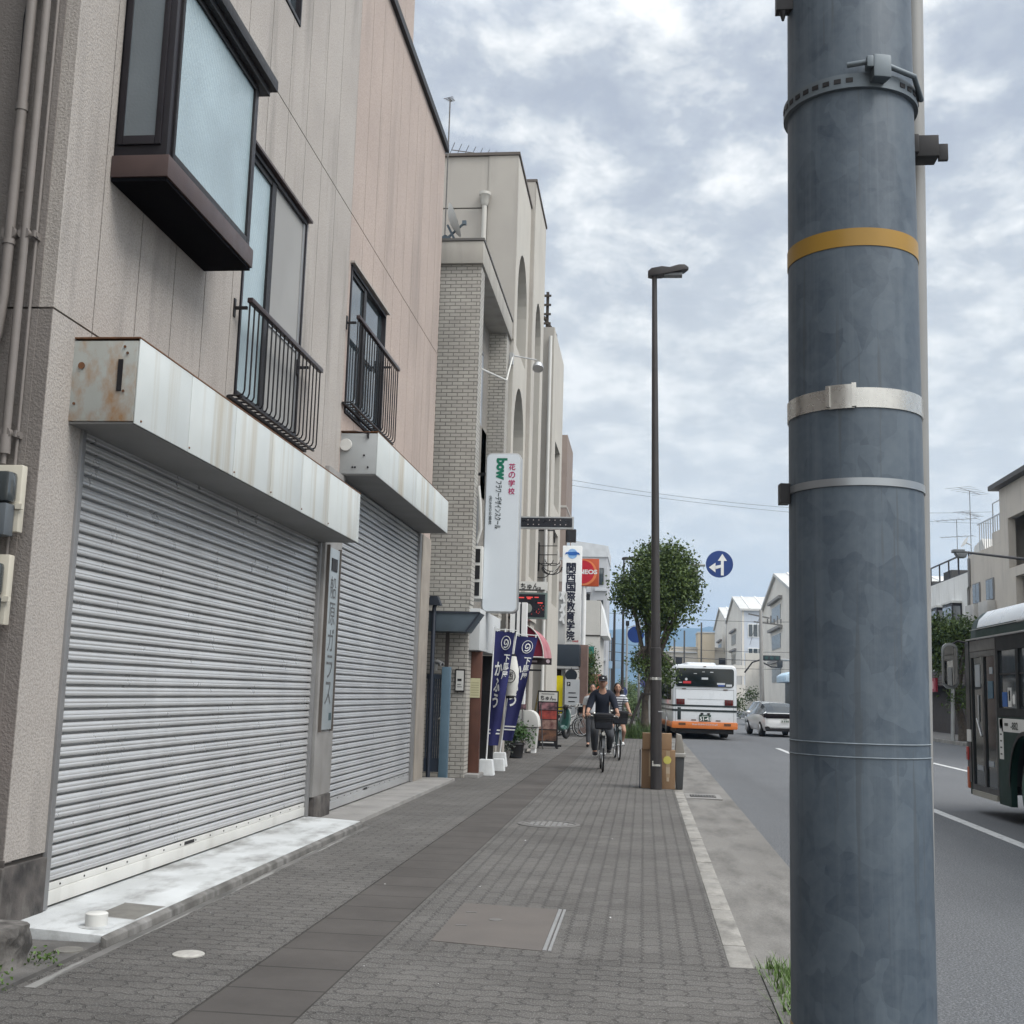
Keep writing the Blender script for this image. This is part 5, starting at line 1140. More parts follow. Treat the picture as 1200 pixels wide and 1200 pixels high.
rs_ = thing('road_sign', 'round blue road sign with white ahead and left arrows on a grey arm', 'road sign', (.14, 42.6, 0))
part('post', MB().tube((.14, 42.6, 0), (.14, 42.6, 6.9), .085, .07), mat('post_grey', (.32, .33, .33), rough=.5, metal=.3), rs_)
part('arm', MB().tube((.14, 42.6, 6.1), (2.1, 42.6, 6.1), .05, n=10).box(1.6, 1.85, 42.55, 42.65, 5.5, 5.95), MATS['post_grey'], rs_)
part('disc', MB().lathe([(0, 0), (.48, 0), (.48, .02), (0, .02)], (2.6, 42.5, 6.14), 40, 'Y'), sb, rs_)
A = MB(); cx, cz, yy = 2.6, 6.14, 42.49
def poly(p): A.prism([(cx + a, cz + b) for a, b in p], 'Y', yy, yy + .006)
poly([(.05, -.40), (.15, -.40), (.15, .12), (.05, .12)]); poly([(-.06, .12), (.26, .12), (.10, .37)]); poly([(-.16, -.19), (.05, -.09 - .03), (.05, -.02), (-.16, -.07)]); poly([(-.37, -.12), (-.14, -.30), (-.14, .05)])
part('arrow', A, white, rs_)
t = thing('road_sign', 'second round blue road sign half hidden in the low branches of the street tree', 'road sign', (-.25, 55, 0))
part('post', MB().tube((-.25, 55, 0), (-.25, 55, 4.9), .06), MATS['post_grey'], t)
part('disc', MB().lathe([(0, 0), (.38, 0), (.38, .02), (0, .02)], (-.42, 54.9, 4.2), 28, 'Y'), sb, t)
for (x, y, z, q, c_, lab) in ((-1.35, 75, 1.65, .3, (.05, .07, .2), 'small dark blue round sign on a post beyond the cyclists'), (.0, 78, 2.3, .3, (.07, .07, .22), 'small violet round sign under the street tree'), (-.6, 96, 1.0, .3, (.35, .36, .36), 'pale round sign far down the pavement')):
    t = thing('road_sign', lab, 'road sign', (x, y, 0))
    part('post', MB().tube((x, y, 0), (x, y, z + .6), .05), MATS['post_grey'], t)
    part('disc', MB().lathe([(0, 0), (q, 0), (q, .02), (0, .02)], (x, y - .1, z), 20, 'Y'), mat('disc_%d' % int(y), c_), t)
t = thing('direction_sign', 'small pale blue direction board on a post far down the pavement', 'road sign', (-2.4, 100, 0))
part('post', MB().tube((-2.9, 100, 0), (-2.9, 100, 6.5), .07), MATS['post_grey'], t); part('board', MB().box(-3.2, -2.0, 99.85, 99.9, 3.6, 4.2), mat('pale_blue_board', (.3, .42, .55)), t)
t = thing('signal_pole', 'slim grey signal pole with side arms far down the pavement', 'pole', (-1.25, 84, 0))
part('post', MB().tube((-1.25, 84, 0), (-1.25, 84, 6.4), .09, .07).bars((-1.25, 84, 6.1), (-.4, 84, 6.4), .06), MATS['post_grey'], t); part('signal_head', MB().box(-1.35, -1.1, 83.8, 83.95, 6.25, 6.6), black, t, bevel=.02)
nsg = solo('neon_sign', MB().box(-2.75, -2.4, 64, 64.1, .9, 1.9), glow_mat('neon_red', (.9, .03, .03), .7), 'small bright red lit sign behind the cyclists', 'sign')
part('head', MB().box(-3.0, -2.3, 64.02, 64.1, 1.95, 2.5), mat('sign_salmon', (.5, .2, .17)), nsg)
solo('shrub', foliage([(-2.6, 58, .9, .35, .5, .8)], 500, .13, rnd), leaf_mat('lime_leaf', (.12, .18, .02), (.2, .26, .04)), 'small lime green shrub just left of the red lit sign', 'shrub')
# verge planting down the kerb beyond the tree
for i, (x, y, h, lab) in enumerate(((-.5, 70, 1.6, 'leafy kerb shrub just beyond the round street tree'), (-.9, 86, 2.4, 'taller kerb shrub in the middle of the far verge'), (-1.5, 104, 3.0, 'farthest pale green tree on the verge'))):
    solo('shrub', foliage([(x, y, h * .5, .8, 1.5, h * .5)], 1300, .16, rnd), leaf_mat('verge_leaf_%d' % i, (.04, .07, .03), (.09, .13, .05)), lab, 'shrub', group='shrubs along the far kerb')
# overhead wires
wm = mat('wire', (.06, .062, .065), rough=.6)
def wire(a, b, sag, lab, r=.012, cat='wire'):
    a = Vector(a); b = Vector(b); pts = []
    for i in range(25):
        t = i / 24; p = a.lerp(b, t); p.z -= sag * 4 * t * (1 - t); pts.append(p)
    return solo('overhead_wire', MB().path(pts, r, 5), wm, lab, cat, 'overhead wires across the street')
wire((-3.5, 54.5, 11.3), (17.5, 62, 11.2), .55, 'upper of the paired thin wires crossing the sky behind the lamp post', .008)
wire((-3.5, 54.5, 11.05), (17.5, 62, 10.6), .35, 'lower of the paired thin wires crossing the sky behind the lamp post', .008)
for z, lab in ((7.9, 'topmost wire stretched in front of the gabled buildings'), (5.3, 'middle wire stretched above the white bus'), (4.6, 'thicker low wire just above the white bus roof'), (3.9, 'lowest wire behind the white bus roof')):
    wire((-3, 92 + z, z + .3), (14, 93 + z, z), .25, lab, .03 if z == 4.6 else .018)
# ------------------------------------------------------------------ right hand side of the street
rb = mat('greige_render', (.50, .46, .405), (.45, .415, .37), rough=.9, scale=.8, bump=.2, bscale=40, stain=(.2, .185, .17), stain_amt=.4)
rw = mat('white_render', (.72, .72, .70), (.66, .66, .64), rough=.85, scale=.7, stain=(.35, .34, .32), stain_amt=.5)
XR = 15.0
B = thing('apartment_building', 'greige apartment building with deep dark openings and a flat overhanging roof, far right', 'building', (20, 44, 0))
def holed_wall(x, y0, y1, z0, z1, holes, th=.3):
    mb = MB()
    rs = [(y0, y1, z0, z1)]
    for h in holes: rs = cut(rs, h)
    for q in rs: mb.box(x, x + th, *q)
    return mb
hs = [(48.2, 51.0, 7.1, 9.2), (46.2, 50.2, 4.7, 6.7), (47, 50.5, .6, 2.6), (40, 44, 4.7, 6.7), (41, 45, 7.1, 9.2), (34, 38, 4.7, 6.7)]
part('wall', holed_wall(XR, 32, 52.1, 0, 10.6, hs).box(XR + .3, 27, 51.8, 52.1, 0, 10.6).box(26.7, 27, 32, 51.8, 0, 10.6).box(XR + .3, 26.7, 32, 32.3, 0, 10.6), rb, B)
part('roof', MB().box(XR - .35, 27.3, 31.5, 52.5, 10.6, 10.8), mat('dark_roof', (.08, .075, .072)), B)
for h in hs:
    o = part('opening', MB().box(XR + .7, XR + .8, h[0] - .1, h[1] + .1, h[2] - .1, h[3] + .1), mat('recess_brown', (.07, .06, .055)), B)
    part('pane', MB().box(XR + .68, XR + .7, h[0] + .3, h[1] - .8, h[2], h[3] - .2), clear, o)
W = thing('annex', 'lower greige wing with two shuttered windows beside the tall apartment building', 'building', (20, 54.7, 0))
part('wall', MB().box(XR + .02, 26, 52.105, 57.3, 0, 8.35).box(XR + .02, 22, 52.105, 53.4, 8.355, 8.9), rb, W)
for y0 in (53.25, 55.4):
    o = part('window', MB().box(XR - .04, XR + .01, y0, y0 + 1.15, 6.0, 6.95), mat('grey_frame', (.2, .2, .2)), W)
    part('pane', MB().box(XR - .05, XR - .04, y0 + .06, y0 + .55, 6.05, 6.9).box(XR - .05, XR - .04, y0 + .6, y0 + 1.09, 6.05, 6.9), clear, o)
    part('shutter', MB().box(XR - .35, XR + .01, y0 - .15, y0 + 1.3, 5.2, 5.95), mat('pale_grille', (.42, .41, .39)), o, bevel=.02)
part('conduit', MB().path([(XR - .05, 57.0, 8.2), (XR - .05, 57.0, 6.9), (XR - .05, 57.2, 6.8), (XR - .05, 57.2, .2)], .06, 6), MATS['grey_frame'], W)
part('railing', MB().box(XR + .1, XR + .15, 52.3, 56.0, 9.6, 9.66).box(XR + .1, XR + .14, 52.3, 53.5, 10.2, 10.25).box(XR + .1, XR + .14, 53.5, 53.55, 8.9, 10.25).box(XR + .1, XR + .14, 52.3, 52.35, 8.9, 10.2).join((lambda m: [m.box(XR + .1, XR + .13, 52.5 + i * .35, 52.54 + i * .35, 8.4, 9.6) for i in range(10)] and m)(MB())), alu, W)
part('awning', MB().prism([(55.2, 8.36), (57.1, 8.36), (56.9, 8.75), (55.6, 8.95)], 'X', XR + .2, XR + 2), offwhite, W)
V = thing('white_house', 'white rendered building with bronze bay windows and a roof railing on the right', 'building', (20, 64, 0))
part('wall', MB().box(XR, 26, 57.4, 71, 3.0, 7.6), rw, V)
part('shop', MB().box(XR + .3, 26, 57.45, 70.9, 0, 2.99), mat('shop_brown', (.045, .035, .032), rough=.7, scale=2), V)
part('fascia', MB().box(XR - .25, XR + .3, 57.5, 70.8, 2.35, 3.1), mat('fascia_brown', (.075, .062, .058), rough=.7), V)
for i in range(5): part('slat', MB().box(XR - .28, XR - .25, 57.5, 66.0, 2.4 + i * .13, 2.46 + i * .13), mat('slat_grey', (.12, .11, .105)), V)
rsg = solo('shop_sign', MB().box(XR - .4, XR - .29, 62.5, 66.5, 2.05, 2.75), mat('red_board', (.25, .015, .03), rough=.5), 'red shop sign board below the white house on the right', 'sign')
part('lettering', MB().box(XR - .41, XR - .4, 62.9, 63.4, 2.2, 2.6).box(XR - .41, XR - .4, 63.8, 64.3, 2.2, 2.6).box(XR - .41, XR - .4, 64.7, 65.2, 2.2, 2.6), mat('sign_palepink', (.55, .3, .3)), rsg)
for y0 in (58.6, 61.6, 65.4):
    for z0 in (4.95, 3.2):
        o = part('bay_window', MB().box(XR - .45, XR + .02, y0, y0 + 1.9, z0, z0 + 1.3), bronze, V, bevel=.02)
        part('pane', MB().box(XR - .465, XR - .451, y0 + .1, y0 + .9, z0 + .12, z0 + 1.15).box(XR - .465, XR - .451, y0 + 1.0, y0 + 1.8, z0 + .12, z0 + 1.15).box(XR - .4, XR - .08, y0 - .012, y0, z0 + .12, z0 + 1.15), mat('curtain_glass', (.25, .26, .27), (.12, .13, .14), rough=.1, scale=2, spec=.9), o)
        part('hood', MB().box(XR - .5, XR + .02, y0 - .05, y0 + 1.95, z0 + 1.301, z0 + 1.4), offwhite, o)
rl = MB()
for a in (7.62, 8.55): rl.box(XR + .1, XR + .16, 57.6, 70.9, a, a + .07)
for i in range(8): rl.box(XR + .1, XR + .16, 57.6 + i * 1.88, 57.68 + i * 1.88, 7.6, 8.6)
rl.box(XR + .1, 19, 57.6, 57.66, 8.5, 8.57)
for i in range(11): rl.box(XR + .2 + i * .35, XR + .24 + i * .35, 57.6, 57.66, 7.6, 8.55)
part('railing', rl, bronze, V)
part('roof_box', MB().box(XR + .4, XR + 1.2, 62, 63.6, 7.6, 8.2).box(XR + .4, XR + 1.1, 66, 67.2, 7.6, 8.0), mat('dark_unit', (.05, .05, .05)), V)
part('conduit', MB().path([(XR - .06, 66.5, 7.6), (XR - .06, 67.2, 6.0), (XR - .06, 67.2, 3.2)], .04, 6), MATS['grey_frame'], V)
antenna(15.4, 58.2, 7.6, 4.0, 6, 'taller television aerial on the white house roof', .9, 2.4, True)
antenna(15.6, 61.5, 7.6, 3.1, 6, 'shorter television aerial on the white house roof', 2.6, 2.0, True)
dsh = MB().lathe([(0, 0), (.15, .02), (.3, .09)], (0, 0, 0), 20); dsh.xform(Matrix.Translation((15.2, 58.3, 9.1)) @ Matrix.Rotation(R(-60), 4, 'Y'))
dd_ = solo('satellite_dish', dsh, offwhite, 'small satellite dish on the aerial mast of the white house', 'dish'); part('arm', MB().tube((15.2, 58.3, 9.1), (15.4, 58.2, 9.0), .03), alu, dd_)
F = thing('commercial_building', 'plain grey two storey building behind the foreground pole', 'building', (19, 82, 0))
part('wall', MB().box(XR + .5, 26, 72, 94, 0, 6.8), mat('grey_wall', (.36, .36, .36), rough=.85, scale=.3), F)
part('roof', MB().box(XR + .3, 26.2, 71.8, 94.2, 6.8, 7.05), mat('house_roof', (.12, .12, .125)), F)
for i in range(5):
    o = part('window', MB().box(XR + .44, XR + .5, 73.5 + i * 4, 76 + i * 4, 4, 5.6), alu, F); part('pane', MB().box(XR + .42, XR + .44, 73.6 + i * 4, 75.9 + i * 4, 4.1, 5.5), clear, o)
# gabled school-like sheds
gw = mat('gable_cream', (.68, .65, .59), (.61, .58, .53), rough=.85, scale=.4, stain=(.33, .31, .29), stain_amt=.4)
gs = mat('corrugated_pale', (.52, .56, .62), (.47, .51, .57), rough=.6, scale=.3, stain=(.36, .38, .41), stain_amt=.4)
grf = mat('gable_roof', (.5, .5, .48), (.42, .42, .41), rough=.6, scale=.4)
def gable(y0, y1, ze, za, x, lab, depth=26):
    t = thing('gabled_building', lab, 'building', (x + depth / 2, (y0 + y1) / 2, 0), group='gabled buildings across the street')
    ym = (y0 + y1) / 2
    part('gable_wall', MB().prism([(y0, 0), (y1, 0), (y1, ze), (ym, za), (y0, ze)], 'X', x, x + .3), gw, t)
    part('wall', MB().box(x + .3, x + depth, y0 + .02, y0 + .3, 0, ze).box(x + .3, x + depth, y1 - .3, y1 - .02, 0, ze).prism([(y0 + .3, 0), (y1 - .3, 0), (y1 - .3, ze), (ym, za - .3), (y0 + .3, ze)], 'X', x + depth - .3, x + depth), gs, t)
    part('roof', MB().prism([(y0 - .35, ze - .1), (ym, za + .02), (y1 + .35, ze - .1), (y1 + .35, ze + .15), (ym, za + .3), (y0 - .35, ze + .15)], 'X', x - .25, x + depth), grf, t)
    rb_ = MB()
    for i in range(14): rb_.bars((x + 1 + i * 1.8, y0 - .3, ze + .2), (x + 1 + i * 1.8, ym, za + .35), .12)
    part('rib', rb_, white, t)
    part('corner_pipe', MB().box(x - .04, x + .02, y0 - .1, y0 + .25, 0, ze), alu, t)
    for z in (3.0, 6.0, 8.6):
        if z + 1.4 < ze + 1:
            part('window', MB().box(x - .05, x - .001, ym - 3.6, ym + 3.6, z, z + 1.3), mat('gable_window', (.22, .23, .22), (.15, .16, .16), rough=.3), t)
            part('ledge', MB().box(x - .35, x - .001, ym - 5, ym + 5, z + 1.7, z + 1.95), mat('ledge_grey', (.26, .25, .24)), t)
    for z in (2.2, 6.0, 9.0):
        if z + 1.8 > ze: continue
        for xx in (x + .75, x + 7, x + 13, x + 19):
            o = part('window', MB().box(xx, xx + 2.5, y0 - .04, y0 + .018, z, z + 1.7), white, t)
            part('pane', MB().box(xx + .1, xx + .58, y0 - .06, y0 - .04, z + .1, z + 1.6).box(xx + .68, xx + 1.2, y0 - .06, y0 - .04, z + .1, z + 1.6).box(xx + 1.3, xx + 1.82, y0 - .06, y0 - .04, z + .1, z + 1.6).box(xx + 1.92, xx + 2.4, y0 - .06, y0 - .04, z + .1, z + 1.6), clear, o)
    return t
gable(99, 124, 10.3, 12.7, 12.0, 'nearest and largest of the cream gabled buildings, beside the foreground pole')
gable(151, 178, 12.4, 14.9, 12.0, 'middle cream gabled building with pale corrugated side and dark windows')
gable(179.5, 209, 13.0, 15.6, 12.0, 'farthest of the three cream gabled buildings')
an = thing('gate_block', 'plain low grey block in front of the middle gabled building', 'building', (14, 138, 0))
part('wall', MB().box(12.4, 24, 126, 128, 0, 5.4), mat('block_grey', (.36, .355, .34), rough=.85), an)
part('wall', MB().box(10.6, 12.6, 128, 129, 0, 6.2).box(8.5, 12.4, 140, 141, 0, 3.0).box(8.5, 12.4, 139.9, 141.1, 4.0, 5.2), gw, an)
cn = thing('shop_canopy', 'pale blue and white canopy over a dark shop front by the parked car', 'canopy', (13, 92, 0))
part('roof', MB().prism([(10.1, 2.7), (16, 2.7), (16, 3.5), (10.5, 3.45), (10.1, 3.2)], 'Y', 88, 94), mat('canopy_blue', (.38, .55, .68), (.5, .62, .72), rough=.4, scale=.6), cn, bevel=.1)
part('dome', MB().ball((13.2, 91, 3.4), 1.7, 2.4, .75), offwhite, cn)
part('front', MB().box(10.7, 16, 88.6, 93.5, 0, 2.69), mat('canopy_dark', (.02, .024, .022), rough=.4), cn)
gf = MB()
for i in range(16): gf.box(10.8 + i * .22, 10.86 + i * .22, 88.5, 88.58, 0, 2.2)
part('grille', gf, mat('canopy_green', (.05, .08, .05), (.03, .05, .03)), cn)
up = thing('utility_pole', 'slim concrete utility pole with crossarms in front of the gabled buildings', 'pole', (8.9, 93, 0))
part('post', MB().tube((8.95, 93, 0), (8.83, 93, 8.2), .19, .13), mat('pole_concrete', (.3, .29, .275), rough=.85), up)
cb = MB().bars((7.9, 93, 7.9), (9.5, 93, 7.6), .1).bars((8.3, 93, 7.3), (10.4, 93, 7.1), .1)
for i in range(5): cb.box(9.3 + i * .25, 9.4 + i * .25, 92.95, 93.05, 7.2, 7.55 + .25 * (i % 2))
part('crossarm', cb, castiron, up)
part('cable', MB().path([(7.6, 93, 3.4), (8.2, 93, 4.2), (8.8, 93, 4.4)], .06, 6).path([(8.8, 93, 4.3), (9.6, 93, 3.9), (10.4, 93, 3.85)], .06, 6).path([(8.83, 93, 7.8), (8.3, 93, 6.6), (8.0, 93, 5.5)], .015, 5), black, up)
tl = thing('traffic_light', 'horizontal traffic signal hanging over the road in front of the gabled buildings', 'traffic light', (10.0, 92, 0))
part('housing', MB().box(8.9, 10.2, 91.9, 92.1, 4.35, 4.72).box(9.95, 10.35, 91.85, 92.1, 3.85, 4.3), mat('signal_dark', (.03, .035, .04), rough=.5), tl, bevel=.04)
part('lens', MB().lathe([(0, 0), (.14, 0), (.14, .01), (0, .01)], (9.15, 91.88, 4.535), 16, 'Y').lathe([(0, 0), (.14, 0), (.14, .01), (0, .01)], (9.55, 91.88, 4.535), 16, 'Y').lathe([(0, 0), (.14, 0), (.14, .01), (0, .01)], (9.95, 91.88, 4.535), 16, 'Y'), mat('lens_green', (.03, .07, .07), rough=.3), tl)
part('arm', MB().tube((8.9, 92, 4.5), (16, 92, 4.2), .06, n=8).tube((15.6, 92, 0), (15.6, 92, 5), .12), MATS['post_grey'], tl)
yb = thing('tan_building', 'pale tan building with a taller yellowish tower behind the white bus', 'building', (8, 188, 0))
ytan = mat('tan_wall', (.47, .40, .30), (.43, .37, .28), rough=.85, scale=.3)
part('wall', MB().box(2.0, 14, 181, 190, 0, 8.0).box(3.8, 11.9, 182, 190, 8.0, 8.9), mat('tan_pale', (.42, .39, .34), rough=.85, scale=.3), yb)
part('tower', MB().box(7.9, 10.4, 180.9, 188, 0, 11.0), ytan, yb)
part('roof_edge', MB().box(7.8, 10.5, 180.8, 188.1, 11.0, 11.15).box(1.9, 7.8, 180.8, 181, 8.0, 8.15), mat('pale_concrete', (.5, .52, .54)), yb)
for x in (2.6, 4.6, 11.0):
    for z in (6.2, 3.8): 
        o = part('window', MB().box(x, x + 1.0, 180.9, 180.98, z, z + 1.1), black, yb); part('ledge', MB().box(x - .4, x + 1.4, 180.6, 180.98, z - .35, z - .1), MATS['block_grey'], yb)
for x, h in ((5.6, 10.8), (8.0, 12), (12.6, 14.5), (4.2, 9.5)):
    solo('far_pole', MB().tube((x, 172, 0), (x, 172, h), .12), mat('far_pole', (.09, .085, .08)), {5.6: 'thin dark pole left of the tan tower', 8.0: 'thin dark pole in front of the tan tower', 12.6: 'taller dark pole between the tan building and the gables', 4.2: 'short dark pole at the left end of the tan building'}[x], 'pole', 'poles in front of the tan building')
# small hedges and the tree across the road
solo('hedge', foliage([(6.9, 96, .9, 1.1, 1, .9), (8.6, 100, 1.7, .6, .8, .6)], 1500, .17, rnd), leaf_mat('hedge_leaf', (.02, .04, .015), (.05, .075, .02)), 'dark clipped hedge between the white bus and the white car', 'hedge')
tree('street_tree', (12.9, 50.5, 0), (12.4, 50.5, 2.6), .2, [(12.3, 50.5, 4.3, 1.25, 1.2, .75), (13.2, 50.4, 4.0, .7, .9, .55), (11.7, 50.5, 4.0, .75, .9, .9), (12.2, 50.5, 3.2, .9, .9, .5), (12.7, 50.4, 1.7, .5, .5, .5)], 9000, .13, 'leafy street tree across the road behind the green bus mirror', group='street trees along the kerb')
solo('tree_stake', MB().tube((12.35, 50.2, 0), (12.45, 50.3, 2.4), .08), MATS['post_grey'], 'pale post beside the tree across the road', 'post')
# ------------------------------------------------------------------ vehicles
tyre = mat('tyre', (.018, .018, .019), rough=.85, scale=6)
buswhite = mat('bus_white', (.56, .59, .62), (.52, .55, .58), rough=.3, scale=.7, coat=.3)
busgreen = mat('bus_green', (.012, .032, .027), (.009, .026, .022), rough=.5, scale=.8, spec=.15)
darkglass = glass_mat('dark_vehicle_glass', (.012, .018, .02), .07); darkglass.node_tree.nodes['Principled BSDF'].inputs['Specular IOR Level'].default_value = .4
redlens = mat('red_lens', (.10, .008, .008), rough=.2)
orange = mat('bus_orange', (.62, .17, .03), rough=.35, coat=.3)
def wheel(mb_t, mb_r, x, y, r, w_, side):
    mb_t.lathe([(r * .62, -w_ / 2), (r * .95, -w_ / 2), (r, -w_ / 2 + .03), (r, w_ / 2 - .03), (r * .95, w_ / 2), (r * .62, w_ / 2)], (x, y, r), 28, 'X')
    mb_r.lathe([(0, 0), (r * .25, .02), (r * .3, -.02), (r * .58, .0), (r * .62, .03), (r * .62, -.1)], (x + side * w_ * .3, y, r), 20, 'X')
WB = thing('city_bus', 'white bus seen from behind with an orange bumper and dark stripes, driving away', 'bus', (2.28, 46, -.13), R(3.2))
def busring(y, k=1, zt=0):
    half = rrect(-1.22 * k, 1.22 * k, .42, 2.80 + zt, .20, 5)
    return [(x, y, z) for x, z in half]
bd = part('body', MB().loft([busring(.06, .965, -.05), busring(0.09, .985, -.02), busring(.2), busring(10.2), busring(10.35, .97, -.05)]), buswhite, WB, world=False)
part('roof_unit', MB().loft([[(x, y, z) for x, z in rrect(-.6 + i, .6 - i, 2.7, 2.93 - i, .1, 3)] for y, i in ((1.2, .12), (1.6, 0), (4.2, 0), (4.6, .12))]), buswhite, bd, world=False)
rw_ = part('rear_window', MB().prism(rrect(-1.10, 1.10, 1.97, 2.66, .10), 'Y', .03, .075), darkglass, WB, world=False)
st_ = MB().box(-.82, -.52, .02, .03, 2.08, 2.17); part('sticker', st_, mat('sticker_red', (.55, .04, .05)), rw_, world=False)
part('sticker', MB().box(.46, .76, .02, .03, 2.06, 2.13).box(.8, 1.02, .02, .03, 2.0, 2.08).box(-.12, .12, .02, .03, 2.24, 2.32).lathe([(0, 0), (.05, 0), (.05, .01), (0, .01)], (-.70, .02, 2.24), 12, 'Y').box(-.98, -.86, .02, .03, 2.1, 2.13).box(-.1, .0, .02, .03, 2.52, 2.54).box(.2, .32, .02, .03, 2.51, 2.54).box(-.42, -.3, .02, .03, 2.45, 2.47), mat('sticker_white', (.6, .63, .66)), rw_, world=False)
part('sticker', MB().box(.5, .74, .018, .028, 2.0, 2.055), mat('sticker_blue', (.05, .1, .35)), rw_, world=False)
for s_ in (-1, 1):
    lm_ = part('tail_light', MB().box(min(s_ * .75, s_ * 1.07), max(s_ * .75, s_ * 1.07), .035, .09, 1.29, 1.50), redlens, WB, world=False, bevel=.012)
    for q in (.85, .96): part('divider', MB().box(s_ * q - .008, s_ * q + .008, .03, .036, 1.30, 1.49), black, lm_, world=False)
sm_ = mat('stripe_dark', (.015, .025, .028), rough=.35)
for z0, z1 in ((1.215, 1.285), (1.035, 1.115)):
    part('stripe', MB().loft([[(x, y, z) for y, x in ((10, -1.223), (.2, -1.224), (.085, -1.205), (.052, -1.17), (.05, 1.17), (.085, 1.205), (.2, 1.224), (10, 1.223))] for z in (z0, z1)], caps=False, closed=False), sm_, WB, world=False)
part('vent', MB().box(-1.02, -.89, .045, .09, .72, 1.18), sm_, WB, world=False, bevel=.01)
part('panel_line', MB().box(-1.1, 1.1, .056, .09, 1.86, 1.872).box(-.65, .75, .056, .09, 1.495, 1.503).box(-1.1, -1.09, .056, .09, .66, 1.9).box(1.09, 1.1, .056, .09, .66, 1.9), mat('panel_gap', (.12, .12, .13)), WB, world=False)
part('marker_lamp', MB().box(-.86, -.7, .05, .07, 1.86, 1.90).box(.7, .86, .05, .07, 1.85, 1.89).box(-.5, -.32, .05, .07, .70, .74).box(.42, .6, .05, .07, .69, .73).box(-.05, .05, .05, .07, 2.72, 2.75), mat('lamp_amber', (.09, .05, .03), rough=.3), WB, world=False)
pt_ = part('number_plate', MB().box(-.20, .24, .035, .06, .68, .92), mat('plate_green', (.012, .05, .035), rough=.5), WB, world=False, bevel=.006)
L = MB(); lettering(L, '51-41', (-.18, .034, .70), RT, (0, 0, 1), .40, .15, .03); L.box(-.1, .14, .03, .034, .86, .88)
part('lettering', L, white, pt_, world=False)
part('plate_lamp', MB().box(-.15, -.05, .02, .07, .93, .99).box(.1, .2, .02, .07, .93, .99), black, pt_, world=False)
bp = part('bumper', MB().prism(rrect(-1.235, 1.235, .40, .655, .05), 'Y', .0, .12).box(-1.236, -1.2, .12, 10, .42, .64).box(1.2, 1.236, .12, 10, .42, .64), orange, WB, world=False, bevel=.015)
part('lamp', MB().box(-.98, -.72, -.008, .01, .52, .61).box(.72, .98, -.008, .01, .52, .61), mat('bumper_lamp', (.12, .05, .02), rough=.3), bp, world=False)
tx = MB(); rn = random.Random(12)
for i in range(13): tx.box(-.46 + i * .075, -.46 + i * .075 + rn.uniform(.03, .06), -.006, .002, .53, .53 + rn.uniform(.04, .07))
part('lettering', tx, mat('bumper_print', (.5, .42, .42)), bp, world=False)
part('underbody', MB().box(-1.1, 1.1, .15, 10.2, .22, .43), black, WB, world=False)
for i in range(5): part('window', MB().prism(rrect(.6 + i * 1.9, 2.3 + i * 1.9, 1.45, 2.4, .06), 'X', -1.232, -1.2).prism(rrect(.6 + i * 1.9, 2.3 + i * 1.9, 1.45, 2.4, .06), 'X', 1.2, 1.232), darkglass, WB, world=False)
for y in (2.9, 8.0):
    for s_ in (-1, 1):
        a, b = MB(), MB(); wheel(a, b, s_ * 1.06, y, .48, .3, s_); w_ = part('wheel', a, tyre, WB, world=False); part('rim', b, alu, w_, world=False)
# green and white city bus
GB = thing('city_bus', 'dark green and white city bus with a glazed door, cut by the right edge', 'bus', (6.2, 14, -.13))
X0 = 4.95; Y0, Y1 = 8.8, 19.2
arcp = [(16.42 + .66 * math.cos(a), .37 + .70 * math.sin(a)) for a in [PI * i / 16 for i in range(17)]]
part('skirt', MB().prism([(17.08, .10), (17.62, .10), (17.62, 1.30), (11.2, 1.30), (11.2, .10), (15.76, .10)] + [(y, z) for y, z in arcp[::-1]][0:] , 'X', X0, X0 + .08), busgreen, GB)
part('skirt', MB().box(X0, X0 + .08, Y0, 11.195, .10, 1.30).box(X0, X0 + .08, 18.95, Y1 - .09, .12, 2.3), busgreen, GB)
part('side_wall', holed_wall(X0, Y0, 18.945, 1.302, 2.42, [(17.66, 18.93, 1.2, 2.18), (16.72, 17.52, 1.42, 2.22), (14.9, 16.6, 1.42, 2.22), (13.0, 14.75, 1.42, 2.22), (11.1, 12.85, 1.42, 2.22), (9.2, 10.95, 1.42, 2.22)], .08), mat('bus_dark_panel', (.016, .018, .02), rough=.55, scale=1, spec=.15), GB)
def cove(y, k=0): return [(X0 + .0 + k, y, 2.42), (X0 + .005 + k, y, 2.56), (X0 + .05 + k, y, 2.72), (X0 + .18 + k, y, 2.85 - k * .3), (X0 + .5 + k, y, 2.93 - k * .3), (X0 + 1.25, y, 2.97 - k * .3), (X0 + 2.0 - k, y, 2.93 - k * .3), (X0 + 2.4 - k, y, 2.7), (X0 + 2.45 - k, y, 2.42)]
part('roof', MB().loft([cove(Y0), cove(18.6)], closed=True), buswhite, GB)
part('roof', MB().loft([cove(18.602), cove(19.0, .03), cove(19.22, .12)], closed=True), busgreen, GB, label='dark green front end of the roof')
part('stripe', MB().loft([[(X0 - .004, Y0, 2.43), (X0 + .001, Y0, 2.565), (X0 + .012, Y0, 2.60)], [(X0 - .004, 18.6, 2.43), (X0 + .001, 18.6, 2.565), (X0 + .012, 18.6, 2.60)]], closed=False, caps=False), busgreen, GB)
part('gutter_trim', MB().box(X0 - .025, X0, Y0, 19.1, 2.425, 2.445).box(X0 - .012, X0, Y0, 18.9, 2.57, 2.582), alu, GB)
part('roof', MB().box(X0 + .001, X0 + .04, 15.2, 16.6, 2.5, 2.60), buswhite, GB, label='white block on the stripe')
dr = part('door', MB().box(X0 + .02, X0 + .06, 17.64, 18.94, .2, 2.2), darkglass, GB)
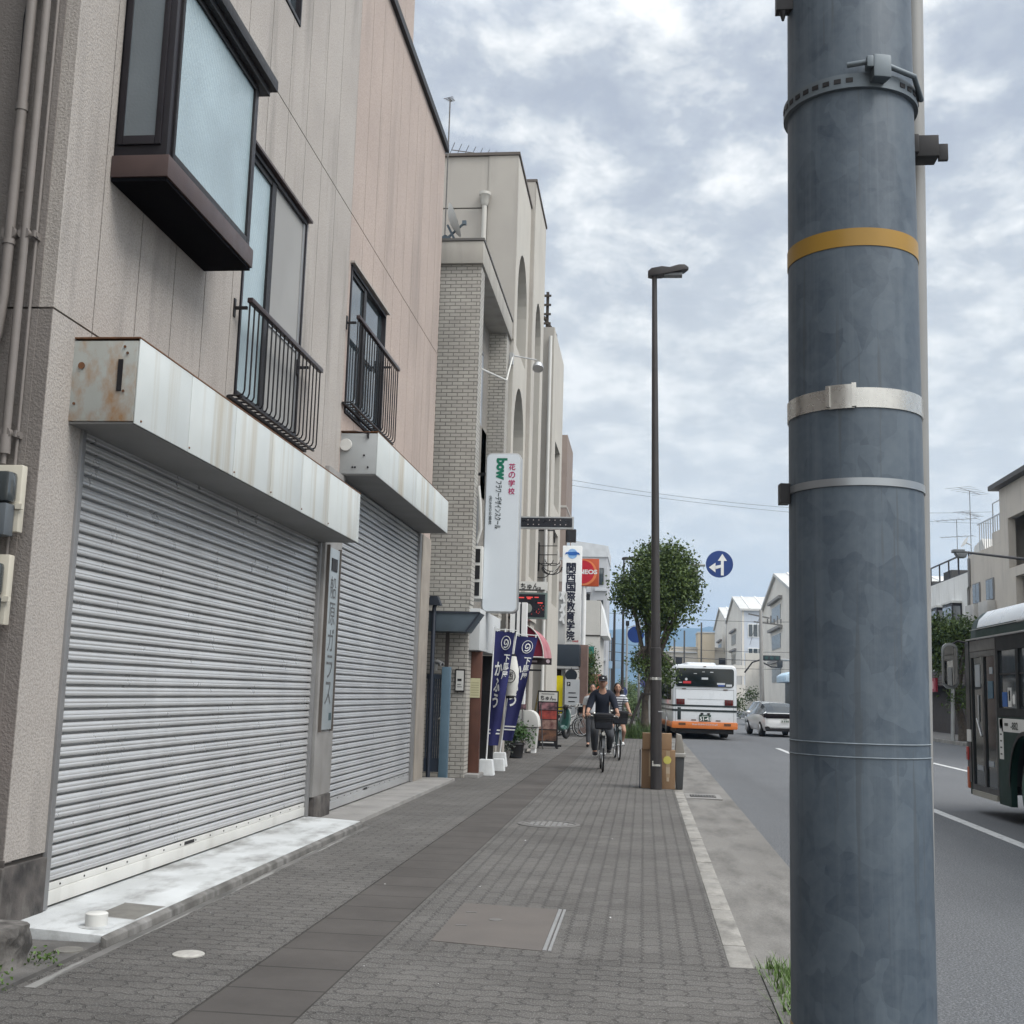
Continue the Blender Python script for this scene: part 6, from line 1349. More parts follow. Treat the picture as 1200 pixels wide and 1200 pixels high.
part('frame', MB().box(X0 - .002, X0 + .05, 17.62, 17.69, .2, 2.24).box(X0 - .002, X0 + .05, 18.24, 18.34, .2, 2.18).box(X0 - .002, X0 + .05, 18.9, 18.96, .2, 2.24).box(X0 - .002, X0 + .05, 17.69, 18.9, 2.16, 2.24).box(X0 - .002, X0 + .05, 17.69, 18.24, .2, .28).box(X0 - .002, X0 + .05, 18.34, 18.9, .2, .28), mat('door_black', (.012, .013, .015), rough=.35), dr)
part('notice', MB().box(X0 + .012, X0 + .02, 18.5, 18.75, 1.72, 2.05).box(X0 + .012, X0 + .02, 17.85, 18.0, 1.9, 2.0).box(X0 + .012, X0 + .02, 17.9, 18.15, .58, .66).box(X0 + .012, X0 + .02, 18.45, 18.75, .5, .57), mat('pale_notice', (.28, .31, .34), rough=.4), dr)
part('notice', MB().box(X0 + .012, X0 + .02, 17.85, 18.1, 1.55, 1.8), mat('blue_notice', (.03, .10, .16), rough=.4), dr)
part('handrail', MB().tube((X0 + .01, 18.72, 1.25), (X0 + .01, 18.5, 1.0), .012).tube((X0 + .01, 18.6, 1.6), (X0 + .01, 18.6, 1.2), .012), alu, dr)
part('threshold', MB().box(X0 - .02, X0 + .06, 17.7, 18.95, .12, .198), mat('threshold', (.33, .32, .28), rough=.5), dr)
part('header', MB().box(X0 - .006, X0 + .04, 17.62, 18.95, 2.25, 2.41), mat('header_grey', (.07, .068, .066), rough=.4), GB)
for y0, y1 in ((16.72, 17.52), (14.9, 16.6), (13.0, 14.75), (11.1, 12.85), (9.2, 10.95)):
    o = part('window', MB().box(X0 + .03, X0 + .05, y0, y1, 1.42, 2.22), glass_mat('bus_side_glass_%d' % int(y0), (.06, .07, .075), .05), GB)
    part('sash', MB().box(X0 + .015, X0 + .03, y0, y1, 1.88, 1.90), black, o)
o = part('sticker', MB().box(X0 + .02, X0 + .03, 17.22, 17.42, 1.44, 1.64), mat('sticker_blue2', (.04, .12, .35)), GB)
part('sticker', MB().box(X0 + .02, X0 + .03, 17.02, 17.16, 1.44, 1.7).lathe([(0, 0), (.05, .05), (.05, .15), (.02, .2), (0, .2)], (X0 + .06, 16.92, 1.43), 10), offwhite, GB)
part('sticker', MB().box(X0 + .02, X0 + .03, 17.05, 17.13, 1.52, 1.66), castiron, GB)
wb_ = part('white_band', MB().box(X0 - .003, X0, 11.3, 17.42, 1.10, 1.28).box(X0 - .003, X0, 17.36, 17.55, .72, 1.28), offwhite, GB)
L = MB()
lettering(L, '-882', (X0 - .002, 17.0, 1.135), (0, -1, 0), (0, 0, 1), .32, .10, .02); L.box(X0 - .006, X0 - .003, 17.12, 17.28, 1.18, 1.22)
for i in range(5): L.box(X0 - .006, X0 - .003, 17.42, 17.50, .78 + i * .09, .80 + i * .09)
part('lettering', L, mat('grey_print', (.06, .065, .06)), wb_)
part('vent', MB().box(X0 - .003, X0, 17.40, 17.52, 1.16, 1.27), mat('photo_patch', (.25, .22, .18), (.35, .33, .3), scale=30), wb_)
part('front', MB().loft([[(X0 + .02, Y1 - .09, .12), (X0 + .02, Y1 - .09, 2.42), (X0 + 2.43, Y1 - .09, 2.42), (X0 + 2.43, Y1 - .09, .12)], [(X0 + .10, Y1, .25), (X0 + .14, Y1, 2.4), (X0 + 2.3, Y1, 2.4), (X0 + 2.34, Y1, .25)]], smooth=False), darkglass, GB)
part('lamp', MB().box(X0 - .03, X0 + .04, Y1 - .08, Y1 + .02, .62, .82), mat('red_lamp', (.35, .03, .025), rough=.3), GB, bevel=.01)
part('lamp', MB().box(X0 - .02, X0 + .06, Y1 - .06, Y1 + .03, .2, .52), mat('orange_lamp', (.45, .12, .06), rough=.35), GB, bevel=.015)
part('corner_post', MB().box(X0 - .012, X0 + .05, Y1 - .2, Y1 + .01, .9, 1.08), offwhite, GB)
part('corner_post', MB().box(X0 - .01, X0 + .05, Y1 - .2, Y1 + .01, 1.085, 2.4).box(X0 - .01, X0 + .05, Y1 - .2, Y1 + .01, .3, .895), MATS['door_black'], GB)
part('wheel_arch', MB().loft([[(X0 + .0 + k, 16.42 + (.66 + q) * math.cos(a), .37 + (.70 + q) * math.sin(a)) for a in [PI * i / 18 for i in range(19)]] for k, q in ((-.015, .0), (-.015, .05), (.0, .06))], caps=False, closed=False), black, GB)
part('wheel_well', MB().loft([[(X0 + k, 16.42 + .68 * math.cos(a), .37 + .72 * math.sin(a)) for a in [PI * i / 18 for i in range(19)]] for k in (.0, .6)], caps=False, closed=False).box(X0 + .6, X0 + .62, 15.7, 17.1, .1, 1.1), dark, GB)
a, b = MB(), MB(); wheel(a, b, X0 + .22, 16.42, .49, .28, -1); a.xform(Matrix.Translation((0, 0, -.13))); b.xform(Matrix.Translation((0, 0, -.13)))
w_ = part('wheel', a, tyre, GB); part('rim', b, mat('green_hub', (.045, .10, .08), rough=.5), w_)
nb_ = MB()
for i in range(8): nb_.lathe([(0, 0), (.035, 0), (.03, .05), (0, .05)], (X0 + .06, 16.42 + .2 * math.cos(i * PI / 4), .36 + .2 * math.sin(i * PI / 4)), 8, 'X')
part('wheel_nut', nb_, MATS['green_hub'], w_)
a, b = MB(), MB(); wheel(a, b, X0 + .22, 11.0, .49, .28, -1); a.xform(Matrix.Translation((0, 0, -.13))); part('wheel', a, tyre, GB)
part('body', MB().box(X0 + .62, X0 + 2.44, Y0 + .1, Y1 - .1, .15, 2.42).box(X0 + .08, X0 + 2.44, Y0, Y0 + .1, .15, 2.42), dark, GB)
mr = part('mirror', MB().loft([[(4.78 + dx, 19.55 - .1 * k, 2.05 + dz) for dx, dz in rrect(-.12 * q, .12 * q, -.36 * q, .36 * q, .11 * q, 4)] for k, q in ((0, .75), (.3, 1), (1, 1), (1.01, .88), (.9, .86))]), mat('mirror_case', (.2, .21, .215), rough=.3, metal=.5), GB)
part('glass', MB().prism(rrect(4.68, 4.88, 1.74, 2.36, .085, 4), 'Y', 19.435, 19.452), mat('mirror_glass', (.5, .5, .5), rough=.04, metal=1), mr)
part('arm', MB().path([(4.80, 19.5, 2.38), (4.9, 19.45, 2.44), (5.2, 19.2, 2.36)], .015, 8), black, mr)
# white hatchback
def car(name, lab, loc, rz, paint, group=None, detail=True):
    t = thing(name, lab, 'car', loc, rz, group)
    stn = [ # y, half width low, half width belt, z belt, half width roof, z roof, z bottom
        (0.0, .70, .74, .72, .66, .86, .34), (.06, .82, .83, .80, .70, .95, .27), (.30, .86, .87, .86, .72, 1.00, .25), (.60, .87, .88, .90, .68, 1.08, .25),
        (1.10, .88, .885, .92, .62, 1.26, .25), (1.70, .88, .89, .92, .60, 1.40, .25), (2.30, .88, .89, .91, .59, 1.43, .25), (2.8, .88, .885, .89, .59, 1.37, .25),
        (3.45, .87, .88, .88, .66, 1.02, .25), (4.1, .84, .85, .78, .62, .86, .25), (4.45, .74, .74, .66, .55, .72, .28), (4.55, .6, .6, .55, .45, .6, .34)]
    rings = []
    for y, wl, wb2, zb, wr, zr, z0 in stn:
        h = [(wl * .93, z0), (wl, z0 + .18), ((wl + wb2) / 2 + .012, (z0 + zb) / 2 + .08), (wb2, zb), ((wb2 * .35 + wr * .65), zb + (zr - zb) * .6), (wr, zr - .02), (wr * .5, zr + .012)]
        rings.append([(-x, y, z) for x, z in h] + [(x, y, z) for x, z in h[::-1]])
    mb = MB().loft(rings)
    bo_ = bpy.data.objects.new('body', mb.mesh('body', paint)); COL.objects.link(bo_); bo_.parent = t
    def patch(nm, i0, i1, js, m_, off=.006, inset=.1):
        p = MB()
        for j in js:
            n = len(rings[0])
            for i in range(i0, i1):
                q = [Vector(rings[i][j]), Vector(rings[i + 1][j]), Vector(rings[i + 1][(j + 1) % n]), Vector(rings[i][(j + 1) % n])]
                nn = (q[1] - q[0]).cross(q[3] - q[0]).normalized()
                c = sum(q, Vector()) / 4
                if nn.dot(c - Vector((0, 2.2, .7))) < 0: nn = -nn
                p.add([v + nn * off for v in q], [(0, 1, 2, 3)], True)
        return part(nm, p, m_, t, world=False)
    patch('rear_window', 2, 5, (5, 6, 7), darkglass)
    patch('windscreen', 7, 8, (5, 6, 7), darkglass)
    patch('side_window', 3, 8, (3, 4), darkglass); patch('side_window', 3, 8, (8, 9), darkglass)
    if detail:
        part('light_bar', MB().prism([(-.80, .78), (.80, .78), (.84, .99), (-.84, .99)], 'Y', -.03, .10).prism([(.05, .80), (.55, .88), (.55, .95), (.05, .97)], 'X', -.885, -.80).prism([(.05, .80), (.55, .88), (.55, .95), (.05, .97)], 'X', .80, .885), mat('lamp_bar', (.010, .006, .008), rough=.3, spec=.2), t, world=False, bevel=.012)
        part('spoiler', MB().prism([(-.76, .975), (.76, .975), (.72, 1.01), (-.72, 1.01)], 'Y', -.05, .22), paint, t, world=False, bevel=.01)
        pl_ = part('number_plate', MB().box(-.18, .18, -.03, .02, .60, .77), offwhite, t, world=False, bevel=.004)
        part('digits', MB().box(-.14, -.11, -.034, -.03, .63, .70).box(-.04, -.0, -.034, -.03, .63, .70).box(.04, .08, -.034, -.03, .63, .70).box(.1, .14, -.034, -.03, .63, .70).box(-.08, .08, -.034, -.03, .73, .75), mat('digit_green', (.03, .09, .05)), pl_, world=False)
        part('bumper', MB().prism([(-.78, .24), (.78, .24), (.84, .42), (.72, .44), (.62, .37), (-.62, .37), (-.72, .44), (-.84, .42)], 'Y', -.02, .14), black, t, world=False, bevel=.01)
        part('bumper_trim', MB().prism([(-.8, .455), (-.6, .395), (.6, .395), (.8, .455), (.8, .475), (.6, .42), (-.6, .42), (-.8, .475)], 'Y', -.035, .02), alu, t, world=False)
        part('badge', MB().ball((0, -.012, .85), .045, .012, .035), steel, t, world=False)
        for s_ in (-1, 1): part('wing_mirror', MB().ball((s_ * .97, 3.0, .98), .10, .07, .07), paint, t, world=False)
    for y in (.85, 3.6):
        for s_ in (-1, 1):
            a, b = MB(), MB(); wheel(a, b, s_ * .80, y, .32, .2, s_); w_ = part('wheel', a, tyre, t, world=False); part('rim', b, alu, w_, world=False)
            part('wheel_arch', MB().lathe([(.30, 0), (.37, 0), (.37, .006), (.30, .006)], (s_ * .875, y, .33), 24, 'X'), black, t, world=False)
    return t
carwhite = mat('car_white', (.76, .77, .77), (.74, .75, .75), rough=.2, coat=.6)
car('parked_car', 'white hatchback with a full width dark tail light bar, beside the white bus', (5.92, 51.8, -.13), R(6), carwhite)
car('parked_car', 'white car farther ahead, only its roof showing above the white hatchback', (7.35, 72, -.13), R(3), mat('car_silver', (.5, .52, .53), rough=.25, coat=.5), detail=False)
# ------------------------------------------------------------------ bicycles and moped
def bicycle(lab, loc, rz, frame_m, basket=True, group=None, simple=False):
    t = thing('bicycle', lab, 'bicycle', loc, rz, group)
    for y, nm in ((.55, 'front'), (-.55, 'rear')):
        w_ = part('wheel', MB().torus((0, y, .335), .318, .019, 'X', 32, 8), tyre, t, world=False)
        sp_ = MB().torus((0, y, .335), .294, .012, 'X', 32, 6)
        part('rim', sp_, alu, w_, world=False)
        sk = MB().tube((-.05, y, .335), (.05, y, .335), .022, n=8)
        for i in range(20):
            a = 2 * PI * i / 20; sk.tube((.03 * (-1) ** i, y, .335), (0, y + .29 * math.cos(a), .335 + .29 * math.sin(a)), .0016, n=3)
        part('spoke', sk, alu, w_, world=False)
        a0, a1 = (R(20), R(170)) if nm == 'front' else (R(0), R(190))
        part('mudguard', MB().loft([[(x, y + .352 * math.cos(a), .335 + .352 * math.sin(a)) for a in [a0 + (a1 - a0) * i / 14 for i in range(15)]] for x in (-.028, .028)], caps=False, closed=False), frame_m, t, world=False)
    fr = MB().path([(0, .36, .80), (0, .30, .62), (0, .1, .38), (0, -.08, .29)], .021, 10).tube((0, -.08, .29), (0, -.27, .80), .017).tube((0, .34, .74), (0, -.2, .5), .014)
    for s_ in (-1, 1): fr.tube((s_ * .04, -.08, .29), (s_ * .06, -.55, .335), .011).tube((s_ * .03, -.22, .62), (s_ * .06, -.55, .335), .009).path([(s_ * .02, .37, .74), (s_ * .05, .40, .66), (s_ * .055, .55, .335)], .012, 8)
    fr.tube((0, .385, .70), (0, .34, .92), .018)
    part('frame', fr, frame_m, t, world=False)
    hb = MB().tube((0, .34, .90), (0, .33, 1.0), .014)
    hb.path([(-.27, .10, 1.02), (-.28, .20, 1.03), (-.22, .31, 1.04), (-.08, .34, 1.0), (0, .33, .99), (.08, .34, 1.0), (.22, .31, 1.04), (.28, .20, 1.03), (.27, .10, 1.02)], .012, 8)
    h = part('handlebar', hb, steel, t, world=False)
    part('grip', MB().tube((-.27, .09, 1.02), (-.278, .20, 1.03), .017).tube((.27, .09, 1.02), (.278, .20, 1.03), .017), black, h, world=False)
    part('brake_lever', MB().path([(-.25, .27, 1.05), (-.30, .24, 1.02), (-.30, .13, 1.0)], .007, 6).path([(.25, .27, 1.05), (.30, .24, 1.02), (.30, .13, 1.0)], .007, 6).ball((.17, .31, 1.08), .03), steel, h, world=False)
    part('saddle', MB().loft([[(w_ * math.cos(a), y, z + .035 * math.sin(a)) for a in [2 * PI * i / 10 for i in range(10)]] for y, w_, z in ((-.40, .06, .845), (-.36, .105, .85), (-.26, .085, .845), (-.15, .035, .84), (-.10, .018, .835))]).tube((0, -.26, .76), (0, -.28, .82), .014), black, t, world=False)
    cr = MB().lathe([(.07, -.004), (.09, -.004), (.09, .004), (.07, .004)], (.06, -.08, .29), 24, 'X').tube((.075, -.08, .29), (.085, .085, .27), .009).tube((-.06, -.08, .29), (-.085, -.245, .31), .009).tube((-.07, -.08, .29), (.08, -.08, .29), .014)
    c_ = part('crank', cr, alu, t, world=False)
    part('pedal', MB().box(.085, .175, .045, .125, .258, .282).box(-.175, -.085, -.285, -.205, .298, .322), black, c_, world=False)
    if basket:
        bk = MB(); r0 = [(x, y) for x, y in rrect(-.15, .15, .47, .68, .04, 2)]; r1 = [(x, y) for x, y in rrect(-.19, .19, .44, .76, .05, 2)]
        for k in range(9):
            z = .80 + k * .034; f_ = k / 8; bk.path([(a[0] + (b[0] - a[0]) * f_, a[1] + (b[1] - a[1]) * f_, z) for a, b in zip(r0, r1)], .006 if k < 8 else .011, 4, closed=True)
        for a, b in zip(r0, r1): bk.tube((a[0], a[1], .80), (b[0], b[1], 1.07), .005, n=4)
        for i in range(-6, 7): bk.tube((i * .022, .47, .80), (i * .028, .44, 1.07), .005, n=4).tube((i * .022, .68, .80), (i * .028, .76, 1.07), .005, n=4)
        bk.box(-.145, .145, .475, .675, .796, .802)
        part('basket', bk, black, t, world=False)
        part('lamp', MB().lathe([(0, 0), (.035, .0), (.03, -.06), (0, -.07)], (0, .73, .72), 12, 'Y').tube((0, .6, .66), (0, .68, .72), .008), steel, t, world=False)
        part('bag', MB().box(-.165, .165, .48, .72, .805, 1.10), mat('dark_cloth', (.02, .022, .028), rough=.95), t, world=False, bevel=.04)
    part('carrier', MB().path([(-.06, -.35, .72), (-.06, -.78, .72), (.06, -.78, .72), (.06, -.35, .72)], .006, 6).tube((-.06, -.7, .72), (-.06, -.55, .34), .005, n=5).tube((.06, -.7, .72), (.06, -.55, .34), .005, n=5), steel, t, world=False)
    return t
bk_dark = mat('bike_black', (.02, .022, .026), rough=.35, coat=.3)
bk_silver = mat('bike_silver', (.5, .5, .5), rough=.3, metal=.5)
CY = PI + R(4)
bicycle('black city bicycle with a front basket ridden by the man in the cap', (-.80, 23.4, 0), CY, bk_dark)
bicycle('city bicycle with white mudguards ridden by the woman in the striped top', (-.60, 27.7, 0), PI + R(6), mat('bike_teal', (.03, .05, .055), rough=.35))
for i, (x, y, a, m_, lab) in enumerate(((-2.62, 40.9, 62, bk_silver, 'silver bicycle with its front wheel turned out, nearest of the parked row'), (-2.55, 41.2, 55, bk_dark, 'black parked bicycle behind the silver one'), (-2.45, 41.45, 66, bk_silver, 'grey parked bicycle at the back of the row'))):
    bicycle(lab, (x, y, 0), R(-a), m_, i != 0, 'bicycles parked by the school entrance')
mp_ = thing('moped', 'dark green moped parked beside the menu board', 'moped', (-2.75, 38.3, 0), R(-25))
part('wheel', MB().torus((0, -.6, .25), .19, .06, 'X', 24, 8), tyre, mp_, world=False); part('wheel', MB().torus((0, .6, .25), .19, .06, 'X', 24, 8), tyre, mp_, world=False)
mg = mat('moped_green', (.012, .06, .05), rough=.3, coat=.5)
part('body', MB().loft([[(w_ * math.cos(a), y, z + h * math.sin(a)) for a in [2 * PI * i / 14 for i in range(14)]] for y, w_, z, h in ((-.85, .06, .62, .06), (-.7, .17, .60, .15), (-.4, .20, .56, .17), (-.1, .16, .48, .14), (.05, .12, .34, .07), (.3, .14, .30, .05), (.42, .14, .36, .08))]), mg, mp_, world=False)
part('leg_shield', MB().loft([[(w_ * math.cos(a), .45 + .05 * k + .05 * math.sin(a), .3 + .16 * k) for a in [2 * PI * i / 12 for i in range(12)]] for k, w_ in enumerate((.15, .2, .2, .17, .1))]), mg, mp_, world=False)
part('seat', MB().loft([[(w_ * math.cos(a), y, z + .06 * math.sin(a)) for a in [2 * PI * i / 12 for i in range(12)]] for y, w_, z in ((-.75, .08, .77), (-.6, .15, .78), (-.3, .14, .77), (-.1, .1, .74))]), black, mp_, world=False)
part('handlebar', MB().path([(-.3, .4, .98), (-.1, .5, 1.0), (.1, .5, 1.0), (.3, .4, .98)], .016, 8).tube((0, .55, .4), (0, .5, 1.0), .03).ball((0, .55, 1.0), .09), black, mp_, world=False)
part('tail_light', MB().box(-.06, .06, -.9, -.84, .60, .66), redlens, mp_, world=False); part('exhaust', MB().tube((.15, -.75, .28), (.13, -.2, .25), .045), steel, mp_, world=False)
part('number_plate', MB().box(-.09, .09, -.92, -.9, .40, .52), offwhite, mp_, world=False)
# ------------------------------------------------------------------ people
skinm = mat('skin', (.36, .21, .15), (.33, .19, .135), rough=.55, scale=5)
hairm = mat('hair_black', (.012, .011, .012), rough=.45, scale=30)
def skinned(nodes, edges, root):
    """one smooth surface grown round a skeleton; nodes = name: (x, y, z, radius)"""
    names = list(nodes); me = bpy.data.meshes.new('skeleton')
    me.from_pydata([nodes[n][:3] for n in names], [(names.index(a), names.index(b)) for a, b in edges], [])
    ob = bpy.data.objects.new('skeleton', me); COL.objects.link(ob)
    ob.modifiers.new('skin', 'SKIN'); s = ob.modifiers.new('smooth', 'SUBSURF'); s.levels = 2; s.render_levels = 2
    if not me.skin_vertices: 
        bm = bmesh.new(); bm.from_mesh(me); bm.verts.layers.skin.verify(); bm.to_mesh(me); bm.free()
    for i, n in enumerate(names):
        v = me.skin_vertices[0].data[i]; q = nodes[n][3]; v.radius = q if isinstance(q, tuple) else (q, q); v.use_root = (n == root)
    dg = bpy.context.evaluated_depsgraph_get(); dg.update(); res = bpy.data.meshes.new_from_object(ob.evaluated_get(dg))
    mb = MB().add([tuple(v.co) for v in res.vertices], [tuple(p.vertices) for p in res.polygons], True)
    bpy.data.objects.remove(ob); return mb
def hand(mb, wrist, fwd, side, down, curl=True, sc=1.0):
    """palm, four unequal bent fingers closed round a grip, and a thumb leaving the side of the palm"""
    w_ = Vector(wrist); f = Vector(fwd).normalized(); s = Vector(side).normalized(); dn = Vector(down).normalized()
    pal = w_ + f * .05 * sc
    mb.path([w_ - f * .01, w_ + f * .02, pal, pal + f * .035 * sc], [.022 * sc, .030 * sc, .036 * sc, .030 * sc], 8)
    for i, L in enumerate((.068, .076, .07, .056)):
        b = pal + f * .025 * sc + s * (-.027 + i * .018) * sc
        k1 = b + f * L * .45 * sc + dn * (.012 if curl else .004); k2 = k1 + (f * .12 + dn * .9 if curl else f * .9 + dn * .3).normalized() * L * .4 * sc; k3 = k2 + (dn * .35 - f * .8 if curl else f * .7 + dn * .6).normalized() * L * .32 * sc
        mb.path([b, k1, k2, k3], [.0095 * sc, .009 * sc, .008 * sc, .007 * sc], 6)
    tb = w_ + f * .03 * sc - s * .03 * sc
    mb.path([tb, tb - s * .022 * sc + f * .022 * sc + dn * .015, tb - s * .012 * sc + f * .05 * sc + dn * .035], [.012 * sc, .0105 * sc, .008 * sc], 6)
def head(mb, c, sc=1.0):
    """face towards +Y: skull, jaw, nose, lips and ears in one skin"""
    n, m = 20, 16; vs = []; fs = []
    for j in range(m + 1):
        t = PI * j / m
        for i in range(n):
            a = 2 * PI * i / n; x = math.sin(t) * math.cos(a); y = math.sin(t) * math.sin(a); z = math.cos(t)
            k = 1 - .26 * max(0, -z) ** 1.5; px, py, pz = x * .077 * k, y * .098 * (1 - .12 * max(0, -z) * (y < 0)), z * .118
            if y > .8 and abs(x) < .32 and -.45 < z < .12: py += .022 * (1 - abs(x) / .32) * (1 - abs(z + .22) / .36)
            if y > .7 and .02 < z < .25 and .2 < abs(x) < .6: py -= .006
            vs.append((c[0] + px * sc, c[1] + py * sc, c[2] + pz * sc))
    for j in range(m):
        for i in range(n): l = (i + 1) % n; fs.append((j * n + i, (j + 1) * n + i, (j + 1) * n + l, j * n + l))
    mb.add(vs, fs, True)
    for s in (-1, 1): mb.ball((c[0] + s * .079 * sc, c[1] - .005, c[2] - .005), .012 * sc, .02 * sc, .03 * sc, 8, 6)
def face_parts(p, c, sc=1.0):
    part('eye', MB().ball((c[0] - .031 * sc, c[1] + .083 * sc, c[2] + .012), .013 * sc, .008, .008, 8, 6).ball((c[0] + .031 * sc, c[1] + .083 * sc, c[2] + .012), .013 * sc, .008, .008, 8, 6), ink, p, world=False)
    part('eyebrow', MB().box(c[0] - .048 * sc, c[0] - .016 * sc, c[1] + .084 * sc, c[1] + .092 * sc, c[2] + .032, c[2] + .039).box(c[0] + .016 * sc, c[0] + .048 * sc, c[1] + .084 * sc, c[1] + .092 * sc, c[2] + .032, c[2] + .039), hairm, p, world=False)
    part('mouth', MB().ball((c[0], c[1] + .083 * sc, c[2] - .062 * sc), .024 * sc, .008, .008, 10, 6), mat('lips', (.26, .10, .09), rough=.5), p, world=False)
def rider(lab, loc, rz, sc, woman):
    P_ = {}
    J = {'pelvis': (0, -.30, .94, .125), 'waist': (0, -.26, 1.10, .12), 'chest': (0, -.20, 1.30, .135), 'neckb': (0, -.15, 1.43, .075), 'neck': (0, -.125, 1.49, .05), 'skull': (0, -.10, 1.58, .06)}
    for s, k in ((1, 'a'), (-1, 'b')):
        J['sh' + k] = (s * .175, -.18, 1.385, .068); J['el' + k] = (s * .255, -.08, 1.15, .045); J['wr' + k] = (s * .285, .10, 1.055, .028)
        J['hip' + k] = (s * .095, -.27, .90, .092)
    J.update(kna=(.15, .13, .745, .062), ana=(.135, .015, .345, .042), toea=(.135, .15, .295, .036), knb=(-.15, .05, .64, .062), anb=(-.135, -.31, .375, .042), toeb=(-.135, -.17, .335, .036))
    E_ = [('pelvis', 'waist'), ('waist', 'chest'), ('chest', 'neckb'), ('neckb', 'neck'), ('neck', 'skull')]
    for k in 'ab': E_ += [('neckb', 'sh' + k), ('sh' + k, 'el' + k), ('el' + k, 'wr' + k), ('pelvis', 'hip' + k), ('hip' + k, 'kn' + k), ('kn' + k, 'an' + k), ('an' + k, 'toe' + k)]
    if woman:
        for n in J: J[n] = J[n][:3] + (J[n][3] * .88,)
    body = skinned(J, E_, 'pelvis'); hc = (0, -.075, 1.625)
    head(body, hc, .98)
    for s in (1, -1): hand(body, (s * .283, .105, 1.05), (-.02 * s, 1, -.1), (s, 0, 0), (0, 0, -1), True, .9)
    o = bpy.data.objects.new('person', body.mesh('person', skinm)); COL.objects.link(o); o.location = loc; o.rotation_euler = (0, 0, rz); o.scale = (sc, sc, sc)
    tag(o, lab, 'person')
    face_parts(o, hc, .98)
    def grow(ns, es, d_, root): return skinned({n: J[n][:3] + (J[n][3] + d_,) for n in ns}, es, root)
    # top
    T = {n: J[n][:3] + (J[n][3] + .022,) for n in ('pelvis', 'waist', 'chest', 'neckb', 'sha', 'shb')}
    T['pelvis'] = (0, -.29, .97, .14 if not woman else .12); es = [('pelvis', 'waist'), ('waist', 'chest'), ('chest', 'neckb'), ('neckb', 'sha'), ('neckb', 'shb')]
    T['neckb'] = (0, -.145, 1.455, .1)
    for s, k in ((1, 'a'), (-1, 'b')):
        f_ = .55 if woman else 1.0
        a, b = Vector(J['sh' + k][:3]), Vector(J['el' + k][:3]); q = a.lerp(b, f_); T['sl' + k] = (q.x, q.y, q.z, .072 if woman else .064); es.append(('sh' + k, 'sl' + k))
        if not woman:
            b2 = Vector(J['wr' + k][:3]); q = b.lerp(b2, .35); T['cf' + k] = (q.x, q.y, q.z, .052); es.append(('sl' + k, 'cf' + k))
    shirt = skinned(T, es, 'waist')
    if woman:
        sm2 = bpy.data.materials.new('striped_shirt'); t2, b2 = nt(sm2); g2 = NG(t2)
        wv_ = g2.n('ShaderNodeTexWave', bands_direction='Z'); wv_.inputs['Scale'].default_value = 5.5; wv_.inputs['Distortion'].default_value = .4
        g2.l(g2.n('ShaderNodeTexCoord').outputs['Object'], wv_.inputs['Vector']); g2.l(g2.ramp(wv_.outputs[1], .35, .55, (.03, .035, .06), (.5, .52, .55)), b2.inputs['Base Color']); b2.inputs['Roughness'].default_value = .9
    part('shirt', shirt, sm2 if woman else mat('navy_shirt', (.013, .017, .03), (.01, .013, .024), rough=.9, scale=6), o, world=False)
    B_ = {'pelvis': (0, -.30, .95, .135 if not woman else .125)}; es = []
    for k in 'ab':
        for n in ('hip', 'kn', 'an'): B_[n + k] = J[n + k][:3] + (J[n + k][3] + .022,)
        es += [('pelvis', 'hip' + k), ('hip' + k, 'kn' + k), ('kn' + k, 'an' + k)]
        if woman:
            a, b = Vector(J['hip' + k][:3]), Vector(J['kn' + k][:3]); q = a.lerp(b, .62); B_['kn' + k] = (q.x, q.y, q.z, .098); B_.pop('an' + k); es.pop()
            B_['hip' + k] = J['hip' + k][:3] + (.11,)
    part('shorts' if woman else 'trousers', skinned(B_, es, 'pelvis'), mat('patterned_cloth', (.16, .155, .15), (.035, .035, .04), rough=.9, scale=26) if woman else mat('charcoal_cloth', (.055, .058, .065), (.03, .032, .038), rough=.9, scale=3), o, world=False)
    for k in 'ab':
        a, b = J['an' + k], J['toe' + k]
        sh_ = MB().loft([[(a[0] + w_ * math.cos(q), y, z + h * math.sin(q)) for q in [2 * PI * i / 12 for i in range(12)]] for y, w_, z, h in ((a[1] - .075, .03, a[2] - .025, .04), (a[1] - .04, .043, a[2] - .012, .055), (a[1] + .04, .046, a[2] - .03, .045), (b[1], .048, b[2] + .01, .035), (b[1] + .06, .035, b[2] + .002, .022))])
        part('shoe', sh_, white if woman else black, o, world=False)
        part('sole', MB().box(a[0] - .045, a[0] + .045, a[1] - .075, b[1] + .055, b[2] - .032, b[2] - .018), offwhite if not woman else black, o, world=False)
    if woman:
        hm = MB().ball((0, hc[1] - .018, hc[2] + .022), .092, .105, .112, 16, 12).loft([[(w_ * math.cos(a), hc[1] - .035 + d_ * math.sin(a), hc[2] + z) for a in [2 * PI * i / 14 for i in range(14)]] for z, w_, d_ in ((.03, .095, .085), (-.05, .1, .075), (-.11, .095, .065), (-.15, .08, .05))])
        hm.v = [(p[0], min(p[1], hc[1] + (.055 if p[2] > hc[2] + .075 else .02 if abs(p[0]) > .068 else -.02 if p[2] < hc[2] + .05 else .06)), p[2]) for p in hm.v]
        part('hair', hm, hairm, o, world=False)
    else:
        part('hair', MB().ball((0, hc[1] - .028, hc[2] + .01), .083, .09, .1, 14, 10), hairm, o, world=False)
        cp = MB()
        cp.loft([[(w_ * math.cos(a), hc[1] - .01 + d_ * math.sin(a), hc[2] + z) for a in [2 * PI * i / 18 for i in range(18)]] for z, w_, d_ in ((.045, .086, .106), (.085, .084, .103), (.12, .066, .08), (.138, .035, .045), (.143, .005, .005))])
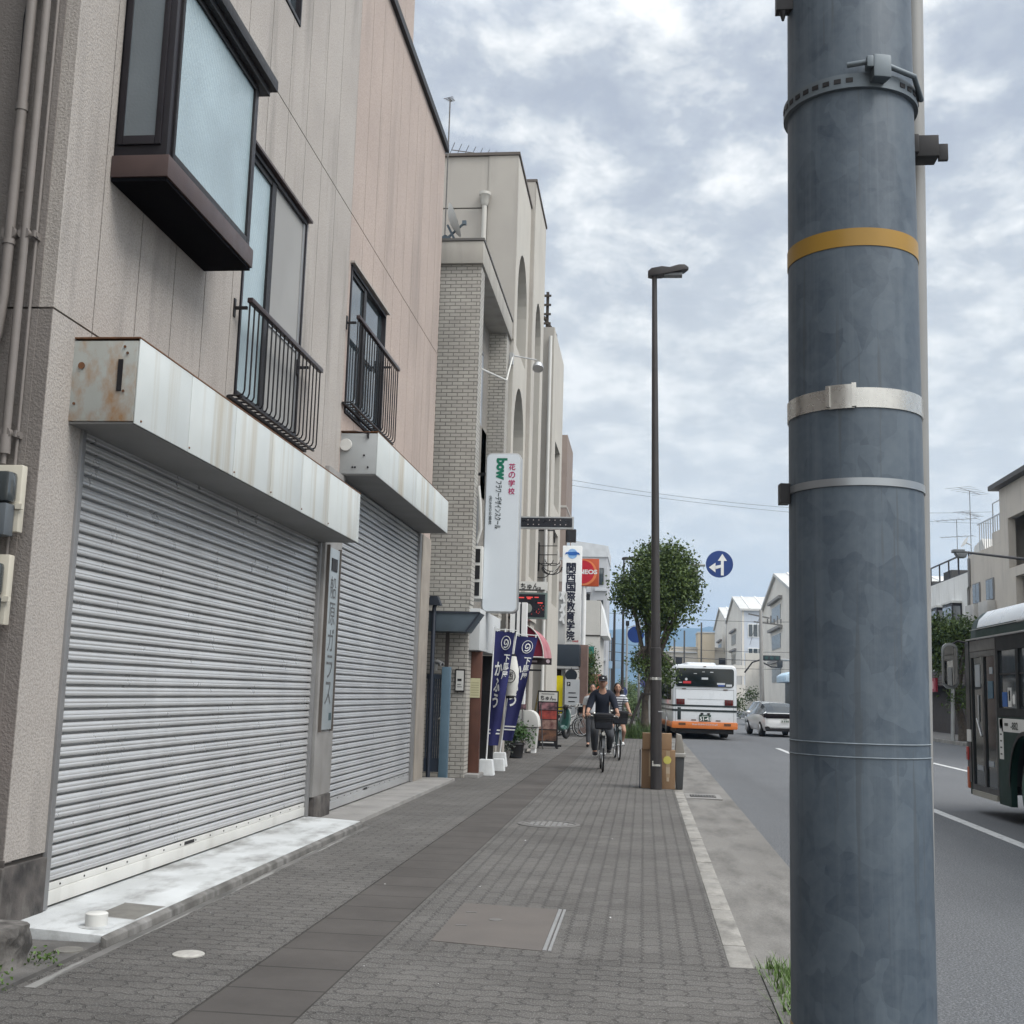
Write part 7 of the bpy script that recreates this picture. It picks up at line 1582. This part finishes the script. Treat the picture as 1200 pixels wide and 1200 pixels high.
        cp.loft([[(x, hc[1] + .085 + (.085 - 6 * x * x) * k, hc[2] + .052 - .02 * k - 1.6 * x * x * k) for x in [-.075 + .015 * i for i in range(11)]] for k in (0, .5, 1)] + [[(x, hc[1] + .085 + (.085 - 6 * x * x) * k, hc[2] + .046 - .02 * k - 1.6 * x * x * k) for x in [-.075 + .015 * i for i in range(11)]] for k in (1, .5, 0)], caps=False, closed=False)
        c_ = part('cap', cp, mat('cap_black', (.014, .013, .016), rough=.9), o, world=False)
        part('badge', MB().ball((0, hc[1] + .092, hc[2] + .085), .02, .008, .012), white, c_, world=False)
    return o
rider('person in a black cap and dark navy top riding the black bicycle towards the viewer', (-.80, 23.4, .0), CY, 1.03, False)
rider('person with dark bobbed hair in a striped top and shorts riding the second bicycle', (-.60, 27.7, 0), PI + R(6), .985, True)
# walker behind them
J = {'pelvis': (0, 0, .93, .12), 'waist': (0, .01, 1.08, .115), 'chest': (0, .02, 1.28, .13), 'neckb': (0, .02, 1.42, .07), 'neck': (0, .03, 1.48, .05), 'skull': (0, .04, 1.56, .06)}
for s, k in ((1, 'a'), (-1, 'b')): J['sh' + k] = (s * .17, .02, 1.38, .065); J['el' + k] = (s * .23, -.04 * s, 1.12, .042); J['wr' + k] = (s * .24, .12 * s + .05, .90, .028); J['hip' + k] = (s * .09, 0, .88, .09)
J.update(kna=(.10, .12, .5, .06), ana=(.10, .18, .1, .04), toea=(.11, .31, .045, .034), knb=(-.10, .02, .48, .06), anb=(-.10, -.24, .15, .04), toeb=(-.11, -.15, .05, .034))
E_ = [('pelvis', 'waist'), ('waist', 'chest'), ('chest', 'neckb'), ('neckb', 'neck'), ('neck', 'skull')]
for k in 'ab': E_ += [('neckb', 'sh' + k), ('sh' + k, 'el' + k), ('el' + k, 'wr' + k), ('pelvis', 'hip' + k), ('hip' + k, 'kn' + k), ('kn' + k, 'an' + k), ('an' + k, 'toe' + k)]
body = skinned(J, E_, 'pelvis'); hc = (0, .05, 1.60); head(body, hc)
for s in (1, -1): hand(body, J['wr' + ('a' if s > 0 else 'b')][:3], (0, .25, -1), (0, -s, 0), (-s, 0, 0), False)
o = bpy.data.objects.new('person', body.mesh('person', skinm)); COL.objects.link(o); o.location = (-1.42, 33.4, 0); o.rotation_euler = (0, 0, PI); tag(o, 'person in a white shirt and dark trousers walking behind the two cyclists', 'person'); face_parts(o, hc)
part('hair', MB().ball((0, hc[1] - .02, hc[2] + .025), .088, .098, .108, 14, 10), hairm, o, world=False)
T = {n: J[n][:3] + (J[n][3] + .022,) for n in ('pelvis', 'waist', 'chest', 'neckb', 'sha', 'shb', 'ela', 'elb')}
part('shirt', skinned(T, [('pelvis', 'waist'), ('waist', 'chest'), ('chest', 'neckb'), ('neckb', 'sha'), ('neckb', 'shb'), ('sha', 'ela'), ('shb', 'elb')], 'waist'), mat('white_cloth', (.55, .57, .6), rough=.9), o, world=False)
B_ = {'pelvis': (0, 0, .93, .135)}; es = []
for k in 'ab':
    for n in ('hip', 'kn', 'an'): B_[n + k] = J[n + k][:3] + (J[n + k][3] + .02,)
    es += [('pelvis', 'hip' + k), ('hip' + k, 'kn' + k), ('kn' + k, 'an' + k)]
part('trousers', skinned(B_, es, 'pelvis'), MATS['charcoal_cloth'], o, world=False)
for k in 'ab':
    a, b = J['an' + k], J['toe' + k]
    part('shoe', MB().path([(a[0], a[1] - .05, a[2] - .04), (a[0], a[1], a[2] - .03), (b[0], b[1], b[2])], [.035, .045, .04], 10), black, o, world=False)
# ------------------------------------------------------------------ air
hz = MB().box(-6200, 6200, -60, 7800, -2.2, 330)
hzm = bpy.data.materials.new('haze'); hzm.use_nodes = True; t = hzm.node_tree; t.nodes.clear()
oo = t.nodes.new('ShaderNodeOutputMaterial'); pv = t.nodes.new('ShaderNodeVolumePrincipled'); pv.inputs['Color'].default_value = (.42, .66, 1.0, 1); pv.inputs['Density'].default_value = .00024; pv.inputs['Anisotropy'].default_value = .2
t.links.new(pv.outputs[0], oo.inputs['Volume'])
struct('haze', hz, hzm, 'stuff')
